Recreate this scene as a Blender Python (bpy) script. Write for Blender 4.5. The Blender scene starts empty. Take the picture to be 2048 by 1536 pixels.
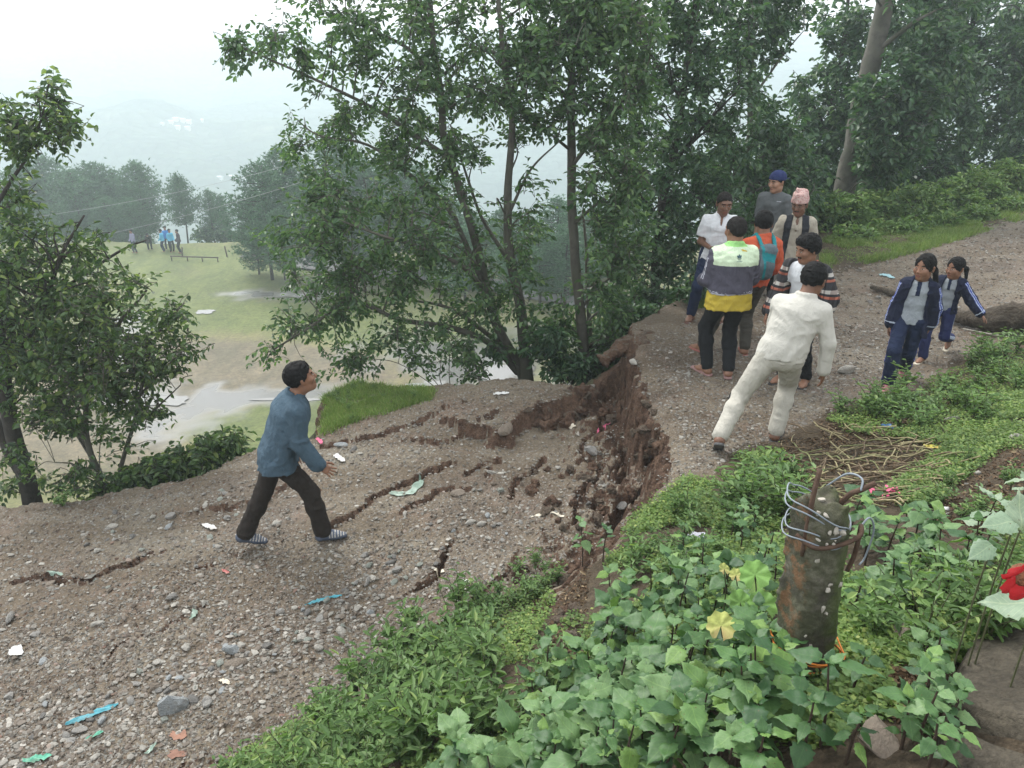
import bpy, bmesh, math, random
import numpy as np
from mathutils import Vector, Matrix, Euler
from mathutils.bvhtree import BVHTree
R = math.radians
scene = bpy.context.scene
COL = scene.collection
rng = np.random.default_rng(7)
random.seed(7)

# ---------------------------------------------------------------- camera
F = 1550.0            # focal length in pixels of a 2048 px wide picture
PITCH = R(23.5)
CAMZ = 3.25
cam_d = bpy.data.cameras.new('camera'); cam = bpy.data.objects.new('camera', cam_d); COL.objects.link(cam)
cam_d.sensor_width = 36.0; cam_d.lens = 36.0 * F / 2048.0
cam_d.clip_start = 0.05; cam_d.clip_end = 6000
cam.location = (0, 0, CAMZ); cam.rotation_euler = (R(90) - PITCH, 0, 0)
scene.camera = cam

# ---------------------------------------------------------------- overcast sky, soft sun, exposure
world = bpy.data.worlds.new('World'); scene.world = world; world.use_nodes = True
nt = world.node_tree; nt.nodes.clear()
SUN_EL, SUN_AZ = R(52), R(-35)
wo = nt.nodes.new('ShaderNodeOutputWorld'); bg = nt.nodes.new('ShaderNodeBackground')
sky = nt.nodes.new('ShaderNodeTexSky'); sky.sky_type = 'NISHITA'; sky.sun_disc = False
sky.sun_elevation = SUN_EL; sky.sun_rotation = SUN_AZ
sky.air_density = 1.0; sky.dust_density = 3.0; sky.ozone_density = 1.0
hs = nt.nodes.new('ShaderNodeHueSaturation'); hs.inputs['Saturation'].default_value = 0.25
mx = nt.nodes.new('ShaderNodeMix'); mx.data_type = 'RGBA'; mx.inputs[0].default_value = 0.6
mx.inputs[7].default_value = (8.6, 8.9, 9.2, 1)      # an even overcast layer over the clear sky
nt.links.new(sky.outputs[0], hs.inputs['Color']); nt.links.new(hs.outputs[0], mx.inputs[6])
nt.links.new(mx.outputs[2], bg.inputs[0]); bg.inputs[1].default_value = 0.125
nt.links.new(bg.outputs[0], wo.inputs[0])
sun_d = bpy.data.lights.new('sun', 'SUN'); sun = bpy.data.objects.new('sun', sun_d); COL.objects.link(sun)
sun_d.energy = 1.5; sun_d.angle = R(25); sun_d.color = (1.0, 0.97, 0.92)
# the sun stands behind the haze ahead and to the left
sd = Vector((math.sin(SUN_AZ) * math.cos(SUN_EL), math.cos(SUN_AZ) * math.cos(SUN_EL), math.sin(SUN_EL)))
sun.rotation_euler = sd.to_track_quat('Z', 'Y').to_euler()
scene.view_settings.view_transform = 'Standard'; scene.view_settings.look = 'None'
scene.view_settings.exposure = 1.08; scene.view_settings.gamma = 1.0
scene.view_settings.use_curve_mapping = False
scene.render.engine = 'CYCLES'
cy = scene.cycles
cy.max_bounces = 6; cy.diffuse_bounces = 3; cy.glossy_bounces = 2; cy.transmission_bounces = 3
cy.transparent_max_bounces = 6; cy.volume_bounces = 2
cy.use_denoising = True
cy.caustics_reflective = False; cy.caustics_refractive = False
cy.sample_clamp_indirect = 6.0

# ---------------------------------------------------------------- pixel <-> world
FW = np.array([0, math.cos(PITCH), -math.sin(PITCH)]); UP = np.array([0, math.sin(PITCH), math.cos(PITCH)])
def ray(px, py):
    return np.array([(px - 1024) / F, 0, 0]) + FW + UP * ((768 - py) / F)
def Pz(px, py, z):
    d = ray(px, py); t = (z - CAMZ) / d[2]
    return np.array([d[0] * t, d[1] * t, z])
def Pd(px, py, dist):
    """point on the pixel's ray whose distance along +Y is dist"""
    d = ray(px, py); t = dist / d[1]
    return np.array([d[0] * t, dist, CAMZ + d[2] * t])
def proj(p):
    p = np.asarray(p, float); q = p - np.array([0, 0, CAMZ])
    w = q @ FW
    return np.stack([1024 + F * q[..., 0] / w, 768 - F * (q @ UP) / w], -1)

# ---------------------------------------------------------------- noise
def _h(ix, iy, iz, seed):
    n = (ix * 374761393 + iy * 668265263 + iz * 2147483647 + seed * 1274126177) & 0xffffffff
    n = ((n ^ (n >> 13)) * 1274126177) & 0xffffffff
    n = n ^ (n >> 16)
    return (n & 0xffff) / 65535.0
def vn3(x, y, z, seed=0):
    x = np.asarray(x, float); y = np.asarray(y, float) + 0 * x; z = np.asarray(z, float) + 0 * x
    ix, iy, iz = np.floor(x).astype(np.int64), np.floor(y).astype(np.int64), np.floor(z).astype(np.int64)
    fx, fy, fz = x - ix, y - iy, z - iz
    fx, fy, fz = fx*fx*(3-2*fx), fy*fy*(3-2*fy), fz*fz*(3-2*fz)
    r = 0
    for a in (0, 1):
        wa = fx if a else 1 - fx
        for b in (0, 1):
            wb = fy if b else 1 - fy
            for c in (0, 1):
                wc = fz if c else 1 - fz
                r = r + wa * wb * wc * _h(ix + a, iy + b, iz + c, seed)
    return r * 2 - 1
def vn2(x, y, seed=0):
    x = np.asarray(x, float); y = np.asarray(y, float)
    ix, iy = np.floor(x).astype(np.int64), np.floor(y).astype(np.int64)
    fx, fy = x - ix, y - iy
    fx, fy = fx*fx*(3-2*fx), fy*fy*(3-2*fy)
    r = (1-fx)*(1-fy)*_h(ix, iy, 0, seed) + fx*(1-fy)*_h(ix+1, iy, 0, seed) + (1-fx)*fy*_h(ix, iy+1, 0, seed) + fx*fy*_h(ix+1, iy+1, 0, seed)
    return r * 2 - 1
def fbm2(x, y, oct=4, seed=0):
    s = 0; a = 1.0; f = 1.0
    for i in range(oct):
        s = s + a * vn2(x * f + 17.3 * i, y * f - 9.1 * i, seed + i); a *= 0.5; f *= 2.03
    return s

# ---------------------------------------------------------------- mesh and object helpers
def mesh_np(name, verts, faces, smooth=True, mats=(), mi=None):
    """faces: an (n,3) or (n,4) array, or a list of such arrays"""
    me = bpy.data.meshes.new(name)
    verts = np.ascontiguousarray(verts, np.float32)
    fl = faces if isinstance(faces, list) else [faces]
    fl = [np.asarray(f, np.int32) for f in fl if len(f)]
    me.vertices.add(len(verts)); me.vertices.foreach_set('co', verts.ravel())
    if fl:
        idx = np.concatenate([f.ravel() for f in fl]); tot = np.concatenate([np.full(len(f), f.shape[1], np.int32) for f in fl])
        st = np.concatenate([[0], np.cumsum(tot)[:-1]]).astype(np.int32)
        me.loops.add(len(idx)); me.loops.foreach_set('vertex_index', idx)
        me.polygons.add(len(tot)); me.polygons.foreach_set('loop_start', st)
        try: me.polygons.foreach_set('loop_total', tot)
        except Exception: pass
        me.polygons.foreach_set('use_smooth', np.full(len(tot), smooth, bool))
        if mi is not None: me.polygons.foreach_set('material_index', np.asarray(mi, np.int32))
    for m in mats: me.materials.append(m)
    me.update(calc_edges=True)
    return me
def link(name, me, parent=None, loc=None, label=None, cat=None, group=None, kind=None):
    o = bpy.data.objects.new(name, me); COL.objects.link(o)
    if parent is not None: o.parent = parent
    if loc is not None: o.location = loc
    return tag(o, label, cat, group, kind)
def tag(o, label=None, cat=None, group=None, kind=None):
    if label: o['label'] = label
    if cat: o['category'] = cat
    if group: o['group'] = group
    if kind: o['kind'] = kind
    return o
def empty(name, loc=(0, 0, 0), rz=0.0, label=None, cat=None, group=None):
    o = bpy.data.objects.new(name, None); COL.objects.link(o); o.location = loc; o.rotation_euler = (0, 0, rz)
    o.empty_display_size = 0.1
    return tag(o, label, cat, group)
class MB:
    """collects arrays of geometry into one mesh"""
    def __init__(s): s.v = []; s.f = {3: [], 4: []}; s.m = {3: [], 4: []}; s.n = 0
    def add(s, v, f, m=0):
        v = np.asarray(v, float); f = np.asarray(f, int)
        s.v.append(v); k = f.shape[1]; s.f[k].append(f + s.n); s.m[k].append(np.full(len(f), m)); s.n += len(v)
    def mesh(s, name, mats, smooth=True, origin=None):
        v = np.concatenate(s.v)
        if origin is not None: v = v - np.asarray(origin)
        fl, ml = [], []
        for k in (3, 4):
            if s.f[k]: fl.append(np.concatenate(s.f[k])); ml.append(np.concatenate(s.m[k]))
        return mesh_np(name, v, fl, smooth, mats, np.concatenate(ml))
def tube(pts, rad, n=8, cap=True, wob=0.0, seed=0):
    """tapered tube along a polyline -> verts, quads"""
    pts = np.asarray(pts, float); k = len(pts)
    rad = np.full(k, rad) if np.isscalar(rad) else np.asarray(rad, float)
    tan = np.gradient(pts, axis=0); tan /= np.linalg.norm(tan, axis=1)[:, None] + 1e-9
    up = np.array([0.13, 0.21, 0.97]) if abs(tan[0][2]) < 0.9 else np.array([1.0, 0.1, 0.05])
    u = np.cross(tan[0], up); u /= np.linalg.norm(u)
    vs = []
    a = np.linspace(0, 2 * np.pi, n, endpoint=False)
    for i in range(k):
        u = u - tan[i] * np.dot(u, tan[i]); u /= np.linalg.norm(u) + 1e-9
        w = np.cross(tan[i], u)
        rr = rad[i] * (1 + (wob * vn2(a * 1.3 + 5, np.full(n, i * 0.7 + seed), seed) if wob else 0))
        vs.append(pts[i] + np.outer(np.cos(a) * rr, u) + np.outer(np.sin(a) * rr, w))
    v = np.concatenate(vs)
    i, j = np.meshgrid(np.arange(k - 1), np.arange(n), indexing='ij'); j2 = (j + 1) % n
    f = np.stack([i * n + j, i * n + j2, (i + 1) * n + j2, (i + 1) * n + j], -1).reshape(-1, 4)
    if cap:
        v = np.concatenate([v, pts[:1], pts[-1:]]); c0, c1 = k * n, k * n + 1
        jj = np.arange(n); j2 = (jj + 1) % n
        f = np.concatenate([f, np.stack([j2, jj, np.full(n, c0), np.full(n, c0)], -1)[:0]])
        t = np.concatenate([np.stack([j2, jj, np.full(n, c0)], -1), np.stack([(k-1)*n + jj, (k-1)*n + j2, np.full(n, c1)], -1)])
        return v, f, t
    return v, f, np.zeros((0, 3), int)
def add_tube(mb, pts, rad, n=8, m=0, **k):
    v, f, t = tube(pts, rad, n, **k); b = mb.n
    mb.add(v, f, m)
    if len(t): mb.f[3].append(t + b); mb.m[3].append(np.full(len(t), m))
def smooth_line(pts, n=4):
    """Catmull-Rom through the points, n samples a span"""
    p = np.asarray(pts, float); q = np.concatenate([[2*p[0]-p[1]], p, [2*p[-1]-p[-2]]]); out = []
    for i in range(len(p) - 1):
        a, b, c, d = q[i], q[i+1], q[i+2], q[i+3]
        for t in np.arange(n) / n:
            out.append(0.5 * ((2*b) + (-a+c)*t + (2*a-5*b+4*c-d)*t*t + (-a+3*b-3*c+d)*t**3))
    out.append(p[-1]); return np.array(out)

# ---------------------------------------------------------------- materials
def new_mat(name):
    m = bpy.data.materials.new(name); m.use_nodes = True; t = m.node_tree
    b = t.nodes['Principled BSDF']
    return m, t, b
def nd(t, typ, **k):
    n = t.nodes.new(typ)
    for a, v in k.items():
        if a.startswith('_'): n.inputs[a[1:].replace('_', ' ')].default_value = v
        else: setattr(n, a, v)
    return n
def ramp(t, src, stops, interp='LINEAR'):
    r = t.nodes.new('ShaderNodeValToRGB'); r.color_ramp.interpolation = interp
    e = r.color_ramp.elements
    while len(e) < len(stops): e.new(0.5)
    for x, (p, c) in zip(e, stops): x.position = p; x.color = (*c, 1) if len(c) == 3 else c
    t.links.new(src, r.inputs[0]); return r.outputs[0]
def mixc(t, fac, a, b, blend='MIX'):
    m = t.nodes.new('ShaderNodeMix'); m.data_type = 'RGBA'; m.blend_type = blend
    for i, v in ((0, fac), (6, a), (7, b)):
        if hasattr(v, 'is_linked') or isinstance(v, bpy.types.NodeSocket): t.links.new(v, m.inputs[i])
        else: m.inputs[i].default_value = v if i == 0 else ((*v, 1) if len(v) == 3 else v)
    return m.outputs[2]
def bump(t, b, h, strength=0.5, dist=0.01, prev=None):
    n = nd(t, 'ShaderNodeBump'); n.inputs['Strength'].default_value = strength; n.inputs['Distance'].default_value = dist
    t.links.new(h, n.inputs['Height'])
    if prev is not None: t.links.new(prev, n.inputs['Normal'])
    t.links.new(n.outputs[0], b.inputs['Normal']); return n.outputs[0]
def noise(t, scale, detail=4, rough=0.55, vec=None, dist=0.0):
    n = nd(t, 'ShaderNodeTexNoise'); n.inputs['Scale'].default_value = scale; n.inputs['Detail'].default_value = detail
    n.inputs['Roughness'].default_value = rough; n.inputs['Distortion'].default_value = dist
    if vec is not None: t.links.new(vec, n.inputs['Vector'])
    return n.outputs[0]
def voro(t, scale, out='Distance', vec=None, feat='F1', rnd=1.0):
    n = nd(t, 'ShaderNodeTexVoronoi'); n.feature = feat; n.inputs['Scale'].default_value = scale; n.inputs['Randomness'].default_value = rnd
    if vec is not None: t.links.new(vec, n.inputs['Vector'])
    return n.outputs[out]
def objco(t): return nd(t, 'ShaderNodeTexCoord').outputs['Object']
def geopos(t): return nd(t, 'ShaderNodeNewGeometry').outputs['Position']
MATS = {}
def plain(name, col, rough=0.8, var=0.12, scale=30.0, bmp=0.0, bscale=80.0, spec=0.3, metallic=0.0, dirt=None, fold=0.0):
    if name in MATS: return MATS[name]
    m, t, b = new_mat(name); v = objco(t)
    c = np.array(col)
    n = noise(t, scale, 4, 0.6, v)
    cc = ramp(t, n, [(0.3, tuple(c * (1 - var))), (0.7, tuple(np.minimum(c * (1 + var), 0.95)))])
    if dirt is not None:
        n2 = noise(t, scale * 0.25, 5, 0.7, v)
        f = ramp(t, n2, [(0.48, (0, 0, 0)), (0.7, (1, 1, 1))])
        cc = mixc(t, f, cc, dirt)
    t.links.new(cc, b.inputs['Base Color'])
    b.inputs['Roughness'].default_value = rough; b.inputs['Specular IOR Level'].default_value = spec; b.inputs['Metallic'].default_value = metallic
    pv = bump(t, b, noise(t, bscale, 5, 0.6, v), 0.6, bmp) if bmp else None
    if fold:
        mp = nd(t, 'ShaderNodeMapping'); mp.inputs['Rotation'].default_value = (.5, .3, .4); mp.inputs['Scale'].default_value = (1.6, 1.6, .8); t.links.new(v, mp.inputs[0])
        bump(t, b, noise(t, 11, 4, .6, mp.outputs[0], 2.2), .9, fold, pv)
    MATS[name] = m; return m
def leaf_mat(name, c1, c2, c3=None, rough=0.5, trans=0.25, island=True, vein=False, spec=0.4):
    if name in MATS: return MATS[name]
    m, t, b = new_mat(name)
    if island: rnd = nd(t, 'ShaderNodeNewGeometry').outputs['Random Per Island']
    else: rnd = nd(t, 'ShaderNodeObjectInfo').outputs['Random']
    stops = [(0.0, c1), (0.8, c2)] + ([(1.0, c3)] if c3 else [])
    cc = ramp(t, rnd, stops)
    n = noise(t, 2.5 if island else 25.0, 3, 0.6, geopos(t) if island else objco(t))
    cc = mixc(t, ramp(t, n, [(0.35, (0.72, 0.72, 0.72)), (0.65, (1.2, 1.2, 1.2))]), (0, 0, 0), cc, 'MIX') if False else mixc(t, 1.0, cc, ramp(t, n, [(0.3, (0.7, 0.72, 0.7)), (0.7, (1.25, 1.22, 1.2))]), 'MULTIPLY')
    t.links.new(cc, b.inputs['Base Color']); b.inputs['Roughness'].default_value = rough; b.inputs['Specular IOR Level'].default_value = spec
    if trans > 0:
        tr = nd(t, 'ShaderNodeBsdfTranslucent'); g = mixc(t, 1.0, cc, (1.1, 1.3, 0.5), 'MULTIPLY'); t.links.new(g, tr.inputs[0])
        ms = nd(t, 'ShaderNodeMixShader'); ms.inputs[0].default_value = trans
        t.links.new(b.outputs[0], ms.inputs[1]); t.links.new(tr.outputs[0], ms.inputs[2])
        t.links.new(ms.outputs[0], t.nodes['Material Output'].inputs[0])
    MATS[name] = m; return m
# ================================================================ the lie of the land
CA = [(1450,745,0),(1400,640,0),(1780,768,-.02),(2040,600,.05),(2048,430,.2),(1600,560,0),(1800,480,.08),(1300,720,0),(1350,900,0),(1600,850,0),
 (1300,1010,.03),(1500,920,.05),(1400,1000,.15),(1250,1080,.0),(1650,820,.03),(2040,700,.12),(1850,790,.12),(2040,850,.55),(1750,950,.25),(1560,980,.22),
 (1700,1050,.45),(1900,950,.55),(2040,1000,.85),(1800,1150,.8),(1610,1330,1.0),(1400,1150,.42),(1250,1200,.22),(1400,1350,.7),(1250,1400,.45),(1100,1400,.2),
 (1100,1536,.38),(1400,1536,.95),(1700,1500,1.2),(1900,1350,1.28),(2048,1200,1.28),(2048,1536,1.5),(900,1400,-.25),(800,1536,-.2),(1000,1300,-.18),
 (700,1400,-.7),(500,1536,-.8),(1100,1180,-.2),(1280,650,0),(1200,690,0),(1400,560,0)]
CB = [(590,1075,-.77),(0,1536,-1.05),(0,1200,-1.1),(0,1020,-1.2),(400,1500,-.95),(250,1100,-1.0),(380,960,-1.0),(650,890,-.8),(800,1000,-.68),(870,800,-.5),
 (1050,765,-.36),(1000,850,-.5),(1000,1000,-.62),(1100,1100,-.58),(1100,900,-.62),(1200,850,-.6),(1220,950,-.55),(1250,1000,-.5),(1150,1150,-.6),
 (900,1200,-.76),(700,1300,-.86),(1200,780,-.6),(1250,780,-.65),(1000,1300,-.55),(700,1450,-.85)]
def tps_fit(C, extra=()):
    P = np.array([Pz(*c) for c in C] + [list(e) for e in extra]); X = P[:, :2]; z = P[:, 2]; n = len(X)
    d = np.linalg.norm(X[:, None] - X[None], axis=-1); K = d * d * np.log(d + 1e-6) + np.eye(n) * 0.25
    Q = np.c_[np.ones(n), X]; A = np.zeros((n + 3, n + 3)); A[:n, :n] = K; A[:n, n:] = Q; A[n:, :n] = Q.T
    w = np.linalg.solve(A, np.r_[z, 0, 0, 0]); return X, w
def tps(fit, x, y):
    X, w = fit; r = w[-3] + w[-2] * x + w[-1] * y
    for (a, b), ww in zip(X, w):
        d2 = (x - a) ** 2 + (y - b) ** 2; r = r + ww * 0.5 * d2 * np.log(d2 + 1e-12)
    return r
FA = tps_fit(CA, [(-1.5, 0.5, .3), (0, -.5, 1.7), (2, 0, 1.75), (5, 1, 1.9), (-3, 1, -.3), (7, 4, 1.6), (12, 9, 1.6), (16, 18, .9), (20, 12, 2.0), (14, 30, .3),(4,24,-.6)])
FB = tps_fit(CB, [(-6, 3, -1.2), (-8, 6, -1.5), (-3, 1, -1.0), (0, 13, -.6), (-6, 12, -1.3)])

OUTER = [Pz(-900, 1300, -1.5), Pz(-300, 1110, -1.35), Pz(0, 1015, -1.2), Pz(200, 990, -1.12), Pz(380, 958, -1.0), Pz(520, 900, -.92), Pz(640, 880, -.82), Pz(650, 800, -.8),
         Pz(700, 770, -.7), Pz(860, 778, -.52), Pz(960, 770, -.45), Pz(1060, 752, -.36), Pz(1110, 760, -.4), Pz(1180, 790, -.6), Pz(1235, 775, -.6), Pz(1266, 730, -.3), Pz(1272, 690, 0), Pz(1268, 655, 0), Pz(1300, 632, 0), Pz(1375, 592, 0),
         Pz(1400, 545, 0), Pz(1500, 480, 0), Pz(1640, 440, 0), Pz(1800, 400, .05), Pz(2048, 350, .2), Pz(2500, 320, .3)]
OUTER = np.array(OUTER)[:, :2]
SCARP = [Pz(1100, 640, 0), Pz(1262, 660, 0), Pz(1270, 705, 0), Pz(1285, 760, 0), Pz(1300, 812, 0), Pz(1338, 870, 0), Pz(1338, 930, 0), Pz(1308, 988, 0), Pz(1265, 1030, 0), Pz(1238, 1066, -.02), Pz(1190, 1112, -.08),
         Pz(1140, 1170, -.18), Pz(1090, 1230, -.2), Pz(960, 1300, -.3), Pz(820, 1370, -.5), Pz(600, 1470, -.8), Pz(440, 1536, -.85), Pz(150, 1680, -1.0)]
SCARP = np.array(SCARP)[:, :2]
INNER = np.array([Pz(1265, 1030, 0), Pz(1310, 1000, .02), Pz(1400, 955, .05), Pz(1480, 900, .03), Pz(1560, 880, .03), Pz(1650, 830, .04), Pz(1730, 790, .05), Pz(1850, 765, .1),
         Pz(1910, 715, .1), Pz(2048, 670, .12), Pz(2500, 640, .3)])[:, :2]
def seg_dist(x, y, line, closed=False):
    d = np.full(np.shape(x), 1e9)
    n = len(line)
    for i in range(n if closed else n - 1):
        a, b = line[i], line[(i + 1) % n]; ab = b - a
        t = np.clip(((x - a[0]) * ab[0] + (y - a[1]) * ab[1]) / (ab @ ab + 1e-12), 0, 1)
        d = np.minimum(d, np.hypot(x - a[0] - t * ab[0], y - a[1] - t * ab[1]))
    return d
def inside(x, y, poly):
    r = np.zeros(np.shape(x), bool); n = len(poly)
    for i in range(n):
        a, b = poly[i], poly[(i + 1) % n]
        if a[1] == b[1]: continue
        c = ((a[1] > y) != (b[1] > y)) & (x < (b[0] - a[0]) * (y - a[1]) / (b[1] - a[1]) + a[0])
        r ^= c
    return r
PLAT = np.concatenate([OUTER, [[60, 30], [60, -30], [-60, -30], [-60, 0]]])
SLUMP = np.concatenate([SCARP[::-1], [[1.0, 30], [-60, 30], [-60, -20]]])
BANKR = np.concatenate([INNER, [[60, 10], [60, -30], [-8, -30]], SCARP[:8:-1]])
# a second, inner step: the block between the crevice and the outer edge stands higher
BLOCK = np.array([Pz(985, 852, -.5), Pz(1040, 828, -.5), Pz(1085, 800, -.45), Pz(1130, 785, -.42), Pz(1178, 770, -.4), Pz(1185, 700, -.4), Pz(900, 700, -.4), Pz(700, 790, -.6), Pz(870, 840, -.55)])[:, :2]
CRACKS_PX = [
 ([(0,1066),(60,1072),(140,1086),(160,1080),(215,1060),(300,1045)], .03, .10),
 ([(380,965),(440,962),(520,968),(560,945)], .025, .08),
 ([(650,1030),(720,1000),(780,962),(840,940),(900,925)], .035, .12),
 ([(800,1003),(850,985),(880,968),(935,978)], .035, .12),
 ([(645,865),(700,862),(760,862),(810,856)], .05, .16),
 ([(800,880),(860,885),(930,860),(1000,840)], .02, .06),
 ([(840,845),(875,836),(915,828)], .025, .08),
 ([(935,945),(985,910),(1000,905),(975,950)], .04, .10),
 ([(1020,1000),(1035,965),(1060,945),(1085,915)], .04, .12),
 ([(1165,930),(1172,900),(1175,880)], .04, .12),
 ([(1165,1020),(1180,985),(1195,960),(1200,935)], .05, .16),
 ([(1235,990),(1230,950),(1240,930)], .05, .15),
 ([(1140,1060),(1150,1020),(1160,1000)], .06, .15),
 ([(830,1142),(860,1120),(885,1085),(900,1070)], .05, .14),
 ([(740,1285),(800,1255),(860,1225),(960,1175),(1010,1140),(1030,1110)], .03, .10),
 ([(560,1040),(520,1050),(440,1070),(330,1090)], .02, .06),
 ([(150,1250),(260,1200),(330,1170),(400,1140)], .02, .05),
 ([(1180,1030),(1215,1010),(1250,960),(1240,900),(1205,860)], .08, .18),
 ([(1200,1100),(1240,1040),(1290,990),(1320,930),(1312,880),(1275,810),(1240,790)], .12, .22),
 ([(1290,760),(1265,720),(1235,720)], .20, .45),
]
CRACKS = []
for pts, w, d in CRACKS_PX:
    q = np.array([Pz(a, b, -.6)[:2] for a, b in pts]); q = smooth_line(np.c_[q, np.zeros(len(q))], 3)[:, :2]
    q = q + np.c_[vn2(q[:, 0] * 6, q[:, 1] * 6, 3), vn2(q[:, 0] * 6, q[:, 1] * 6, 4)] * 0.035
    CRACKS.append((q, w, d))
FIELD_Z = -10.0
def smoothstep(a, b, x):
    t = np.clip((x - a) / (b - a), 0, 1); return t * t * (3 - 2 * t)
def ground(x, y, detail=True):
    x = np.asarray(x, float); y = np.asarray(y, float)
    wx = x + 0.05 * fbm2(x * 4, y * 4, 3, 11) + .02 * vn2(x * 17, y * 17, 5); wy = y + 0.05 * fbm2(x * 4, y * 4, 3, 12) + .02 * vn2(x * 17, y * 17, 6)
    A = tps(FA, x, y); B = np.clip(tps(FB, x, y), -1.9, 0)
    A = np.clip(A, -1.4, 2.6)
    # inner block step
    ins = inside(wx, wy, BLOCK); db = seg_dist(wx, wy, BLOCK[:6])
    B = B - 0.17 * (1 - smoothstep(.12, .9, db)) * smoothstep(0, .13, db + .05 * fbm2(x * 9, y * 9, 3, 16)) * (~ins) * (seg_dist(wx, wy, BLOCK[:5]) < 1.1)
    sl = inside(wx, wy, SLUMP)
    ds = seg_dist(wx, wy, SCARP)
    # rubble along the foot of the scarp
    rub = smoothstep(4.2, 5.2, y) * (0.10 * np.abs(fbm2(x * 3.3, y * 3.3, 4, 21)) + .05 * fbm2(x * 11, y * 11, 3, 22)) * np.exp(-((ds - .35) / .55) ** 2)
    B = B + np.where(sl, rub, 0)
    k_ = smoothstep(0.0, .20, ds + .07 * fbm2(x * 9, y * 9, 3, 14)); z = np.where(sl, A + (B - A) * k_, A)
    z = z + np.where(sl & (k_ < 1), .05 * fbm2(x * 14, y * 14, 3, 15) * k_, 0)
    # soft lip: the last hand's breadth before the drop sags
    z = np.where(sl, z, z - 0.03 * np.exp(-(ds / .06) ** 2) * (A - B > .15))
    # cracks
    for q, w, d in CRACKS:
        m = (x > q[:, 0].min() - .5) & (x < q[:, 0].max() + .5) & (y > q[:, 1].min() - .5) & (y < q[:, 1].max() + .5)
        if not m.any(): continue
        dd = seg_dist(wx[m] if wx.ndim else wx, wy[m] if wy.ndim else wy, q)
        j = np.argmin([(x[m] - a_) ** 2 + (y[m] - b_) ** 2 for a_, b_ in q[:-1]], axis=0); ab_ = q[j + 1] - q[j]; sgn = np.sign(ab_[:, 0] * (y[m] - q[j, 1]) - ab_[:, 1] * (x[m] - q[j, 0]))
        if d > .05 and d < .2: z[m] = z[m] + sgn * .016 * np.exp(-dd / .16)
        c = d * np.clip(1 - dd / (.40 * w * (1 + .5 * vn2(x[m] * 5, y[m] * 5, 9))), 0, 1) ** 0.6
        zz = z[m] - c * (sl[m] | (d < .2)); z[m] = zz
    # tracks and unevenness of the road
    z = z + .025 * fbm2(x * 1.1, y * 1.1, 3, 31) * 1.0
    if detail: z = z + .009 * fbm2(x * 9, y * 9, 4, 41) + np.where(sl, .012, .004) * vn2(x * 26, y * 26, 45)
    # beyond the outer edge the hillside drops to the playing field
    inp = inside(wx, wy, PLAT); do = seg_dist(wx, wy, OUTER)
    rightness = smoothstep(3.0, 9.0, x)
    steep = 0.9 * (1 - rightness) + 0.28 * rightness
    drop = (0.35 * smoothstep(0, .12, do) * (1 - rightness) + do * steep) + .25 * (1 - np.exp(-do)) * fbm2(x * .7, y * .7, 3, 51)
    z = np.where(inp, z, z - drop)
    return np.maximum(z, FIELD_Z - 0.6)
def gz(x, y):
    return float(ground(np.array([float(x)]), np.array([float(y)]), False)[0])
def on_ground(px, py, z0=0.0):
    """where the pixel's ray meets the ground near height z0"""
    d = ray(px, py); z = z0
    for _ in range(12):
        t = (z - CAMZ) / d[2]; zn = gz(d[0] * t, d[1] * t)
        if abs(zn - z) < .003: break
        z = z + (zn - z) * .7
    return np.array([d[0] * t, d[1] * t, zn])

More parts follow.
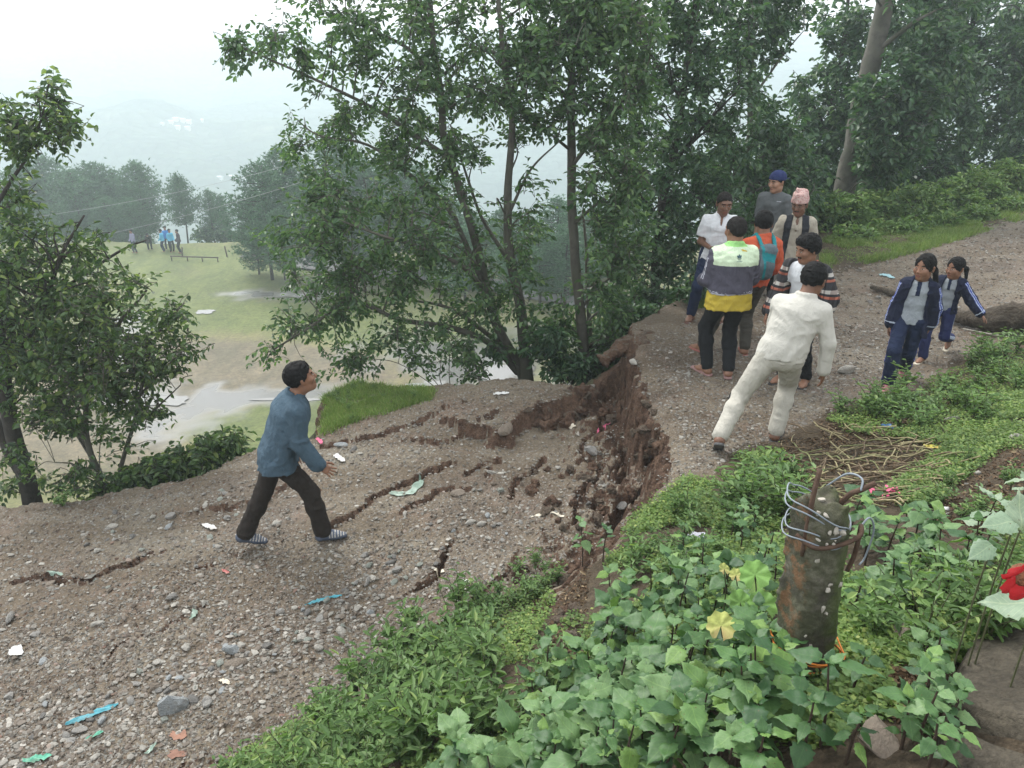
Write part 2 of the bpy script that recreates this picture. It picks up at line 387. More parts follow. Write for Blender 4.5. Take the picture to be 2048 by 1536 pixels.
def m_road():
    m, t, b = new_mat('gravel_road'); v = geopos(t)
    big = noise(t, 0.9, 5, .6, v)
    base = ramp(t, big, [(0.30, (.095, .070, .048)), (0.5, (.148, .119, .086)), (0.70, (.18, .158, .124))])
    mp = nd(t, 'ShaderNodeMapping'); mp.inputs['Rotation'].default_value = (0, 0, -.62); mp.inputs['Scale'].default_value = (.35, 1.9, 1); t.links.new(v, mp.inputs[0])
    trk = ramp(t, noise(t, 1.1, 5, .62, mp.outputs[0], .4), [(.42, (0, 0, 0)), (.58, (1, 1, 1))])
    base = mixc(t, trk, mixc(t, 1, base, (.72, .67, .61), 'MULTIPLY'), mixc(t, 1, base, (1.0, 1.0, .98), 'MULTIPLY'))
    red = ramp(t, noise(t, 1.7, 4, .65, v, .6), [(0.55, (0, 0, 0)), (0.72, (1, 1, 1))])
    base = mixc(t, red, base, (.155, .11, .08))
    fine = noise(t, 38, 6, .72, v)
    base = mixc(t, .8, base, ramp(t, fine, [(0.3, (.45, .44, .42)), (0.5, (.95, .95, .95)), (0.72, (1.6, 1.58, 1.5))]), 'MULTIPLY')
    # pebbles of two sizes pressed into the surface
    for sc, thr, bri in ((26, .30, 1.0), (58, .34, .9)):
        d = voro(t, sc, 'Distance', v); c = voro(t, sc, 'Color', v)
        sel = ramp(t, d, [(thr - .1, (1, 1, 1)), (thr + .06, (0, 0, 0))])
        bw = nd(t, 'ShaderNodeSeparateColor'); t.links.new(c, bw.inputs[0])
        pick = ramp(t, bw.outputs[1], [(.42, (0, 0, 0)), (.5, (1, 1, 1))])
        mm = nd(t, 'ShaderNodeMath', operation='MULTIPLY'); t.links.new(sel, mm.inputs[0]); t.links.new(pick, mm.inputs[1])
        pc = ramp(t, bw.outputs[0], [(0, (.10*bri, .085*bri, .07*bri)), (.5, (.20*bri, .19*bri, .17*bri)), (.85, (.27*bri, .26*bri, .235*bri)), (1, (.33*bri, .31*bri, .28*bri))])
        m2 = nd(t, 'ShaderNodeMath', operation='MULTIPLY'); t.links.new(mm.outputs[0], m2.inputs[0]); t.links.new(ramp(t, trk, [(0, (.45, .45, .45)), (1, (1, 1, 1))]), m2.inputs[1])
        base = mixc(t, m2.outputs[0], base, pc)
    t.links.new(base, b.inputs['Base Color'])
    t.links.new(ramp(t, big, [(0.3, (.45, .45, .45)), (.6, (.8, .8, .8))]), b.inputs['Roughness'])
    b.inputs['Specular IOR Level'].default_value = .3
    n = bump(t, b, voro(t, 26, 'Distance', v), .9, -.012)
    n = bump(t, b, voro(t, 58, 'Distance', v), .8, -.006, n)
    bump(t, b, noise(t, 120, 4, .7, v), .8, .004, n)
    return m
def m_soil(name, c0, c1, c2, sc=9):
    m, t, b = new_mat(name); v = geopos(t)
    n1 = noise(t, sc, 7, .72, v, .4)
    c = ramp(t, n1, [(0.3, c0), (.5, c1), (.72, c2)])
    c = mixc(t, .7, c, ramp(t, noise(t, 60, 5, .7, v), [(.3, (.5, .5, .5)), (.7, (1.5, 1.45, 1.4))]), 'MULTIPLY')
    t.links.new(c, b.inputs['Base Color']); b.inputs['Roughness'].default_value = .92; b.inputs['Specular IOR Level'].default_value = .2
    n = bump(t, b, noise(t, sc * 1.6, 7, .75, v), 1.0, .05)
    bump(t, b, voro(t, 34, 'Distance', v), .8, -.012, n)
    return m
M_ROAD = m_road()
M_SCARP = m_soil('broken_red_earth', (.055, .035, .026), (.112, .070, .049), (.185, .124, .086))
M_BANK = m_soil('bank_soil', (.05, .04, .028), (.085, .066, .045), (.14, .11, .075), 7)
M_SLOPE = m_soil('slope_soil', (.03, .035, .02), (.06, .06, .035), (.09, .085, .05), 3)

def build_near_ground():
    # columns fan out from the camera, rows grow with distance: about four photo pixels a cell
    u = np.concatenate([np.linspace(-3.2, -.98, 36)[:-1], np.linspace(-.98, .98, 600), np.linspace(.98, 3.2, 36)[1:]])
    pyv = np.concatenate([np.linspace(3400, 1660, 14)[:-1], np.linspace(1660, 560, 330), np.linspace(557, 330, 46)])
    yv = []
    for p in pyv:
        a = PITCH + math.atan((p - 768) / F); yv.append(4.0 / math.tan(min(a, R(84))))
    yv = np.array(yv); yv = np.concatenate([[-9, -5, -2.5, -1, -.3], np.sort(yv)]) if False else np.sort(yv)
    U, Y = np.meshgrid(u, yv, indexing='ij'); X = U * (np.abs(Y) + .12)
    Z = ground(X, Y)
    nu, nv = U.shape
    V = np.stack([X, Y, Z], -1).reshape(-1, 3)
    i, j = np.meshgrid(np.arange(nu - 1), np.arange(nv - 1), indexing='ij')
    q = np.stack([i * nv + j, (i + 1) * nv + j, (i + 1) * nv + j + 1, i * nv + j + 1], -1).reshape(-1, 4)
    c = V[q].mean(1)
    a = V[q[:, 1]] - V[q[:, 0]]; b = V[q[:, 3]] - V[q[:, 0]]; nrm = np.cross(a, b); nz = np.abs(nrm[:, 2]) / (np.linalg.norm(nrm, axis=1) + 1e-12)
    wx = c[:, 0] + .05 * fbm2(c[:, 0] * 4, c[:, 1] * 4, 3, 11); wy = c[:, 1] + .05 * fbm2(c[:, 0] * 4, c[:, 1] * 4, 3, 12)
    plat = inside(wx, wy, PLAT); bank = inside(wx + .1 * vn2(wx * 3, wy * 3, 8), wy + .12 * vn2(wx * 3, wy * 3, 88), BANKR); sl = inside(wx, wy, SLUMP)
    # grass verge on the outer side of the upper road
    vg = np.array([Pz(1395, 600, 0), Pz(1500, 560, 0), Pz(1660, 545, 0), Pz(1800, 510, .05), Pz(1900, 482, .1), Pz(2048, 430, .2), Pz(2500, 400, .3), Pz(2500, 200, .3), Pz(1390, 400, 0)])[:, :2]
    verge = inside(wx, wy, vg) & plat
    wall = (nz < .72)
    ds = seg_dist(c[:, 0], c[:, 1], SCARP[:13]); dsl = inside(wx, wy, SLUMP)
    raw = dsl & (ds < .42 + .25 * vn2(c[:, 0] * 3, c[:, 1] * 3, 77)) & (c[:, 1] > 4.6)
    def part(name, mask, mats, mi):
        f = q[mask]; used, inv = np.unique(f, return_inverse=True)
        me = mesh_np(name, V[used], inv.reshape(f.shape), True, mats, mi[mask] if mi is not None else None)
        return link(name, me, kind='structure')
    mi_r = (wall | (raw & (fbm2(c[:, 0] * 2.2, c[:, 1] * 2.2, 3, 71) > .02))).astype(int)
    isroad = plat & ~verge & (~bank | (sl & (c[:, 1] > 2)))
    part('road', isroad, [M_ROAD, M_SCARP], mi_r)
    part('bank', plat & ~verge & ~isroad, [M_BANK, M_SCARP], (wall & (c[:, 1] > 3)).astype(int))
    part('verge', verge, [M_BANK], None)
    part('slope', ~plat & (c[:, 2] > FIELD_Z - .3), [M_SLOPE, M_SCARP], (seg_dist(c[:, 0], c[:, 1], OUTER[8:20]) < .5).astype(int))
build_near_ground()
# the terrace the photographer stands on, behind and beside the camera
def build_terrace():
    xs = np.linspace(-16, 20, 50); ys = np.linspace(-12, .42, 30)
    X, Y = np.meshgrid(xs, ys, indexing='ij'); Z = ground(X, Y, False)
    # it meets the fan of the near ground under the frame
    V = np.stack([X, Y, Z - .01], -1).reshape(-1, 3); nu, nv = X.shape
    i, j = np.meshgrid(np.arange(nu - 1), np.arange(nv - 1), indexing='ij')
    q = np.stack([i * nv + j, (i + 1) * nv + j, (i + 1) * nv + j + 1, i * nv + j + 1], -1).reshape(-1, 4)
    link('terrace', mesh_np('terrace', V, q, True, [M_BANK]), kind='structure')
build_terrace()

# ---------------------------------------------------------------- playing field, valley and far hillside
def m_field():
    m, t, b = new_mat('playing_field'); v = geopos(t)
    at = nd(t, 'ShaderNodeAttribute'); at.attribute_name = 'cover'
    sp = nd(t, 'ShaderNodeSeparateColor'); t.links.new(at.outputs['Color'], sp.inputs[0])
    n = noise(t, .35, 6, .65, v); n2 = noise(t, 1.3, 9, .75, v)
    mud = ramp(t, n2, [(.3, (.105, .09, .06)), (.7, (.165, .145, .10))])
    dry = ramp(t, n, [(.3, (.115, .12, .05)), (.7, (.155, .145, .07))])
    grs = ramp(t, n2, [(.3, (.07, .098, .026)), (.7, (.12, .142, .046))])
    sm = nd(t, 'ShaderNodeMath', operation='ADD'); t.links.new(sp.outputs[0], sm.inputs[0])
    nn = nd(t, 'ShaderNodeMath', operation='MULTIPLY_ADD'); nn.inputs[1].default_value = 1.1; nn.inputs[2].default_value = -.55; t.links.new(n2, nn.inputs[0]); t.links.new(nn.outputs[0], sm.inputs[1])
    f1 = ramp(t, sm.outputs[0], [(.2, (0, 0, 0)), (.5, (1, 1, 1))]); f2 = ramp(t, sm.outputs[0], [(.5, (0, 0, 0)), (.85, (1, 1, 1))])
    c = mixc(t, f1, mud, dry); c = mixc(t, f2, c, grs)
    c = mixc(t, .75, c, ramp(t, noise(t, 5.5, 8, .8, v, .6), [(.34, (.5, .52, .5)), (.5, (1, 1, 1)), (.66, (1.55, 1.5, 1.4))]), 'MULTIPLY')
    mpf = nd(t, 'ShaderNodeMapping'); mpf.inputs['Scale'].default_value = (1, .35, 1); t.links.new(v, mpf.inputs[0])
    c = mixc(t, .6, c, ramp(t, noise(t, .55, 6, .75, mpf.outputs[0], 1.0), [(.36, (.62, .66, .6)), (.6, (1.35, 1.25, 1.2))]), 'MULTIPLY')
    wet = sp.outputs[1]
    c = mixc(t, wet, c, (.13, .13, .12))
    t.links.new(c, b.inputs['Base Color'])
    t.links.new(ramp(t, wet, [(.2, (.9, .9, .9)), (.9, (.22, .22, .22))]), b.inputs['Roughness'])
    bump(t, b, n2, .3, .05)
    return m
def build_field():
    xs = np.linspace(-60, 45, 260); ys = np.linspace(12, 66, 180)
    X, Y = np.meshgrid(xs, ys, indexing='ij')
    Z = np.full(X.shape, FIELD_Z) + .02 * fbm2(X * .25, Y * .25, 3, 61)
    edge = 59.0 + .9 * fbm2(X * .12, Y * 0, 2, 62) - .06 * np.maximum(X + 8, 0)      # far rim, then the ground falls into the valley
    Z = Z - np.maximum(Y - edge + 2, 0) * .8 + .12 * np.exp(-((Y - edge + 2) / 2.2) ** 2)
    pp = proj(np.stack([X, Y, Z], -1).reshape(-1, 3)).reshape(*X.shape, 2); px, py = pp[..., 0], pp[..., 1]
    def blob(cx, cy, rx, ry): return np.exp(-(((px - cx) / rx) ** 2 + ((py - cy) / ry) ** 2))
    g = .62 * np.ones(X.shape)
    g = g + .5 * blob(430, 610, 240, 60) + .45 * blob(520, 545, 150, 30) + .4 * blob(300, 530, 200, 40) - .55 * blob(385, 545, 60, 22) - .5 * blob(540, 590, 60, 18)
    g = g - .95 * blob(480, 740, 330, 60) - .8 * blob(160, 880, 320, 70) - .5 * blob(560, 690, 200, 40) - .7 * blob(330, 790, 230, 70) + .95 * blob(470, 860, 170, 45) + .8 * blob(620, 830, 150, 60) + .7 * blob(700, 680, 300, 40)
    g = g - .4 * blob(180, 575, 100, 25)
    wet = .95 * blob(430, 795, 150, 22) + .7 * blob(320, 840, 110, 30) + .8 * blob(580, 790, 120, 14) + .8 * blob(560, 590, 90, 10) + 1.1 * blob(960, 735, 190, 60) + .6 * blob(270, 690, 90, 50) + .5 * blob(350, 880, 70, 20)
    wet = np.clip(wet + .6 * fbm2(X * 1.1, Y * .8, 4, 63) * (wet > .08), 0, 1)
    nu, nv = X.shape; V = np.stack([X, Y, Z], -1).reshape(-1, 3)
    i, j = np.meshgrid(np.arange(nu - 1), np.arange(nv - 1), indexing='ij')
    q = np.stack([i * nv + j, (i + 1) * nv + j, (i + 1) * nv + j + 1, i * nv + j + 1], -1).reshape(-1, 4)
    me = mesh_np('field', V, q, True, [m_field()])
    ca = me.color_attributes.new('cover', 'FLOAT_COLOR', 'POINT')
    ca.data.foreach_set('color', np.stack([np.clip(g, 0, 1), wet, g * 0, g * 0 + 1], -1).reshape(-1).astype(np.float32))
    link('field', me, kind='structure')
build_field()
def water_mat():
    m, t, b = new_mat('puddle_water'); b.inputs['Base Color'].default_value = (.16, .155, .14, 1); b.inputs['Roughness'].default_value = .06
    b.inputs['Specular IOR Level'].default_value = .9; bump(t, b, noise(t, 9, 2, .5, geopos(t)), .05, .01); return m
M_WATER = water_mat()
def puddle(px, py, rx, ry, seed):
    c = Pz(px, py, FIELD_Z); ex = Pz(px + rx, py, FIELD_Z)[0] - c[0]; ey = abs(Pz(px, py - ry, FIELD_Z)[1] - c[1])
    a = np.linspace(0, 2 * np.pi, 40, endpoint=False); r = 1 + .38 * vn2(np.cos(a) * 1.6 + seed, np.sin(a) * 1.6, seed) + .15 * vn2(np.cos(a) * 5 + seed, np.sin(a) * 5, seed)
    v = np.c_[c[0] + np.cos(a) * r * ex, c[1] + np.sin(a) * r * ey, np.full(40, FIELD_Z + .035)]
    v = np.r_[v, [[c[0], c[1], FIELD_Z + .035]]]; k = np.arange(40)
    f = np.c_[k, (k + 1) % 40, np.full(40, 40)]
    link('puddle', mesh_np('puddle', v, f, False, [M_WATER]), kind='structure')
for i, a in enumerate([(182, 548, 16, 4), (255, 640, 30, 7), (330, 803, 46, 9), (575, 800, 60, 6), (1010, 745, 70, 18), (700, 822, 30, 8), (880, 770, 60, 8), (1150, 775, 40, 14), (250, 795, 40, 14), (410, 625, 18, 4), (280, 690, 30, 12)]): puddle(*a, i + 3)

def m_hill():
    m, t, b = new_mat('far_wooded_hillside'); v = geopos(t)
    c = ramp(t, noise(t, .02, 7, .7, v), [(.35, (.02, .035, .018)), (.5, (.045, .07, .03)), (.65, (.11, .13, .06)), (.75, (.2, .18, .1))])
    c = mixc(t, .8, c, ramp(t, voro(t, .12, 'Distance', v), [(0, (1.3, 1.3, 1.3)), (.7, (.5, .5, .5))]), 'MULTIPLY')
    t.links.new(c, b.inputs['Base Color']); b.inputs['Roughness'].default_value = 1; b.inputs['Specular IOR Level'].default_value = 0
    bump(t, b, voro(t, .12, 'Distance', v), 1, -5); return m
def build_hills():
    xs = np.linspace(-900, 900, 220); ys = np.concatenate([np.linspace(56, 200, 40)[:-1], np.linspace(200, 1000, 160)])
    X, Y = np.meshgrid(xs, ys, indexing='ij')
    valley = -14 - (Y - 60) * .62
    rise = -120 + (Y - 240) * .235 + 22 * fbm2(X * .004, Y * .004, 4, 81) + 6 * fbm2(X * .02, Y * .02, 4, 82) + np.maximum(X - 60, 0) * .05 - np.maximum(-X - 100, 0) * .02
    Z = np.maximum(valley, rise); Z = Z + 5 * np.exp(-np.abs(valley - rise) / 20)
    # contour terraces
    Z = Z - .8 * np.sin(Z * .9) * (Y > 260)
    Z = np.minimum(Z, 14)
    nu, nv = X.shape; V = np.stack([X, Y, Z], -1).reshape(-1, 3)
    i, j = np.meshgrid(np.arange(nu - 1), np.arange(nv - 1), indexing='ij')
    q = np.stack([i * nv + j, (i + 1) * nv + j, (i + 1) * nv + j + 1, i * nv + j + 1], -1).reshape(-1, 4)
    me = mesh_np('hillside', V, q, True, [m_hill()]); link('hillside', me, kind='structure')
    return BVHTree.FromPolygons([tuple(v) for v in V], [tuple(int(k) for k in f) for f in q])
HILL = build_hills()
def hill_hit(px, py):
    d = Vector(ray(px, py)).normalized(); h = HILL.ray_cast(Vector((0, 0, CAMZ)), d, 3000)
    return h[0]
def haze():
    mb = MB(); x0, x1, y0, y1, z0, z1 = -1000, 1000, -40, 1100, -230, 16
    v = [(x, y, z) for z in (z0, z1) for y in (y0, y1) for x in (x0, x1)]
    f = [(0, 2, 3, 1), (4, 5, 7, 6), (0, 1, 5, 4), (2, 6, 7, 3), (0, 4, 6, 2), (1, 3, 7, 5)]
    m = bpy.data.materials.new('haze_air'); m.use_nodes = True; t = m.node_tree; t.nodes.clear()
    o = t.nodes.new('ShaderNodeOutputMaterial'); p = t.nodes.new('ShaderNodeVolumePrincipled')
    p.inputs['Color'].default_value = (.75, .85, .885, 1); p.inputs['Density'].default_value = 0.0024; p.inputs['Anisotropy'].default_value = 0.35
    t.links.new(p.outputs[0], o.inputs['Volume'])
    link('haze', mesh_np('haze', v, np.array(f), False, [m]), kind='stuff')
haze()
# ================================================================ trees
def unit(v): return v / (np.linalg.norm(v, axis=-1, keepdims=True) + 1e-9)
def leaves_geo(pos, d, nrm, L, W, fold=.25):
    """six-vertex folded leaf blades"""
    n = len(pos); d = unit(d); s = unit(np.cross(d, nrm)); nn = unit(np.cross(s, d))
    L = np.broadcast_to(L, (n,))[:, None]; W = np.broadcast_to(W, (n,))[:, None]
    up = nn * W * fold; dr = -nn * L * .12
    v = np.stack([pos, pos + d*L*.28 - s*W*.42 + up, pos + d*L*.66 - s*W*.40 + up + dr*.5, pos + d*L + dr, pos + d*L*.66 + s*W*.40 + up + dr*.5, pos + d*L*.28 + s*W*.42 + up], 1)
    b = (np.arange(n) * 6)[:, None]
    f = np.concatenate([b + [0, 3, 2, 1], b + [0, 5, 4, 3]])
    return v.reshape(-1, 3), f
def twigs_geo(a, b, r0, r1, sag=0.0):
    """many three-sided twigs from a to b, bent once"""
    n = len(a); m = (a + b) / 2; m[:, 2] += sag
    m = m + rng.normal(0, .04, m.shape) * np.linalg.norm(b - a, axis=1)[:, None]
    d = unit(b - a); u = unit(np.cross(d, [0.2, .1, .97])); w = np.cross(d, u); vs = []
    for p, r in ((a, r0), (m, (np.asarray(r0) + r1) / 2), (b, r1)):
        r = np.broadcast_to(r, (n,))[:, None]
        for k in range(3):
            t = k * 2.0944; vs.append(p + u * np.cos(t) * r + w * np.sin(t) * r)
    v = np.stack(vs, 1).reshape(-1, 3); base = (np.arange(n) * 9)[:, None]; f = []
    for s in (0, 3):
        for k in range(3): f.append(base + [s + k, s + (k + 1) % 3, s + 3 + (k + 1) % 3, s + 3 + k])
    return v, np.concatenate(f)
M_BARK = plain('grey_bark', (.115, .108, .09), .9, .45, 6, .02, 24, dirt=(.05, .06, .035))
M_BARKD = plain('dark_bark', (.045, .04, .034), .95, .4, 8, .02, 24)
M_BARKP = plain('pale_bark', (.115, .108, .09), .9, .35, 5, .02, 20, dirt=(.07, .075, .05))
LEAFA = leaf_mat('alder_leaves', (.036, .080, .036), (.105, .19, .080), (.18, .27, .11), rough=.38, trans=.35, spec=.5)
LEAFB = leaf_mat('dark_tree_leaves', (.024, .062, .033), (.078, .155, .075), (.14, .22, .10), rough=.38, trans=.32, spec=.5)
LEAFC = leaf_mat('left_tree_leaves', (.030, .066, .025), (.105, .175, .058), (.24, .30, .10), rough=.38, trans=.35, spec=.5)
NEEDLE = leaf_mat('pine_needles', (.045, .11, .06), (.09, .19, .095), None, rough=.6, trans=.1, spec=.3)
def make_tree(name, label, stems, blobs, n_leaf, L=.115, mat=None, bark=None, group=None, cat='tree', nsub=60, spray=.42, per=12, droop=.35, ground_base=True, dens_edge=1.0, twig=True):
    """stems: [(points [(px, py, dist)], r0, r1)]; blobs: [(px, py, rx, ry, dist, depth, weight)] in photo pixels at their distance"""
    mat = mat or LEAFA; bark = bark or M_BARK
    skel = []; tb = MB(); base = None
    for k, (pts, r0, r1) in enumerate(stems):
        p = np.array([Pd(*q) for q in pts])
        if k == 0 and ground_base:
            z = gz(p[0, 0], p[0, 1]); p = np.r_[[[p[0, 0], p[0, 1], min(z, p[0, 2]) - .15]], p] if z < p[0, 2] - .05 else p
            base = np.array([p[0, 0], p[0, 1], p[0, 2]])
        s = smooth_line(p, 6); s = s + np.c_[vn2(s[:, 2] * 1.5, s[:, 0] + k * 7, 3), vn2(s[:, 2] * 1.5, s[:, 0] + k * 7, 4), 0 * s[:, 0]] * min(.035, r0)
        t = np.linspace(0, 1, len(s)); rr = r0 + (r1 - r0) * t ** .8
        if k == 0: rr = rr * (1 + .35 * np.exp(-t * 18))
        add_tube(tb, s, rr, 10 if r0 > .05 else 6, wob=.10, seed=k)
        skel.append(np.c_[s, rr])
    if base is None: base = np.array([skel[0][0, 0], skel[0][0, 1], skel[0][0, 2]])
    SK = np.concatenate(skel)
    # sub-branches to sampled centres of the crown
    w = np.array([b[6] * b[2] * b[3] for b in blobs]); w = w / w.sum()
    def sample(n):
        k = rng.choice(len(blobs), n, p=w); B = np.array([b[:6] for b in blobs], float)[k]
        a = rng.uniform(0, 2 * np.pi, n); r = np.sqrt(rng.uniform(0, 1, n)) * (1 + .12 * rng.normal(size=n))
        px = B[:, 0] + np.cos(a) * r * B[:, 2]; py = B[:, 1] + np.sin(a) * r * B[:, 3]; dd = B[:, 4] + rng.uniform(-1, 1, n) * B[:, 5]
        dv = np.stack([(px - 1024) / F, np.ones(n), np.zeros(n)], 1) * 0 + ((px - 1024) / F)[:, None] * np.array([1, 0, 0]) + FW + UP * ((768 - py) / F)[:, None]
        return np.array([0, 0, CAMZ]) + dv * (dd / dv[:, 1])[:, None]
    sub = sample(nsub)
    D = np.linalg.norm(sub[:, None] - SK[None, :, :3], axis=-1) + .35 * np.maximum(SK[None, :, 2] - sub[:, None, 2] + .3, 0) * 2
    at = D.argmin(1); subline = []
    for c, k in zip(sub, at):
        a = SK[k, :3]; l = np.linalg.norm(c - a); m = (a + c) / 2 + np.array([0, 0, .10 * l]) + rng.normal(0, .06 * l, 3)
        s = smooth_line([a, m, c], 5); r = min(SK[k, 3] * .6, .008 + .011 * l)
        add_tube(tb, s, np.linspace(r, .005, len(s)), 5, cap=False); subline.append(s)
    SL = np.concatenate(subline + [SK[SK[:, 3] < .05][:, :3]])
    ns = max(4, int(n_leaf / per)); c = sample(ns)
    # pull sprays towards branch ends so the crown clumps and leaves gaps
    D = ((c[:, None] - sub[None]) ** 2).sum(-1); near = sub[D.argmin(1)]; pull = rng.uniform(.0, .78, ns)[:, None] ** 1.0
    c = c + (near - c) * pull
    D = ((c[:, None].astype(np.float32) - SL[None].astype(np.float32)) ** 2).sum(-1); a0 = SL[D.argmin(1)]
    out = unit(c - a0 + rng.normal(0, .1, c.shape)); out[:, 2] -= droop * .5; out = unit(out + rng.normal(0, .25, c.shape))
    sl = spray * rng.uniform(.6, 1.25, ns); tip = c + out * sl[:, None] * .5; st = c - out * sl[:, None] * .5
    far = np.linalg.norm(a0 - st, axis=1); ok = far < 1.6
    v, f = twigs_geo(a0[ok], st[ok], .006, .0035, .02); tb.add(v, f)
    v, f = twigs_geo(st, tip, .0035, .0015); tb.add(v, f)
    k = np.repeat(np.arange(ns), per); t = np.tile(np.linspace(.05, 1, per), ns)
    pos = st[k] + (tip - st)[k] * t[:, None]; n = len(pos)
    side = unit(np.cross(out[k], [0, 0, 1.0])); sg = np.where(np.arange(n) % 2, 1, -1)[:, None]
    d = out[k] * .55 + side * sg * .9 + rng.normal(0, .4, (n, 3)); d[:, 2] -= droop
    nr = np.array([0, 0, 1.0]) + rng.normal(0, .55, (n, 3))
    LL = L * rng.uniform(.55, 1.2, n); pos = pos + unit(d) * LL[:, None] * .15
    v, f = leaves_geo(pos, d, nr, LL, LL * .58)
    root = empty(name, base, label=label, cat=cat, group=group)
    link('trunk', tb.mesh('trunk', [bark], True, base), root)
    link('crown', mesh_np('crown', v - base, f, False, [mat]), root)
    return root

# the multi-stemmed alder on the slope below the cracked road
A = 10.6
make_tree('alder_tree', 'many-stemmed leafy tree rising behind the broken road edge, its stems spreading to the left', [
 ([(1045,775,A),(1030,720,A),(990,640,A),(962,540,A+.1),(930,400,A+.1),(890,270,A),(872,130,A-.1),(860,-60,A-.2),(850,-300,A)], .10, .03),
 ([(1060,775,A-.1),(1045,650,A-.1),(1022,520,A-.2),(1015,400,A-.3),(1025,250,A-.4),(1000,80,A-.5),(990,-150,A-.5)], .10, .02),
 ([(1035,745,A),(985,690,A-.2),(900,655,A-.4),(800,640,A-.6),(700,605,A-.8),(620,655,A-1.0),(545,700,A-1.1)], .06, .012),
 ([(1022,700,A),(940,640,A+.2),(880,610,A+.4),(760,590,A+.6),(690,560,A+.7)], .045, .010),
 ([(965,560,A),(900,420,A+.1),(820,350,A+.3),(740,290,A+.4),(640,270,A+.5),(590,235,A+.6)], .045, .008),
 ([(905,320,A),(820,265,A-.2),(760,225,A-.2),(640,165,A-.4),(540,120,A-.5),(450,80,A-.6)], .04, .007),
 ([(880,200,A),(830,110,A-.1),(740,60,A-.2),(640,20,A-.2)], .035, .008),
 ([(1015,520,A),(960,430,A+.4),(925,330,A+.6),(900,250,A+.7)], .035, .01),
 ([(1020,420,A-.3),(1060,340,A-.4),(1120,280,A-.5)], .025, .008),
 ([(1050,770,A-.2),(1000,768,A-.5),(950,780,A-.7),(890,790,A-.9)], .028, .01),
 ([(985,600,A),(930,540,A-.6),(850,500,A-.9),(760,470,A-1.2),(680,440,A-1.4)], .04, .01),
], [
 (540,110,110,45,A-.4,.5,.75),(470,120,35,45,A-.5,.3,.8),(640,70,120,65,A-.3,.8,1.0),(770,60,120,80,A-.3,1,1.15),(900,70,110,90,A-.2,1,1.25),(690,170,110,60,A-.2,.8,1.05),
 (620,270,75,55,A+.3,.6,.9),(740,270,110,60,A+.2,.9,1.0),(830,190,110,80,A,1,1.2),(860,320,110,70,A,1,1.1),(960,230,85,110,A,1,1.2),(1040,150,70,110,A-.4,.8,1.25),
 (600,330,50,40,A+.3,.5,.7),(720,380,110,60,A-.3,1,1.1),(620,430,80,60,A-.8,.8,1.1),(560,470,60,50,A-.8,.7,.9),(760,460,150,75,A-.4,1.2,1.35),(900,450,110,80,A,1.2,1.2),
 (640,550,100,50,A-.6,.8,1.25),(780,560,150,60,A-.3,1,1.5),(920,570,110,70,A,1,1.3),(610,645,70,40,A-.9,.5,.85),(545,690,50,40,A-1.1,.4,.7),(720,650,110,55,A-.6,.7,1.2),
 (840,700,120,50,A-.5,.7,1.25),(680,735,80,35,A-.8,.5,.9),(950,670,80,60,A-.3,.7,1.0),(1040,560,60,80,A-.2,.7,.9),(1060,420,60,70,A-.3,.7,.8),(940,750,70,30,A-.5,.5,.6),
 (850,-120,260,90,A,1.2,.5),(700,-30,160,50,A,1,.6),(985,-30,120,60,A,1,.9)], 22000, L=.09, nsub=170)
B_ = 10.4
make_tree('alder_tree', 'tall straight single-trunked tree standing just left of the overhanging red earth', [
 ([(1172,790,B_),(1164,700,B_),(1152,560,B_),(1146,420,B_),(1140,260,B_),(1140,100,B_),(1136,-100,B_),(1130,-350,B_)], .088, .035),
 ([(1190,740,B_+.3),(1180,620,B_+.4),(1172,500,B_+.5),(1165,420,B_+.6)], .05, .015),
 ([(1143,330,B_),(1200,260,B_-.3),(1262,180,B_-.5),(1300,120,B_-.6)], .03, .008), ([(1140,200,B_),(1080,130,B_-.3),(1040,60,B_-.4)], .03, .008),
 ([(1148,450,B_),(1210,400,B_-.4),(1270,370,B_-.6)], .026, .008), ([(1158,620,B_),(1215,560,B_-.3),(1275,540,B_-.4)], .026, .008), ([(1140,120,B_),(1200,40,B_),(1280,-20,B_)], .03, .01),
 ([(1142,300,B_),(1090,260,B_-.4),(1040,240,B_-.6)], .022, .007),
], [(1140,40,110,70,B_,.9,1.4),(1240,60,90,70,B_-.2,.9,1.3),(1075,120,60,70,B_-.3,.7,1.1),(1225,170,90,60,B_-.4,.8,1.3),(1085,250,50,50,B_-.4,.5,.8),(1240,270,80,60,B_-.4,.8,1.25),
    (1220,370,70,55,B_-.4,.7,1.2),(1250,460,70,60,B_-.4,.7,1.2),(1215,550,60,60,B_-.3,.6,1.1),(1100,640,60,50,B_,.6,1.0),(1225,650,50,50,B_-.2,.5,1.0),(1110,720,60,35,B_,.5,.9),(1180,690,50,60,B_+.5,.5,.9),
    (1180,-60,170,70,B_,1,.7)], 13500, L=.098, nsub=90, bark=M_BARKP)
C_ = 12.6
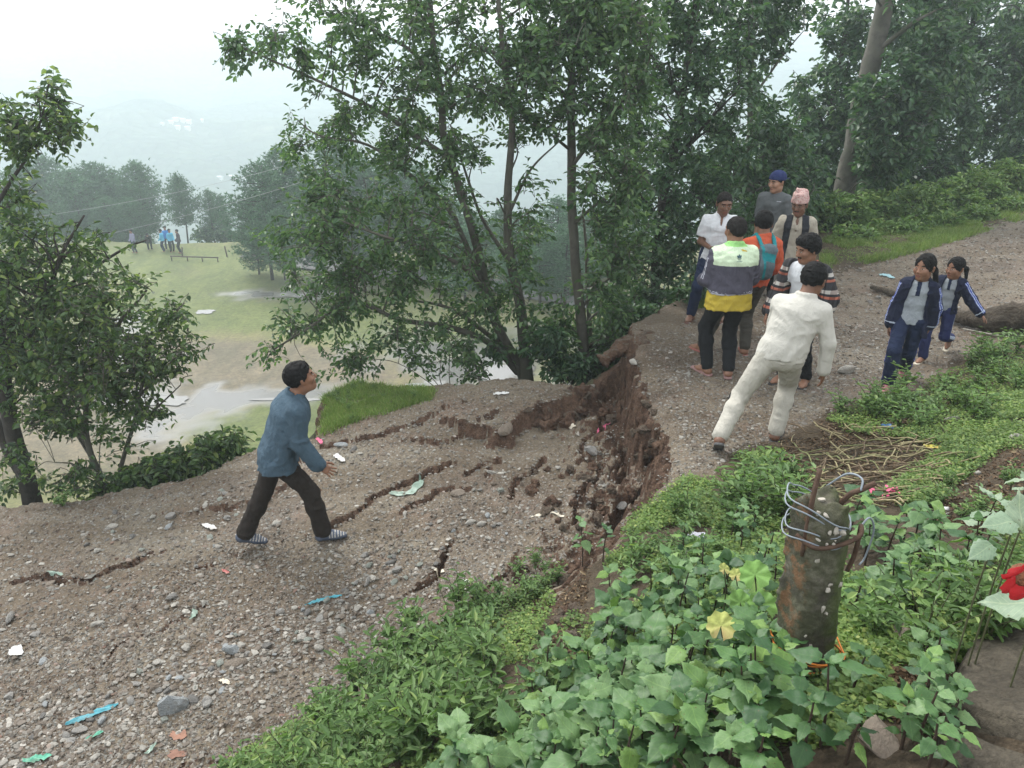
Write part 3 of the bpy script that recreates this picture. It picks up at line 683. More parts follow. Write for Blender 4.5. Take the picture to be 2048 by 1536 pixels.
make_tree('broadleaf_tree', 'dense dark tree filling the space behind the man in the white polo shirt', [
 ([(1312,640,C_),(1310,560,C_),(1322,430,C_),(1350,300,C_),(1372,150,C_),(1390,-20,C_),(1400,-220,C_)], .09, .03),
 ([(1318,450,C_),(1270,370,C_),(1240,300,C_)], .04, .01), ([(1340,330,C_),(1420,240,C_-.3),(1480,180,C_-.5)], .04, .01), ([(1330,420,C_),(1420,380,C_-.3),(1470,350,C_-.4)], .04, .01),
 ([(1365,200,C_),(1310,120,C_),(1280,60,C_)], .035, .01),
], [(1330,60,100,80,C_,1,1.2),(1430,60,90,80,C_,1,1.1),(1340,190,110,70,C_,1,1.25),(1450,190,90,70,C_,1,1.2),(1300,310,90,70,C_,1,1.2),(1410,310,110,70,C_,1,1.4),(1320,420,100,70,C_,1,1.4),
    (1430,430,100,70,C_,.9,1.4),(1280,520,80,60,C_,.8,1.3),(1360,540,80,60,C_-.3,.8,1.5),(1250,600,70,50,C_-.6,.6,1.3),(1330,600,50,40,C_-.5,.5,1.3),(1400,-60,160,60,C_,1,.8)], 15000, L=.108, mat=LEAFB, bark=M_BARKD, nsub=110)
D_ = 14.5
make_tree('broadleaf_tree', 'slim upright tree with a thin trunk against white sky behind the man in the cap', [
 ([(1505,560,D_),(1500,430,D_),(1498,300,D_),(1500,150,D_),(1502,0,D_),(1505,-200,D_)], .075, .03), ([(1500,200,D_),(1560,120,D_),(1610,60,D_)], .03, .008), ([(1500,330,D_),(1570,280,D_),(1600,230,D_)], .03, .008)],
 [(1480,110,60,60,D_,.9,.8),(1540,60,55,55,D_,.8,1.0),(1590,20,50,40,D_,.7,1),(1490,10,70,50,D_,.8,1),(1560,230,60,40,D_,.8,1.0),(1530,300,90,60,D_,1,1.5),(1540,400,90,60,D_,1,1.6),(1510,480,80,50,D_,.8,1.5),(1520,-60,100,50,D_,1,.9)],
 9500, L=.13, mat=LEAFB, bark=M_BARK, nsub=60)
E_ = 16.5
make_tree('leaning_tree', 'big grey-barked trunk leaning to the right beside the upper road, top out of sight', [
 ([(1684,418,E_),(1700,330,E_),(1716,250,E_),(1732,170,E_),(1752,80,E_),(1775,-10,E_),(1800,-130,E_),(1830,-300,E_)], .235, .15),
 ([(1712,270,E_),(1770,200,E_-.6),(1800,150,E_-.8)], .05, .015), ([(1745,110,E_),(1820,50,E_-.5),(1870,20,E_-.6)], .06, .02)],
 [(1790,260,80,70,E_-.9,.7,1.6),(1740,200,40,45,E_-.8,.4,1.0),(1830,190,70,60,E_-.8,.7,1.5),(1760,330,50,40,E_-.6,.5,1.2),(1850,110,80,60,E_-.4,.8,1.2),(1860,-60,150,80,E_,1,.9)], 9500, L=.15, mat=LEAFB, bark=M_BARK, nsub=50)
for (dd, st, bl, n, lab) in [
 (19.0, [([(1640,400,19),(1650,300,19),(1670,180,19),(1690,60,19),(1700,-80,19)], .10, .03), ([(1655,260,19),(1620,200,19),(1600,150,19)], .03, .01)],
  [(1640,200,70,60,19,1,1.1),(1690,120,60,50,19,1,1.1),(1620,290,70,50,19,1,1.4),(1690,40,60,50,19,1,.9),(1640,370,70,45,19,1,1.5),(1560,350,60,60,19,1,1.4),(1710,260,60,60,19,1,1.3)], 9000, 'bushy tree between the white gap of sky and the big leaning trunk'),
 (20.0, [([(1815,400,20),(1820,300,20),(1822,180,20),(1830,40,20),(1835,-100,20)], .09, .03)],
  [(1850,330,80,55,20,1,1.5),(1890,240,80,60,20,1,1.4),(1840,60,70,60,20,1,1.1),(1780,80,50,50,20,1,1.0),(1900,150,80,50,20,1,1.2),(1780,370,60,35,20,1,1.5)], 9500, 'thin-stemmed leafy tree just right of the big leaning trunk'),
 (23.0, [([(1930,360,23),(1935,240,23),(1940,120,23),(1950,-20,23),(1960,-160,23)], .12, .04)],
  [(1960,320,90,50,23,1.2,1.5),(1990,220,90,70,23,1.2,1.5),(1930,110,120,55,23,1.2,1.6),(2020,90,100,70,23,1.2,1.5),(1980,0,120,60,23,1.2,1.2),(2050,160,70,90,23,1.2,1.5),(1890,30,90,50,23,1.2,1.2)], 11000, 'dark heavy tree at the right end of the wood above the road'),
 (21.0, [([(2075,380,21),(2070,250,21),(2060,100,21),(2050,-60,21)], .1, .03)],
  [(2070,300,80,70,21,1.2,1.4),(2090,180,80,80,21,1,1.3),(2060,60,80,70,21,1,1.2),(2010,310,60,40,21,1,1.2),(2150,250,90,120,21,1,1)], 6500, 'tree cut by the right edge of the picture above the road'),
 (15.5, [([(1590,470,15.5),(1592,400,15.5),(1600,320,15.5),(1610,260,15.5)], .04, .012)],
  [(1590,330,60,45,15.5,.8,1.3),(1570,420,60,50,15.5,.8,1.5),(1620,420,45,40,15.5,.7,1.4),(1450,350,80,50,15.5,.8,1.3)], 4800, 'low young tree behind the man in the patterned cap'),
 (24.0, [([(1740,400,24),(1735,320,24),(1745,220,24)], .07, .02)], [(1760,380,90,40,24,1,1.5),(1720,340,70,45,24,1,1.4),(1800,300,80,60,24,1,1.3),(1900,390,100,40,24,1,1.5),(2000,380,90,40,24,1,1.4)], 6500, 'low tree in shade behind the foot of the leaning trunk')]:
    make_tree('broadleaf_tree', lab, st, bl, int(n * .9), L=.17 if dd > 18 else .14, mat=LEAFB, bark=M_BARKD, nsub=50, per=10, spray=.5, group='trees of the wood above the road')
# left-hand trees
L1 = 8.4
make_tree('broadleaf_tree', 'thick dark double trunk with a leafy crown at the far left road edge', [
 ([(70,1040,L1),(52,960,L1),(30,880,L1),(12,790,L1),(-5,680,L1),(-20,540,L1),(-40,380,L1),(-50,200,L1)], .13, .05),
 ([(60,960,L1),(20,900,L1+.1),(-20,820,L1+.2),(-70,720,L1+.3)], .09, .03),
 ([(10,780,L1),(50,690,L1-.3),(90,600,L1-.5),(130,500,L1-.6),(170,430,L1-.6)], .05, .01),
 ([(0,700,L1),(60,620,L1+.4),(150,560,L1+.7),(240,500,L1+.9),(290,480,L1+1)], .04, .008),
 ([(-30,450,L1),(20,370,L1-.2),(60,310,L1-.2),(85,240,L1-.2),(100,170,L1-.2)], .028, .006),
], [(40,430,60,45,L1,.8,.8),(110,490,75,50,L1,.8,.8),(40,560,90,80,L1,.9,1.6),(150,570,80,60,L1+.2,.9,1.3),(60,680,100,70,L1,.9,1.6),(20,780,60,60,L1,.7,1.1),(-30,600,80,200,L1,1,.9),
    (20,340,40,40,L1,.5,1.0),(95,190,42,45,L1-.2,.35,1.3),(70,240,65,40,L1-.2,.4,1.35),(120,260,45,40,L1-.2,.35,1.2),(15,270,40,40,L1-.2,.4,1.2),(90,300,40,25,L1-.2,.3,.9),(200,500,60,35,L1+.6,.5,.6),(30,930,50,60,L1-.3,.5,1.0)],
 7600, L=.085, mat=LEAFC, bark=M_BARKD, nsub=110)
L2 = 8.1
make_tree('broadleaf_tree', 'small crooked tree with a bare curved stem leaning over the road edge, left', [
 ([(215,1000,L2),(200,950,L2),(178,900,L2),(165,850,L2),(170,780,L2),(200,700,L2),(240,640,L2),(290,580,L2)], .055, .012),
 ([(232,985,L2),(240,930,L2),(262,860,L2),(275,800,L2),(300,700,L2),(340,640,L2),(370,605,L2)], .035, .008),
 ([(170,800,L2),(120,740,L2),(90,680,L2),(110,600,L2)], .03, .008), ([(262,860,L2),(310,820,L2),(360,770,L2)], .02, .006), ([(275,800,L2),(330,740,L2),(390,710,L2)], .02, .006),
 ([(200,960,L2),(150,930,L2-.2),(110,925,L2-.3)], .016, .006),
], [(140,640,90,60,L2,.7,1.3),(230,620,80,50,L2,.7,1.1),(130,740,100,60,L2,.7,1.5),(220,720,80,60,L2,.7,1.4),(310,690,70,50,L2,.6,1.2),(345,630,50,32,L2,.5,1.0),(180,820,90,50,L2,.6,1.4),(270,800,60,50,L2,.6,1.0),
    (350,730,50,35,L2,.5,1.0),(400,700,25,15,L2,.3,.9),(250,560,60,30,L2,.5,.7),(100,830,60,40,L2,.5,1.2),(150,960,100,28,L2-.2,.4,1.3),(240,885,50,25,L2,.4,.8)], 7400, L=.082, mat=LEAFC, bark=M_BARK, nsub=90)
L3 = 7.9
make_tree('edge_shrub', 'dark leafy shrub spilling along the road edge left of the man in blue', [
 ([(330,985,L3),(350,960,L3),(390,930,L3),(440,900,L3),(480,880,L3)], .02, .006), ([(330,985,L3),(290,950,L3),(230,960,L3)], .018, .006)],
 [(300,955,70,26,L3,.35,1.3),(370,925,70,28,L3,.35,1.3),(440,895,48,28,L3,.3,1.1),(240,985,60,18,L3,.3,1.2),(480,872,22,16,L3,.2,.8)], 3600, L=.095, mat=LEAFC, bark=M_BARKD, cat='shrub', nsub=30, spray=.3)
make_tree('slope_shrub', 'leafy shrub on the slope between the two alder trunks and the crevice', [
 ([(1130,800,B_-.3),(1125,750,B_-.3),(1110,700,B_-.3)], .02, .006)], [(1130,735,50,30,B_-.3,.4,1.1),(1090,690,50,40,B_-.3,.4,1),(1200,740,40,40,B_+.3,.4,1.2),(1220,700,40,35,B_+.4,.4,1.2),(1000,700,40,30,A,.4,.6)], 2600, L=.11, mat=LEAFB, bark=M_BARKD, cat='shrub', nsub=25, spray=.3)

# pines beyond the playing field
def pine_variant(seed, shape):
    r = np.random.default_rng(seed); H = 10.0; tb = MB()
    s = smooth_line([[0, 0, 0], [r.normal(0, .1), r.normal(0, .1), H * .5], [r.normal(0, .15), r.normal(0, .15), H]], 6)
    add_tube(tb, s, np.linspace(.16, .04, len(s)), 7)
    pos, out = [], []
    nb = 70
    for k in range(nb):
        h = H * (shape[0] + (1 - shape[0]) * (k + .5) / nb); t = (h / H - shape[0]) / (1 - shape[0])
        rad = H * shape[1] * (math.sin(math.pi * min(1, (t * .82 + .18))) ** .7) * r.uniform(.6, 1.15)
        a = k * 2.4 + r.uniform(-.5, .5); c = np.array([math.cos(a), math.sin(a), 0])
        p0 = np.array([0, 0, h]); p1 = p0 + c * rad * .5 + [0, 0, .05 * rad]; p2 = p0 + c * rad + [0, 0, .28 * rad]
        ln = smooth_line([p0, p1, p2], 4); add_tube(tb, ln, np.linspace(.045, .012, len(ln)), 4, cap=False)
        n = int(52 * (rad / (H * shape[1])) + 10); q = r.uniform(.25, 1.05, n)
        pp = p0 + c * rad * q[:, None] + np.c_[r.normal(0, .34, n), r.normal(0, .34, n), .28 * rad * q ** 2 + r.normal(0.05, .2, n)]
        pos.append(pp); out.append(np.tile(c, (n, 1)))
    pos = np.concatenate(pos); out = np.concatenate(out); n = len(pos); V, Fc = [], []
    for k in range(6):
        d = unit(out * .5 + r.normal(0, .65, (n, 3)) + [0, 0, .45]); s_ = unit(np.cross(d, r.normal(0, 1, (n, 3)))); L = r.uniform(.18, .34, n)[:, None]
        b = k * n * 3; V.append(np.stack([pos - s_ * .016, pos + s_ * .016, pos + d * L], 1).reshape(-1, 3) if False else np.stack([pos - s_ * .042, pos + s_ * .042, pos + d * L], 1).reshape(-1, 3))
        Fc.append(np.arange(n)[:, None] * 3 + [0, 1, 2] + b)
    return tb.mesh('trunk', [M_BARKD]), mesh_np('crown', np.concatenate(V), np.concatenate(Fc), False, [NEEDLE])
PV = [pine_variant(1, (.28, .28)), pine_variant(2, (.2, .33)), pine_variant(3, (.34, .25)), pine_variant(4, (.12, .3))]
def pine(px, top, base, dist, v, label, group='pines beyond the playing field', wide=1.0):
    p = Pd(px, top, dist); q = Pd(px, base, dist); h = p[2] - q[2]
    root = empty('pine_tree', (q[0], q[1], q[2]), rng.uniform(0, 6), label, 'tree', group); root.scale = (h / 10 * wide, h / 10 * wide, h / 10)
    link('trunk', PV[v][0], root); link('crown', PV[v][1], root)
PL = 'grey-green pine in the hazy row beyond the playing field, left of the distant people'
for i, (x, t, b, d, v, w) in enumerate([(-40,330,560,62,0,1.2),(25,350,560,60,1,1.2),(85,335,540,62,3,1.2),(130,316,530,64,0,1.15),(180,345,540,61,1,1.2),(222,330,530,64,0,1.2),(262,345,535,66,1,1.1),(60,400,560,58,3,1.2),(150,410,550,58,3,1.1),(240,400,545,59,3,1.1),(200,420,540,60,1,1.0),(282,400,540,60,3,1.0)]):
    pine(x, t, b, d, v, PL, wide=w)
pine(305, 328, 520, 63, 0, 'tall open pine with straight trunk above the people on the far rim', wide=1.0)
pine(378, 352, 500, 60, 2, 'narrow-topped dark pine right behind the people on the far rim of the field', wide=.85)
pine(432, 382, 500, 61, 1, 'lower of the two dark pines right of the distant people', wide=.8)
pine(455, 392, 500, 62, 3, 'rounded small pine at the right end of the far rim trees', wide=.7)
for i, (x, t, b, d, v, w) in enumerate([(545,330,560,46,1,1.0),(590,300,560,48,0,1.0),(640,345,560,44,3,1.0),(690,285,570,47,1,1.1),(745,330,570,46,3,1.1),(800,310,570,50,0,1.1),(850,335,560,48,1,1.1),(520,400,560,48,3,.9),(570,420,560,42,3,.9)]):
    pine(x, t, b, d, v, 'soft hazy pine standing behind the many-stemmed alder', 'pines behind the alder', wide=w)
for i, (x, t, b, d, v, w) in enumerate([(905,400,600,44,3,1.1),(950,430,600,46,1,1.1),(1010,420,600,50,0,1.1),(1060,440,600,42,3,1.2),(1110,400,600,45,1,1.2),(1190,420,600,48,0,1.2),(1225,390,580,44,3,1.2),(930,455,600,38,3,1.3),(1080,470,610,38,1,1.3),(1130,450,610,38,3,1.3),(1030,470,600,36,3,1.2)]):
    pine(x, t, b, d, v, 'pale pine seen between the alder stems and the straight trunk', 'pines between the trunks', wide=w)
# low scrub along the far rim of the field
for i, (px, py, d, w) in enumerate([(20,500,58,60),(110,500,58,60),(190,500,59,60),(260,490,60,40),(420,478,61,40),(480,480,61,40),(520,490,56,30)]):
    make_tree('rim_bush', 'low hazy bush on the far rim of the playing field', [([(px,py+20,d),(px,py,d),(px+8,py-15,d)], .06, .02)], [(px,py-8,w,16,d,1.5,1)], 900, L=.34, mat=LEAFB, bark=M_BARKD, cat='bush', group='bushes along the far rim', nsub=8, spray=.8, per=8)
# ================================================================ people
class SDF:
    """a distance grid joined from tapered capsules and ellipsoids, meshed by surface nets"""
    def __init__(s, lo, hi, h):
        s.lo = np.asarray(lo, float); s.h = h; s.n = np.maximum(4, np.ceil((np.asarray(hi, float) - s.lo) / h).astype(int) + 1)
        s.d = np.full(s.n, 1.0, np.float32)
    def _box(s, a, b):
        i0 = np.clip(np.floor((a - s.lo) / s.h).astype(int), 0, s.n - 1); i1 = np.clip(np.ceil((b - s.lo) / s.h).astype(int) + 1, 1, s.n)
        if (i1 <= i0).any(): return None, None
        ax = [s.lo[k] + s.h * np.arange(i0[k], i1[k]) for k in range(3)]
        X, Y, Z = np.meshgrid(*ax, indexing='ij'); return tuple(slice(i0[k], i1[k]) for k in range(3)), np.stack([X, Y, Z], -1)
    def _join(s, sl, dd, k, sub=False):
        cur = s.d[sl]
        if sub:
            h = np.maximum(k - np.abs(-dd - cur), 0) / k; s.d[sl] = np.maximum(cur, -dd) + h * h * k * .25
        else:
            h = np.maximum(k - np.abs(dd - cur), 0) / k; s.d[sl] = np.minimum(cur, dd) - h * h * k * .25
    def cap(s, a, b, ra, rb, k=.02, ax=None, sq=1.0, sub=False):
        a = np.asarray(a, float); b = np.asarray(b, float); m = max(ra, rb) / min(sq, 1) + k + 3 * s.h
        sl, P = s._box(np.minimum(a, b) - m, np.maximum(a, b) + m)
        if sl is None: return
        ab = b - a; t = np.clip(((P - a) @ ab) / (ab @ ab + 1e-12), 0, 1); q = P - a - t[..., None] * ab
        if ax is not None: axn = np.asarray(ax, float); axn = axn / np.linalg.norm(axn); q = q + (q @ axn)[..., None] * (sq - 1) * axn
        s._join(sl, np.linalg.norm(q, axis=-1) - (ra + (rb - ra) * t), k, sub)
    def ell(s, c, r, M=None, k=.02, sub=False):
        c = np.asarray(c, float); r = np.asarray(r, float); m = r.max() + k + 3 * s.h
        sl, P = s._box(c - m, c + m)
        if sl is None: return
        q = P - c
        if M is not None: q = q @ M
        l = np.linalg.norm(q / r, axis=-1); s._join(sl, (l - 1) * np.linalg.norm(q, axis=-1) / (l + 1e-9) if False else (l - 1) * r.min(), k, sub)
    def coords(s):
        return [s.lo[k] + s.h * np.arange(s.n[k]) for k in range(3)]
    def cut(s, nrm, c):
        """keep the side where nrm . p < c"""
        x, y, z = s.coords(); v = nrm[0] * x[:, None, None] + nrm[1] * y[None, :, None] + nrm[2] * z[None, None, :] - c
        s.d = np.maximum(s.d, v.astype(np.float32))
    def wrinkle(s, amp, f, seed=0, vert=1.0):
        m = np.argwhere(np.abs(s.d) < .03)
        if not len(m): return
        P = s.lo + m * s.h
        n = vn3(P[:, 0] * f + 2 * vn3(P[:, 0] * 3, P[:, 1] * 3, P[:, 2] * 3, seed + 9), P[:, 1] * f, P[:, 2] * f * vert + 1.5 * vn3(P[:, 0] * 4, P[:, 1] * 4, P[:, 2] * 4, seed + 5), seed)
        n = np.abs(n) * 2 - .7
        s.d[tuple(m.T)] += (amp * n).astype(np.float32)
    def mesh(s):
        d = s.d; sg = d < 0; n = s.n
        c = np.zeros(n - 1, np.int8)
        for a in (0, 1):
            for b in (0, 1):
                for e in (0, 1): c += sg[a:n[0]-1+a, b:n[1]-1+b, e:n[2]-1+e]
        act = np.argwhere((c > 0) & (c < 8))
        if not len(act): return np.zeros((0, 3)), np.zeros((0, 4), int)
        idx = np.full(n - 1, -1, np.int32); idx[tuple(act.T)] = np.arange(len(act))
        acc = np.zeros((len(act), 3)); cnt = np.zeros(len(act))
        co = [(a, b, e) for a in (0, 1) for b in (0, 1) for e in (0, 1)]
        val = {q: d[act[:, 0] + q[0], act[:, 1] + q[1], act[:, 2] + q[2]] for q in co}
        for q in co:
            for k in range(3):
                if q[k]: continue
                r = list(q); r[k] = 1; r = tuple(r); v0, v1 = val[q], val[r]; m = (v0 < 0) != (v1 < 0)
                t = np.where(m, v0 / np.where(m, v0 - v1, 1), 0); p = np.tile(np.array(q, float), (len(act), 1)); p[:, k] = t
                acc += p * m[:, None]; cnt += m
        V = s.lo + (act + acc / cnt[:, None]) * s.h; Fq = []
        for k in range(3):
            a, b = [(1, 2), (2, 0), (0, 1)][k]
            sl0 = [slice(1, n[i] - 1) for i in range(3)]; sl1 = list(sl0); sl0[k] = slice(0, n[k] - 1); sl1[k] = slice(1, n[k])
            m0, m1 = sg[tuple(sl0)], sg[tuple(sl1)]; e = np.argwhere(m0 != m1)
            if not len(e): continue
            fl = m0[tuple(e.T)]; off = np.array([1 if i != k else 0 for i in range(3)]); e = e + off
            ea = np.zeros(3, int); ea[a] = 1; eb = np.zeros(3, int); eb[b] = 1
            q = np.stack([idx[tuple((e - ea - eb).T)], idx[tuple((e - eb).T)], idx[tuple(e.T)], idx[tuple((e - ea).T)]], 1)
            q[~fl] = q[~fl][:, ::-1]; Fq.append(q)
        return V, np.concatenate(Fq)
def nrm3(v): v = np.asarray(v, float); return v / (np.linalg.norm(v) + 1e-9)
def skin_mat(name, c):
    if name in MATS: return MATS[name]
    m, t, b = new_mat(name); v = objco(t); c = np.array(c)
    cc = ramp(t, noise(t, 22, 3, .5, v), [(.3, tuple(c * .85)), (.7, tuple(c * 1.12))])
    t.links.new(cc, b.inputs['Base Color']); b.inputs['Roughness'].default_value = .5; b.inputs['Subsurface Weight'].default_value = .08
    b.inputs['Subsurface Radius'].default_value = (.01, .004, .002); MATS[name] = m; return m
def cloth(name, col, var=.08, rough=.88, fold=.014):
    return plain(name, col, rough, var, 14, .003, 90, .15, fold=fold)
M_HAIR = plain('black_hair', (.007, .0065, .0065), .7, .5, 60, .006, 120, .12)
M_HAIRG = plain('greying_hair', (.016, .014, .013), .75, .5, 80, .006, 150, .1)
M_EYE = plain('eye_white', (.30, .27, .24), .3, .05); M_IRIS = plain('dark_iris', (.02, .012, .008), .25, .05)
M_LIP = plain('lips', (.20, .075, .06), .5, .1)
def head_parts(root, cfg, hc, M, S, N, lowres):
    skin = cfg['skin']; W = lambda p: hc + M @ (np.asarray(p, float) * S)
    h = .0052 if not lowres else .02
    g = SDF(hc - .17 * S, hc + np.array([.17, .17, .16]) * S, h)
    if True:
        lo = np.minimum(hc - .16 * S, N - .03); g = SDF(lo, hc + np.array([.16, .16, .15]) * S, h)
    E = lambda c, r, k=.02, sub=False: g.ell(W(c), np.array(r) * S, M, k, sub)
    Cc = lambda a, b, ra, rb, k=.02, sub=False: g.cap(W(a), W(b), ra * S, rb * S, k, sub=sub)
    slim = cfg.get('face', 1.0)
    E((0, -.014, .028), (.076, .093, .088)); E((0, .016, -.03), (.063 * slim, .072, .085), .03)
    Cc((-.035 * slim, .012, -.075), (0, .055, -.092), .028, .024, .03); Cc((.035 * slim, .012, -.075), (0, .055, -.092), .028, .024, .03)
    E((0, .064, -.092), (.022, .02, .018), .02)
    if not lowres:
        if not cfg.get('soft'): Cc((-.038, .072, .028), (.038, .072, .028), .013, .013, .02)
        else: E((-.03, .052, -.045), (.028, .026, .026), .03); E((.03, .052, -.045), (.028, .026, .026), .03)
        for sx in (-1, 1):
            E((sx * .031, .097, .006), (.017, .016, .011), .012, True)
            E((sx * .041, .062, -.022), (.022, .02, .02), .03)
            Cc((sx * .080, -.012, .008), (sx * .079, -.010, -.028), .013, .009, .008)
            E((sx * .090, .0, -.008), (.008, .008, .016), .005, True)
            Cc((sx * .008, .092, -.034), (sx * .013, .088, -.036), .009, .008, .008)
        if cfg.get('soft'): Cc((0, .080, .004), (0, .097, -.026), .006, .0105, .012)
        else: Cc((0, .082, .012), (0, .104, -.028), .008, .0125, .012)
        Cc((-.017, .083, -.060), (.017, .083, -.060), .007, .007, .010); Cc((-.013, .083, -.071), (.013, .083, -.071), .0075, .0075, .008)
        E((0, .095, -.0655), (.022, .006, .0022), .004, True)
    g.cap(W((0, -.022, -.07)), N + np.array([0, 0, .0]), .052 * S, .060 * S, .03)
    v, f = g.mesh(); c = (v[f].mean(1) - hc) @ M / S
    mi = np.zeros(len(f), int)
    if not lowres:
        brow = (np.abs(np.abs(c[:, 0]) - .033) < .019) & (np.abs(c[:, 2] - .029 + .15 * np.abs(np.abs(c[:, 0]) - .03)) < .0048) & (c[:, 1] > .06)
        lips = (np.abs(c[:, 0]) < .024) & (np.abs(c[:, 2] + .0655) < .0105 * (1.15 - np.abs(c[:, 0]) / .03)) & (c[:, 1] > .075)
        mi[brow] = 1; mi[lips] = 2
        if cfg.get('moustache'):
            mo = (np.abs(c[:, 0]) < .027) & (c[:, 2] > -.058) & (c[:, 2] < -.045) & (c[:, 1] > .07); mi[mo] = 1
    return v, f, mi
def hand_geo(w, d, pn, S, curl, side, spread=.12):
    """palm, four fingers of unequal length and a thumb; side: which way the thumb lies along the cross of d and pn"""
    d = nrm3(d); pn = nrm3(np.asarray(pn) - np.dot(pn, d) * d); x = np.cross(d, pn) * side
    g = SDF(w - .21 * S, w + .21 * S, .0036)
    g.cap(w - d * .03 * S, w + d * .01 * S, .025 * S, .024 * S, .01, pn, 1.3)
    for off, L, r in ((.029, .070, .0088), (.0098, .078, .0090), (-.0098, .072, .0085), (-.028, .057, .0076)):
        k0 = w + x * off * .6 * S; k1 = w + (d * .085 + x * off) * S
        g.cap(k0, k1, .016 * S, .0115 * S, .014)
        p = k1; a = curl * .55; dirv = nrm3(d + x * off * spread * 30)
        for j, q in enumerate((.45, .30, .25)):
            v = dirv * math.cos(a) + pn * math.sin(a); e = p + v * L * q * S
            g.cap(p, e, r * S * (1 - .08 * j), r * S * (.94 - .08 * j), .0035); p = e; a += curl
    b = w + (d * .02 + x * .022) * S; t1 = b + (d * .035 + x * .030 + pn * .012) * S; t2 = t1 + (d * .033 + x * .012 + pn * .018) * S; t3 = t2 + (d * .026 + x * .0 + pn * .012) * S
    g.cap(b, t1, .0145 * S, .0115 * S, .012); g.cap(t1, t2, .0105 * S, .0098 * S, .004); g.cap(t2, t3, .0095 * S, .008 * S, .003)
    return g.mesh()
def ik(a, c, l1, l2, pole):
    a = np.asarray(a, float); c = np.asarray(c, float); v = c - a; L = np.linalg.norm(v); L2 = min(L, (l1 + l2) * .999); u = v / L
    t = (l1 * l1 - l2 * l2 + L2 * L2) / (2 * L2); hh = math.sqrt(max(l1 * l1 - t * t, 0)); p = np.asarray(pole, float); p = nrm3(p - np.dot(p, u) * u)
    return a + u * t + p * hh, a + u * L2
def person(label, bpx, H, heading, pose, cfg, group=None, low=False, base=None):
    """joints in metres for a 1.70 m figure: x to its right, y ahead, z up"""
    b = on_ground(*bpx) if base is None else np.asarray(base, float)
    b = b - np.array([0, 0, .014])
    root = empty('person', b, R(heading), label, 'person', group); sc = H / 1.70; root.scale = (sc,) * 3
    ch, sh = math.cos(R(heading)), math.sin(R(heading))
    def gl(x, y):      # ground height under a local point, local units
        if low: return 0.0
        return (gz(b[0] + (x * ch - y * sh) * sc, b[1] + (x * sh + y * ch) * sc) - b[2]) / sc
    g = pose; P = np.array(g.get('pelvis', (0, 0, .92)), float); N = np.array(g.get('neck', (0, .0, 1.43)), float)
    spine = nrm3(N - P); yaw = R(g.get('shoulder_yaw', 0)); roll = R(g.get('shoulder_roll', 0)); RV = np.array([math.cos(yaw) * math.cos(roll), math.sin(yaw) * math.cos(roll), math.sin(roll)])
    FV = nrm3(np.cross(np.array([0, 0, 1.0]), RV)); pyaw = R(g.get('hip_yaw', 0)); HR = np.array([math.cos(pyaw), math.sin(pyaw), 0]); HF = np.array([-math.sin(pyaw), math.cos(pyaw), 0])
    bulk = cfg.get('bulk', 1.0); sw = cfg.get('shoulder', .165)
    ST = N - spine * .055
    shR, shL = ST + RV * sw - spine * .035, ST - RV * sw - spine * .035
    J = {}
    for sd, s0, k in (('R', shR, 1), ('L', shL, -1)):
        ua = nrm3(g['arm' + sd][0]); fa = nrm3(g['arm' + sd][1]); e = s0 + ua * .275; w = e + fa * .245
        J['s' + sd], J['e' + sd], J['w' + sd], J['fd' + sd] = s0, e, w, fa
        hp = P + HR * .088 * k - np.array([0, 0, .02]); an = np.array(g['foot' + sd][0], float); fd = nrm3(g['foot' + sd][1])
        planted = len(g['foot' + sd]) < 3
        an[2] += gl(an[0], an[1])
        kn, an2 = ik(hp, an, .435, .425, g.get('pole' + sd, fd * np.array([1, 1, 0]) + HF * .6)); J['h' + sd], J['k' + sd], J['a' + sd], J['f' + sd] = hp, kn, an2, fd
    hd = g.get('head', {}); hy = R(hd.get('yaw', 0)); hp_ = R(hd.get('pitch', 0)); hr = R(hd.get('roll', 0))
    HM = np.array(Euler((hp_, hr, 0)).to_matrix()); HM = np.array(Matrix.Rotation(hy, 3, 'Z')) @ HM
    hc = N + np.array([0, 0, .012]) + np.array(hd.get('off', (0, .035, .145)), float) * np.array([1, 1, 1]); hs = cfg.get('head', 1.0) * 1.14
    up = lambda q, dz: q + np.array([0, 0, dz])
    C1 = P + spine * .22; C2 = P + (N - P) * .72
    vox = .0095 if not low else .03
    def torso(s, o, k=.04, low_=True):
        s.cap(up(P, -.02), P + spine * .06, (.098 + o) * bulk, (.093 + o) * bulk, k, HR, .66)
        s.cap(P + spine * .05, C1, (.092 + o) * bulk, (.092 + o) * bulk, k, (HR + RV) / 2, .72)
        s.cap(C1, C2, (.096 + o) * bulk, (.103 + o) * bulk, k, RV, .70)
        s.cap(C2, ST - spine * .03, (.102 + o) * bulk, .066 + o, k, RV, .66)
        s.cap(ST - spine * .02, shR, .058 + o, .046 + o * .8, .05); s.cap(ST - spine * .02, shL, .058 + o, .046 + o * .8, .05)
        s.cap(ST - spine * .02, N - spine * .015, .060 + o * .7, .050 + o * .5, .035)
    def arm(s, sd, o, k=.025, to=1.0, taper=0):
        s.cap(J['s' + sd], J['e' + sd], .049 + o, .040 + o, k)
        if to >= 1: s.cap(J['e' + sd], J['e' + sd] + (J['w' + sd] - J['e' + sd]) * min(1, to - 1 + 1e-3 if to < 2 else 1), .040 + o, (.027 + o + taper), k)
    def leg(s, sd, o, k=.03, hem=0.0, flare=0.0):
        s.cap(J['h' + sd], J['k' + sd], (.078 + o) * (1 + (bulk - 1) * .5), .052 + o, k)
        a = J['k' + sd]; d = J['a' + sd] - a; s.cap(a, a + d * .35, .050 + o, .052 + o, k); s.cap(a + d * .35, a + d * (1 - hem), .052 + o, .034 + o + flare, k)
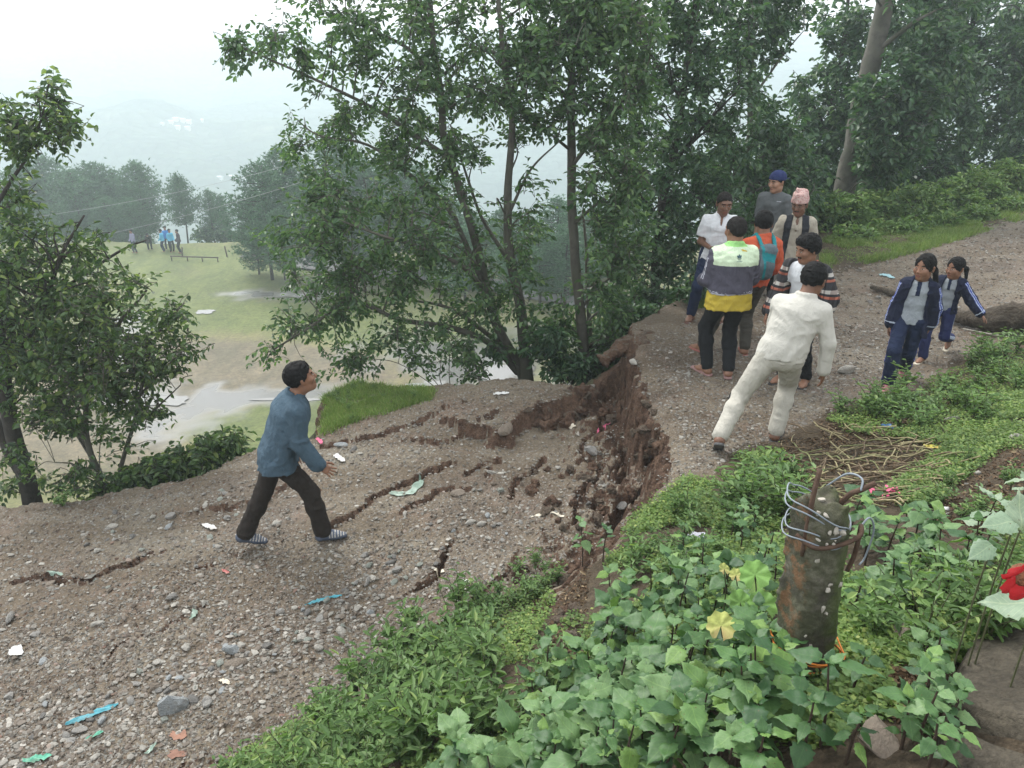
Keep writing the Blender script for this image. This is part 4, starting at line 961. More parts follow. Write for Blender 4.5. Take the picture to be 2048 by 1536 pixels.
    allp = np.array([J[q + sd] for q in 'sewhka' for sd in 'RL'] + [N, P]); lo = allp.min(0) - .2; hi = allp.max(0) + .2; lo[2] = min(lo[2], -.05)
    # ---- the body: one surface from feet to neck; head and hands at a finer grain in the same mesh
    bv = .0125 if not low else .03
    s = SDF(lo, hi, bv); torso(s, 0.0)
    for sd in 'RL':
        arm(s, sd, 0.0, to=2); leg(s, sd, 0.0)
        a, fd = J['a' + sd], J['f' + sd]; fu = nrm3(np.array([0, 0, 1.0]) - fd * fd[2]); J['fu' + sd] = fu
        s.cap(a, a - fd * .03 - fu * .045, .034, .034, .02); s.cap(a - fd * .02 - fu * .045, a + fd * .12 - fu * .058, .034, .024, .03, np.cross(fd, fu), .75); s.cap(a, a + fd * .10 - fu * .05, .034, .022, .03)
        s.cap(a + fd * .10 - fu * .058, a + fd * .175 - fu * .062, .022, .015, .03, np.cross(fd, fu), .6)
    v, f = s.mesh(); vs, fs, ms = [v], [f], [np.zeros(len(f), int)]; n = len(v)
    v, f, mi = head_parts(root, cfg, hc, HM, hs, N, low); vs.append(v); fs.append(f + n); ms.append(mi); n += len(v)
    if not low:
        for sd, k in (('R', 1), ('L', -1)):
            hd_ = g.get('hand' + sd, {}); d = nrm3(hd_.get('dir', J['fd' + sd])); pn = hd_.get('palm', RV * -k + FV * .2)
            v, f = hand_geo(J['w' + sd] + d * .012, d, pn, 1.0, hd_.get('curl', .45), hd_.get('thumb', 1 if np.dot(np.cross(d, nrm3(pn)), FV) > 0 else -1), hd_.get('spread', .12))
            vs.append(v); fs.append(f + n); ms.append(np.zeros(len(f), int)); n += len(v)
    bro = M_HAIR
    link('body', mesh_np('body', np.concatenate(vs), np.concatenate(fs), True, [cfg['skin'], bro, M_LIP], np.concatenate(ms)), root)
    def put(name, s, mats, mi=None, smooth=True):
        v, f = s.mesh()
        if not len(f): return None
        m = None if mi is None else mi(v[f].mean(1))
        return link(name, mesh_np(name, v, f, smooth, mats, m), root)
    W = lambda p: hc + HM @ (np.asarray(p, float) * hs)
    ctx = dict(J=J, P=P, N=N, RV=RV, FV=FV, HF=HF, HR=HR, C1=C1, C2=C2, ST=ST, hc=hc, HM=HM, W=W, hs=hs, put=put, root=root, lo=lo, hi=hi, torso=torso, arm=arm, leg=leg, spine=spine, up=up, vox=vox)
    # ---- eyes
    if not low and not cfg.get('no_eyes'):
        for sx in (-1, 1):
            e = SDF(W((sx*.031, .082, .006)) - .02, W((sx*.031, .082, .006)) + .02, .003); e.ell(W((sx*.031, .0835, .0055)), np.array((.0125, .009, .0042)) * hs, HM)
            v, f = e.mesh(); c = (v[f].mean(1) - hc) @ HM / hs
            link('eye', mesh_np('eye', v, f, True, [M_EYE, M_IRIS], (np.abs(c[:, 0] - sx*.031) < .0058).astype(int)), root)
    # ---- hair
    hr_ = cfg.get('hair', {})
    if hr_ is not None:
        th = hr_.get('t', .010); hv = .006 if not low else .02
        s = SDF(hc - .22 * hs - np.array([0, 0, .22 if hr_.get('long') else 0]), hc + .19 * hs, hv)
        s.ell(W((0, -.016, .030)), (np.array((.077, .095, .089)) + th) * hs, HM)
        if hr_.get('top'): s.ell(W((0, .03, .095)), np.array((.06, .06, .035)) * hs * hr_['top'], HM, .03); s.ell(W((.01, -.02, .10)), np.array((.06, .07, .035)) * hs * hr_['top'], HM, .03)
        X, Y, Z = np.meshgrid(*s.coords(), indexing='ij'); q = (np.stack([X, Y, Z], -1) - hc) @ HM / hs
        low_h = hr_.get('low', -.055); q = q + (.007 * (vn3(X * 45, Y * 45, Z * 45, 3) + .6 * vn3(X * 90, Y * 90, Z * 90, 4)))[..., None]; line = np.where(q[..., 1] > 0, -.012 + .94 * q[..., 1] + hr_.get('fringe', 0) - hr_.get('part', 0) * np.abs(q[..., 0]), -.012 + (-.012 - low_h) / .085 * q[..., 1])
        s.d = np.maximum(s.d, ((line - q[..., 2]) * .7 * hs).astype(np.float32))
        if hr_.get('fade') is None: pass
        for a, b_, r0, r1 in hr_.get('tails', []): s.cap(W(a), W(b_), r0, r1, .02)
        s.wrinkle(.006, 42, 3)
        if hr_.get('messy'): s.wrinkle(hr_['messy'], 34, 4)
        put('hair', s, [hr_.get('mat', M_HAIR)])
    # ---- trousers
    bt = cfg['bottom']; s = SDF(lo, hi, vox)
    s.cap(up(P, -.03), P + spine * .07, .103 * bulk + .004, .099 * bulk + .004, .04, HR, .66)
    for sd in 'RL': leg(s, sd, bt.get('loose', .016), .035, bt.get('hem', .04), bt.get('flare', .012))
    s.cut(tuple(spine), float(np.dot(spine, P + spine * .10)))
    s.wrinkle(bt.get('wr', .007), 13, 21, 1.6)
    def bmi(c):
        m = np.zeros(len(c), int)
        if bt.get('stripe'):
            for sd, k in (('R', 1), ('L', -1)):
                for a, b_ in ((J['h' + sd], J['k' + sd]), (J['k' + sd], J['a' + sd])):
                    t = ((c - a) @ (b_ - a)) / ((b_ - a) @ (b_ - a)); q = c - (a + np.clip(t, 0, 1)[:, None] * (b_ - a)); x = q @ (HR * k); y = q @ HF
                    w = bt['stripe'] if not isinstance(bt['stripe'], tuple) else bt['stripe'][0]
                    m[(t > -.02) & (t < 1.02) & (x > .03) & (np.abs(y) < w) & (np.linalg.norm(q, axis=1) < .12)] = 1
        return m
    put('trousers', s, bt['mats'], bmi)
    # ---- upper garments
    for T in cfg['tops']:
        s = SDF(lo, hi, vox); o = T.get('o', .014); torso(s, o)
        hem = T.get('hem', -.04)
        if hem < -.03:
            s.cap(up(P, -.03), up(P, hem - .03), (.112 * bulk + o), (.118 * bulk + o + T.get('skirt', 0)), .03, HR, .70)
        s.cut((0, 0, -1.0), -(P[2] + hem))
        for sd in 'RL':
            if T.get('sleeve', 2) > 0: arm(s, sd, o + T.get('so', 0), .025, T.get('sleeve', 2), T.get('cuff', .006))
        if T.get('sleeve', 2) < 1:
            s2 = s
        if T.get('hemslope'): pass
        # short sleeves end square across the upper arm; long sleeves end at the wrist
        for sd in 'RL':
            if 0 < T.get('sleeve', 2) < 1:
                a, e = J['s' + sd], J['e' + sd]; u = nrm3(e - a); c0 = a + (e - a) * T['sleeve']
                X, Y, Z = np.meshgrid(*s.coords(), indexing='ij'); q = np.stack([X, Y, Z], -1) - a; t = q @ u; rad = np.linalg.norm(q - t[..., None] * u, axis=-1)
                near = (rad < .085) & (t > np.dot(c0 - a, u)); s.d = np.where(near, np.maximum(s.d, (t - np.dot(c0 - a, u)).astype(np.float32)), s.d)
        if T.get('collar'):
            rr, hh, cr = T['collar']; pts = []
            for q in np.linspace(T.get('cgap', .35), 2 * np.pi - T.get('cgap', .35), 15):
                pts.append(N + FV * (math.cos(q) * rr * .95 + .0) + RV * math.sin(q) * rr + np.array([0, 0, hh + .012 * -math.cos(q) * 1.2]))
            for a, b_ in zip(pts[:-1], pts[1:]): s.cap(a, b_, cr, cr, .008); s.cap(up(a, -.02), up(b_, -.02), cr * 1.1, cr * 1.1, .012)
        if T.get('vneck'):
            w, dp = T['vneck']; a = N + FV * .075 + np.array([0, 0, .02]); s.cap(a, N - spine * (dp + .02) + FV * .128, w, .010, .01, sub=True)
        if T.get('open'):
            w0, w1 = T['open']; a = N + FV * .12 + np.array([0, 0, .03]) + RV * T.get('ox', 0); bb = up(P, hem - .05) + FV * .17 + RV * T.get('ox', 0)
            s.cap(a, bb, w0, w1, .012, FV, .45, sub=True)
        if T.get('armhole'):
            for sd, k in (('R', 1), ('L', -1)):
                X, Y, Z = np.meshgrid(*s.coords(), indexing='ij'); v_ = (np.stack([X, Y, Z], -1) - ST) @ (RV * k) - (sw - .008); s.d = np.maximum(s.d, v_.astype(np.float32))
        s.wrinkle(T.get('wr', .006) * 1.15, T.get('wf', 11), 31, T.get('wv', .8)); s.wrinkle(T.get('wr', .006) * .5, 27, 33, .7)
        put(T['name'], s, T['mats'], (lambda c, T=T: T['mi'](c, ctx)) if T.get('mi') else None)
    # ---- footwear
    sh_ = cfg['shoes']
    for sd, k in (('R', 1), ('L', -1)):
        if low: continue
        a, fd, fu = J['a' + sd], J['f' + sd], J['fu' + sd]; fx = np.cross(fd, fu)
        s = SDF(a - .27, a + .27, .0058)
        if sh_['type'] == 'shoe':
            s.cap(a + fu * -.01, a - fd * .03 - fu * .045, .042, .042, .02); s.cap(a - fd * .025 - fu * .045, a + fd * .12 - fu * .052, .042, .034, .02, fx, .8); s.cap(a, a + fd * .11 - fu * .045, .040, .030, .03); s.cap(a + fd * .10 - fu * .055, a + fd * .18 - fu * .060, .034, .026, .02, fx, .8)
            s.cut(tuple(-fu), float(np.dot(-fu, a - fu * .086))); s.cut(tuple(fu), float(np.dot(fu, a + fu * .012)))
            cc = lambda c: ((c - a) @ fu < -.068).astype(int) + 2 * (((c - a) @ fd > .04) & ((c - a) @ fu > -.045) & (np.sin(((c - a) @ fd) * 260) > .2) & ((c - a) @ fu < -.0)).astype(int) * (1 if len(sh_['mats']) > 2 else 0)
            put('shoe', s, sh_['mats'], cc)
        else:
            s.cap(a - fd * .045 - fu * .083, a + fd * .19 - fu * .083, .040, .043, .01, fx, .95)
            s.cut(tuple(fu), float(np.dot(fu, a - fu * .070))); s.cut(tuple(-fu), float(np.dot(-fu, a - fu * .094)))
            if sh_['type'] == 'slide':
                for q in np.linspace(-1, 1, 9)[:-1]:
                    pa = a + fd * .095 - fu * .038 + fx * q * .036 - fu * .030 * q * q; q2 = q + .25; pb = a + fd * .095 - fu * .038 + fx * q2 * .036 - fu * .030 * q2 * q2
                    s.cap(pa, pb, .009, .009, .006, fd, .33)
            else:
                top = a + fd * .135 - fu * .055
                for q in (-1, 1):
                    m_ = a + fd * .08 + fx * .030 * q - fu * .034; e_ = a + fd * .03 + fx * .038 * q - fu * .072
                    s.cap(top, m_, .006, .007, .004); s.cap(m_, e_, .007, .007, .004)
            put('sandal', s, sh_['mats'], (lambda c: ((c - a) @ fu < -.072).astype(int)) if len(sh_['mats']) > 1 else None)
    return ctx
SK1 = skin_mat('brown_skin', (.23, .115, .068)); SK2 = skin_mat('deep_brown_skin', (.16, .078, .046)); SK3 = skin_mat('light_brown_skin', (.33, .18, .115))
HANG = lambda k, f=0: ((k * .16, .02 + f, -1), (k * .03, .25 + f, -1))

# 1 the man in the blue jacket, striding to the right across the slumped road
c_blue = cloth('steel_blue_cloth', (.060, .096, .128)); c_dbrown = cloth('dark_brown_cloth', (.028, .023, .02)); c_navy = cloth('navy_cloth', (.016, .024, .055)); c_black = cloth('black_cloth', (.014, .015, .017))
m_shoe = plain('grey_blue_shoe', (.07, .085, .12), .7, .2, 40); m_sole = plain('pale_sole', (.35, .34, .32), .7); m_dark = plain('dark_sole', (.03, .03, .03), .7)
def mi_blue(c, x):
    f = (c - x['C2']) @ x['FV']; s_ = (c - x['C2']) @ x['RV']; return ((f > .105) & (np.abs(s_) < .05) & (c[:, 2] < x['N'][2] + .01)).astype(int)
person('man in a steel blue jacket and dark trousers striding across the slumped gravel', (572, 1082), 1.69, -76,
 dict(pelvis=(0, .03, .915), neck=(0, .24, 1.42), hip_yaw=0, shoulder_yaw=8, armR=((.12, .02, -1), (.0, .55, -1)), armL=((-.14, -.22, -1), (-.05, .2, -1)),
      footR=((.07, .33, .085), (.05, 1, 0)), footL=((-.05, -.38, .11), (0, 1, -.3)), head=dict(yaw=14, pitch=12, off=(0, .05, .135)), handR=dict(palm=(-.3, .3, -.4), curl=.22, spread=.3, dir=(.05, .8, -.6)), handL=dict(curl=.4)),
 dict(skin=SK1, hair=dict(t=.009, top=.5), bulk=1.16, bottom=dict(mats=[c_dbrown], loose=.022, flare=.02), shoes=dict(type='shoe', mats=[m_shoe, m_dark, m_sole]),
      tops=[dict(name='jacket', mats=[c_blue, plain('dark_teal_cloth', (.03, .045, .055))], o=.028, hem=-.11, skirt=.02, collar=(.070, .030, .014), wr=.009, wf=8, cuff=.010, mi=mi_blue)]))

# 2 white polo shirt, facing the camera
c_white = cloth('white_cloth', (.62, .64, .66), .05)
ctx = person('man in a white polo shirt looking at the phone in his hand, navy trousers', (1418, 638), 1.66, 172,
 dict(pelvis=(.02, 0, .90), neck=(-.02, .02, 1.42), armR=((.22, -.02, -1), (-.42, .85, -.12)), armL=((-.25, .0, -1), (.25, .8, -.25)), footR=((.25, .08, .085), (.35, 1, 0)), footL=((-.12, -.05, .085), (-.2, 1, 0)),
      head=dict(yaw=10, pitch=-14, off=(-.01, .045, .128)), handR=dict(palm=(-.5, .1, .8), curl=.5), handL=dict(palm=(.4, 0, .8), curl=.5)),
 dict(skin=SK2, hair=dict(t=.006, fringe=.012, mat=M_HAIRG), bulk=1.14, bottom=dict(mats=[c_navy], loose=.016), shoes=dict(type='flip', mats=[plain('brown_sandal', (.10, .045, .035), .7)]),
      tops=[dict(name='polo_shirt', mats=[c_white], o=.018, so=.014, sleeve=.72, hem=-.10, skirt=.008, collar=(.072, .015, .010), cgap=.7, vneck=(.030, .14), wr=.007)]))
def small_box(name, ctx, c, ax, ay, az, mat, label=None):
    """a small box part given by centre and half axes in the figure's frame"""
    c = np.asarray(c); ax, ay, az = map(np.asarray, (ax, ay, az)); v = [c + i * ax + j * ay + k * az for k in (-1, 1) for j in (-1, 1) for i in (-1, 1)]
    f = [(0, 2, 3, 1), (4, 5, 7, 6), (0, 1, 5, 4), (2, 6, 7, 3), (0, 4, 6, 2), (1, 3, 7, 5)]
    return mesh_np(name, np.array(v), np.array(f), False, [mat])
w = ctx['J']['wR'] + nrm3((-.42, .85, -.12)) * .10 + np.array([-.01, .01, .022])
ph = link('phone', small_box('phone', ctx, w, np.array((.036, .018, 0)), np.array((-.035, .066, .02)), np.array((0, -.001, .005)), plain('phone_black', (.03, .03, .035), .25, .05)), None)
ph.matrix_world = Matrix.LocRotScale(ctx['root'].location, ctx['root'].rotation_euler, ctx['root'].scale)
tag(ph, 'dark phone held in the hand of the man in white', 'phone')

# 3 two-tone training jacket over a yellow shirt, back to the camera
c_grey = cloth('slate_purple_cloth', (.075, .072, .095)); c_mint = cloth('pale_mint_cloth', (.58, .70, .50), .05); c_lime = cloth('lime_cloth', (.32, .62, .22)); c_yel = cloth('mustard_yellow_cloth', (.46, .35, .05)); c_band = cloth('pale_grey_band', (.42, .43, .48))
def mi_jk(c, x):
    up_ = (c - x['ST']) @ x['spine']; s_ = np.abs((c - x['ST']) @ x['RV']); m = np.zeros(len(c), int)
    m[(up_ > -.13) & (s_ < .235)] = 1; m[(up_ > .055) & (s_ < .11)] = 2
    z0 = x['P'][2] + .045; b = (c[:, 2] < z0 + .022) & (np.linalg.norm(c[:, :2] - x['P'][:2], axis=1) < .24); m[b] = 3; m[b & (np.abs(c[:, 2] - z0 - .009) < .0045)] = 0
    for sd in 'RL':
        a, e, w = x['J']['s' + sd], x['J']['e' + sd], x['J']['w' + sd]
        t = ((c - a) @ (e - a)) / ((e - a) @ (e - a)); q = c - a - np.clip(t, 0, 1)[:, None] * (e - a)
        k = 1 if sd == 'R' else -1; m[(t > .15) & (t < 1) & (q @ (x['RV'] * k) > .03) & (np.abs(np.abs(q @ x['FV'] + .01) - .012) < .006) & (s_ > .17)] = 3
    return m
ctx = person('man from behind in grey and pale mint training jacket over a yellow shirt', (1434, 750), 1.71, 4,
 dict(pelvis=(.03, 0, .91), neck=(.05, .04, 1.42), armR=((.20, .12, -1), (-.35, .8, -.25)), armL=((-.20, .10, -1), (.10, .9, -.25)), footR=((.10, -.05, .085), (.25, 1, 0)), footL=((-.10, .06, .085), (-.45, 1, 0)),
      head=dict(yaw=18, pitch=-6, off=(0, .04, .132)), handR=dict(curl=.5), handL=dict(curl=.5)),
 dict(skin=SK1, hair=dict(t=.007, mat=M_HAIRG), bulk=1.20, shoulder=.175, bottom=dict(mats=[c_black], loose=.022, flare=.006), shoes=dict(type='flip', mats=[plain('pinkish_sandal', (.28, .17, .16), .7)]),
      tops=[dict(name='undershirt', mats=[c_yel], o=.022, hem=-.13, sleeve=0, skirt=.012, wr=.008), dict(name='training_jacket', mats=[c_grey, c_mint, c_lime, c_band], o=.032, so=.004, hem=.045, collar=(.070, .028, .014), wr=.008, wf=8, mi=mi_jk)]))
# emblem and word across the shoulders, laid on the cloth
def back_mark(ctx):
    jk = [o for o in ctx['root'].children if o.name.startswith('training_jacket')][0]; me = jk.data
    bv = BVHTree.FromPolygons([v.co[:] for v in me.vertices], [tuple(p.vertices) for p in me.polygons])
    cx = ctx['ST'] - ctx['spine'] * .035; mb = MB()
    def drop(pts):
        out = []
        for x, z in pts:
            p = cx + ctx['RV'] * x + ctx['spine'] * z - ctx['FV'] * .6; h = bv.ray_cast(Vector(p), Vector(ctx['FV']), 1.2)
            out.append((np.array(h[0]) if h[0] is not None else p + ctx['FV'] * .45) - ctx['FV'] * .003)
        return np.array(out)
    def poly(pts):
        pts = np.array(pts); c = pts.mean(0); P3 = drop(np.r_[pts, [c]]); n = len(pts); k = np.arange(n); mb.add(P3, np.c_[k, (k + 1) % n, np.full(n, n)])
    def leaf(ang, L, w, gap):
        d = np.array([math.sin(ang), math.cos(ang)]); s_ = np.array([d[1], -d[0]]); t = np.linspace(0, 1, 9); r = np.sin(np.pi * t ** .8) * w
        return [tuple(d * (L * a) + s_ * b + [0, gap]) for a, b in zip(t, r)] + [tuple(d * (L * a) - s_ * b + [0, gap]) for a, b in zip(t[::-1], r[::-1])][1:-1]
    for a in (-.85, 0, .85): poly(leaf(a, .034, .011, .004))
    for k in range(3): poly([(-.022 + .004*k, .000 - .005 * k), (.022 - .004*k, .000 - .005 * k), (.021 - .004*k, -.0028 - .005 * k), (-.021 + .004*k, -.0028 - .005 * k)])
    cu = bpy.data.curves.new('back_word', 'FONT'); cu.body = 'adidas'; cu.size = .024; cu.align_x = 'CENTER'; cu.resolution_u = 2
    to = bpy.data.objects.new('back_word', cu); COL.objects.link(to); dg = bpy.context.evaluated_depsgraph_get(); tm = to.evaluated_get(dg).to_mesh()
    pts = [(v.co.x, v.co.y - .034) for v in tm.vertices]; P3 = drop(pts); fs = [tuple(p.vertices) for p in tm.polygons]
    for p in fs:
        for k in range(1, len(p) - 1): mb.add(P3[[p[0], p[k], p[k+1]]], np.array([[0, 1, 2]]))
    to.to_mesh_clear() if False else None
    bpy.data.objects.remove(to)
    link('back_emblem', mb.mesh('back_emblem', [plain('dark_print', (.05, .10, .11), .8)], False), ctx['root'])
back_mark(ctx)

# 4 orange jacket and grey-teal rucksack
c_org = cloth('orange_red_cloth', (.48, .095, .045)); c_bag = cloth('rucksack_grey', (.10, .13, .145)); c_teal = cloth('rucksack_teal', (.02, .20, .22)); c_ol = cloth('olive_grey_cloth', (.06, .055, .045))
ctx = person('man in an orange jacket carrying a grey and teal rucksack, seen from behind', (1474, 704), 1.66, 8,
 dict(pelvis=(.06, 0, .88), neck=(.19, .10, 1.37), armR=((.22, .02, -1), (-.25, .75, -.5)), armL=((-.5, .35, -.9), (-.55, .35, -.55)), footR=((.06, -.06, .085), (.3, 1, 0)), footL=((-.42, .05, .085), (-.5, 1, 0)),
      head=dict(yaw=-22, pitch=-16, off=(0.01, .05, .125)), handL=dict(curl=.5, palm=(.3, .4, -.5)), handR=dict(curl=.5)),
 dict(skin=SK1, hair=dict(t=.014, top=.8), bulk=1.05, bottom=dict(mats=[c_ol], loose=.016), shoes=dict(type='slide', mats=[plain('pink_clog', (.34, .13, .11), .6)]),
      tops=[dict(name='jacket', mats=[c_org], o=.030, so=.006, hem=-.03, collar=(.070, .024, .014), wr=.010, wf=8)]))
def rucksack(ctx):
    x = ctx; s = SDF(x['lo'] - .1, x['hi'] + .2, .0095); up_, FV, RV = x['spine'], x['FV'], x['RV']; c = x['ST'] - FV * .20
    for sx in (-1, 1): s.cap(c + RV * .06 * sx - up_ * .06, c + RV * .065 * sx - up_ * .32, .05, .055, .06)
    s.cap(c - up_ * .04, c - up_ * .32, .06, .065, .06); s.cap(c - FV * .05 - up_ * .22 - RV * .05, c - FV * .05 - up_ * .22 + RV * .05, .045, .045, .03, up_, .6)
    for sx in (-1, 1):
        q = [c + RV * .075 * sx - up_ * .03, x['ST'] - FV * .10 + RV * .085 * sx + up_ * .05, x['ST'] + RV * .09 * sx + up_ * .085, x['ST'] + FV * .11 + RV * .10 * sx + up_ * .0]
        for a, b in zip(q[:-1], q[1:]): s.cap(a, b, .020, .020, .01)
    s.wrinkle(.006, 12, 8)
    v, f = s.mesh(); cc = v[f].mean(1) - c; u = cc @ up_; r_ = np.abs(cc @ RV); fr = cc @ FV
    mi = ((u > -.01) & (fr > .0)).astype(int); mi[(np.abs(u + .13) < .045) & (r_ < .10) & (fr < -.05)] = 1; mi[(np.abs(r_ - .09) < .012) & (u < -.02)] = 1
    o = link('rucksack', mesh_np('rucksack', v, f, True, [c_bag, c_teal], mi)); o.matrix_world = Matrix.LocRotScale(x['root'].location, x['root'].rotation_euler, x['root'].scale)
    tag(o, 'grey and teal rucksack on the back of the man in orange', 'rucksack')
rucksack(ctx)

# 5 navy cap worn backwards, grey T-shirt
c_tee = cloth('grey_marl_cloth', (.115, .125, .13)); c_cap = cloth('navy_cap_cloth', (.022, .032, .10))
ctx = person('slim young man in grey T-shirt and navy cap at the back of the group', (1526, 588), 1.72, 150,
 dict(pelvis=(0, 0, .93), neck=(.0, .03, 1.44), armR=((.12, .03, -1), (.05, .12, -1)), armL=((-.14, .0, -1), (-.02, .15, -1)), footR=((.10, .03, .085), (.15, 1, 0)), footL=((-.10, .0, .085), (-.2, 1, 0)),
      head=dict(yaw=-32, pitch=-8, off=(0, .045, .135))),
 dict(skin=SK3, hair=dict(t=.004), bulk=.90, shoulder=.148, bottom=dict(mats=[c_black]), shoes=dict(type='shoe', mats=[c_black, m_sole]),
      tops=[dict(name='t_shirt', mats=[c_tee, c_band], o=.022, so=.012, sleeve=.95, hem=-.14, wr=.008, wf=8, collar=(.064, -.002, .010), cgap=.1, mi=lambda c, x: ((np.abs((c - x['C2']) @ x['RV'] + .07) < .028) & (np.abs(c[:, 2] - x['C2'][2] - .045) < .006) & ((c - x['C2']) @ x['FV'] > .05)).astype(int))]))
def cap_hat(x):
    s = SDF(x['hc'] - .25, x['hc'] + .25, .006); W, M, hs = x['W'], x['HM'], x['hs']
    s.ell(W((0, -.016, .040)), np.array((.094, .108, .094)) * hs, M); X, Y, Z = np.meshgrid(*s.coords(), indexing='ij'); q = (np.stack([X, Y, Z], -1) - x['hc']) @ M
    s.d = np.maximum(s.d, (.030 - q[..., 2] + .18 * q[..., 1]).astype(np.float32))
    for sx in np.linspace(-1, 1, 7): s.cap(W((sx * .055, -.10, .028)), W((sx * .06, -.165 + .02 * sx * sx, .010)), .006, .005, .006)
    s.cap(W((0, -.016, .132)), W((0, -.016, .136)), .008, .006, .004)
    x['put']('cap', s, [c_cap])
cap_hat(ctx)

# 6 patterned topi, dark waistcoat over a beige shirt
def pattern_mat():
    m, t, b = new_mat('patterned_topi_cloth'); v = objco(t); n = noise(t, 30, 3, .6, v, 1.0)
    w = nd(t, 'ShaderNodeTexWave'); w.inputs['Scale'].default_value = 22; w.inputs['Distortion'].default_value = 6; t.links.new(v, w.inputs['Vector'])
    c = ramp(t, n, [(.42, (.50, .40, .36)), (.5, (.30, .10, .11)), (.56, (.50, .41, .37)), (.64, (.12, .06, .08))], 'CONSTANT'); c = mixc(t, ramp(t, w.outputs['Fac'], [(.75, (0, 0, 0)), (.82, (1, 1, 1))]), c, (.5, .27, .24))
    t.links.new(c, b.inputs['Base Color']); b.inputs['Roughness'].default_value = .9; return m
M_TOPI = pattern_mat(); c_beige = cloth('beige_cloth', (.36, .33, .27)); c_vest = cloth('charcoal_waistcoat', (.024, .026, .032)); c_gr = cloth('warm_grey_cloth', (.10, .10, .095))
ctx = person('older man in a pink patterned topi, dark waistcoat and beige shirt, hands behind his back', (1566, 632), 1.64, 163,
 dict(pelvis=(0, 0, .90), neck=(.0, .02, 1.41), armR=((.30, -.12, -1), (-.45, -.55, -.55)), armL=((-.34, -.10, -1), (.45, -.55, -.55)), footR=((.11, .04, .085), (.25, 1, 0)), footL=((-.11, .0, .085), (-.2, 1, 0)),
      head=dict(yaw=-20, pitch=-10, off=(0, .05, .130)), handR=dict(curl=.5), handL=dict(curl=.5)),
 dict(skin=SK2, hair=dict(t=.005, mat=M_HAIRG), bulk=1.05, moustache=True, bottom=dict(mats=[c_gr]), shoes=dict(type='shoe', mats=[c_black, m_dark]),
      tops=[dict(name='shirt', mats=[c_beige], o=.016, so=.016, sleeve=1.0, cuff=.02, hem=-.20, skirt=.01, wr=.008, collar=(.070, .012, .011), cgap=.6, vneck=(.028, .20)), dict(name='waistcoat', mats=[c_vest], o=.027, sleeve=0, hem=-.06, open=(.055, .10), armhole=True, wr=.005)]))
def topi(x):
    W, M, hs = x['W'], x['HM'], x['hs']; s = SDF(x['hc'] - .27, x['hc'] + .27, .006)
    for z, r in ((.035, .094), (.075, .090), (.12, .080)): s.ell(W((0, -.014, z)), np.array((r, r * 1.14, .05)) * hs, M, .02)
    s.cap(W((-.035, -.04, .150)), W((.03, .02, .178)), .03, .018, .03); s.cap(W((.035, .0, .175)), W((.04, .01, .192)), .016, .008, .012)
    X, Y, Z = np.meshgrid(*s.coords(), indexing='ij'); q = (np.stack([X, Y, Z], -1) - x['hc']) @ M; s.d = np.maximum(s.d, (.038 - q[..., 2] + .10 * q[..., 1]).astype(np.float32))
    s.wrinkle(.005, 20, 5); x['put']('topi', s, [M_TOPI])
topi(ctx)
def glasses(x):
    W = x['W']; mb = MB()
    for sx in (-1, 1):
        a = np.linspace(0, 2 * np.pi, 13); add_tube(mb, [W((sx * .032 + .019 * math.cos(q), .104, .004 + .014 * math.sin(q))) for q in a], .0016, 4, cap=False)
        add_tube(mb, [W((sx * .051, .103, .008)), W((sx * .078, .05, .008)), W((sx * .083, -.01, .006))], .0016, 4)
    add_tube(mb, [W((-.013, .106, .006)), W((.013, .106, .006))], .0016, 4)
    link('spectacles', mb.mesh('spectacles', [plain('spectacle_frame', (.03, .025, .02), .3)]), x['root'])
glasses(ctx)

# 7 checked overshirt over a white T-shirt
def check_mat():
    m, t, b = new_mat('checked_cloth'); v = objco(t); sx = nd(t, 'ShaderNodeSeparateXYZ'); t.links.new(v, sx.inputs[0])
    def band(o, per, off):
        a = nd(t, 'ShaderNodeMath', operation='MULTIPLY_ADD'); a.inputs[1].default_value = 1 / per; a.inputs[2].default_value = off; t.links.new(o, a.inputs[0])
        f = nd(t, 'ShaderNodeMath', operation='FRACT'); t.links.new(a.outputs[0], f.inputs[0]); return f.outputs[0]
    h = ramp(t, band(sx.outputs[2], .17, .2), [(0, (.03, .03, .035)), (.30, (.34, .11, .07)), (.45, (.02, .02, .025)), (.60, (.42, .40, .37)), (.82, (.03, .03, .035))], 'CONSTANT')
    w = ramp(t, band(sx.outputs[0], .13, .1), [(0, (1, 1, 1)), (.35, (.35, .33, .33)), (.5, (1.2, 1.15, 1.1)), (.62, (.5, .4, .38))], 'CONSTANT')
    c = mixc(t, .8, h, w, 'MULTIPLY'); t.links.new(c, b.inputs['Base Color']); b.inputs['Roughness'].default_value = .9; return m
ctx = person('young man with thick dark hair in a checked overshirt over a white T-shirt', (1586, 764), 1.66, 138,
 dict(pelvis=(.02, -.03, .89), neck=(.02, .06, 1.36), armR=((.30, .10, -1), (.05, .65, -.8)), armL=((-.42, -.05, -1), (.15, .35, -.9)), footR=((.11, .05, .085), (.2, 1, 0)), footL=((-.11, -.05, .085), (-.2, 1, 0)),
      head=dict(yaw=-34, pitch=-12, off=(0, .055, .130))),
 dict(skin=SK1, hair=dict(t=.016, top=1.0, messy=.006, fringe=-.004), face=.95, moustache=True, bottom=dict(mats=[c_black]), shoes=dict(type='flip', mats=[m_dark]),
      tops=[dict(name='t_shirt', mats=[c_white], o=.014, sleeve=.5, hem=-.10, wr=.005), dict(name='overshirt', mats=[check_mat()], o=.034, so=.014, sleeve=1.9, cuff=.02, hem=-.10, open=(.125, .17), ox=.03, collar=(.075, .012, .013), cgap=.9, wr=.008, wf=9)]))

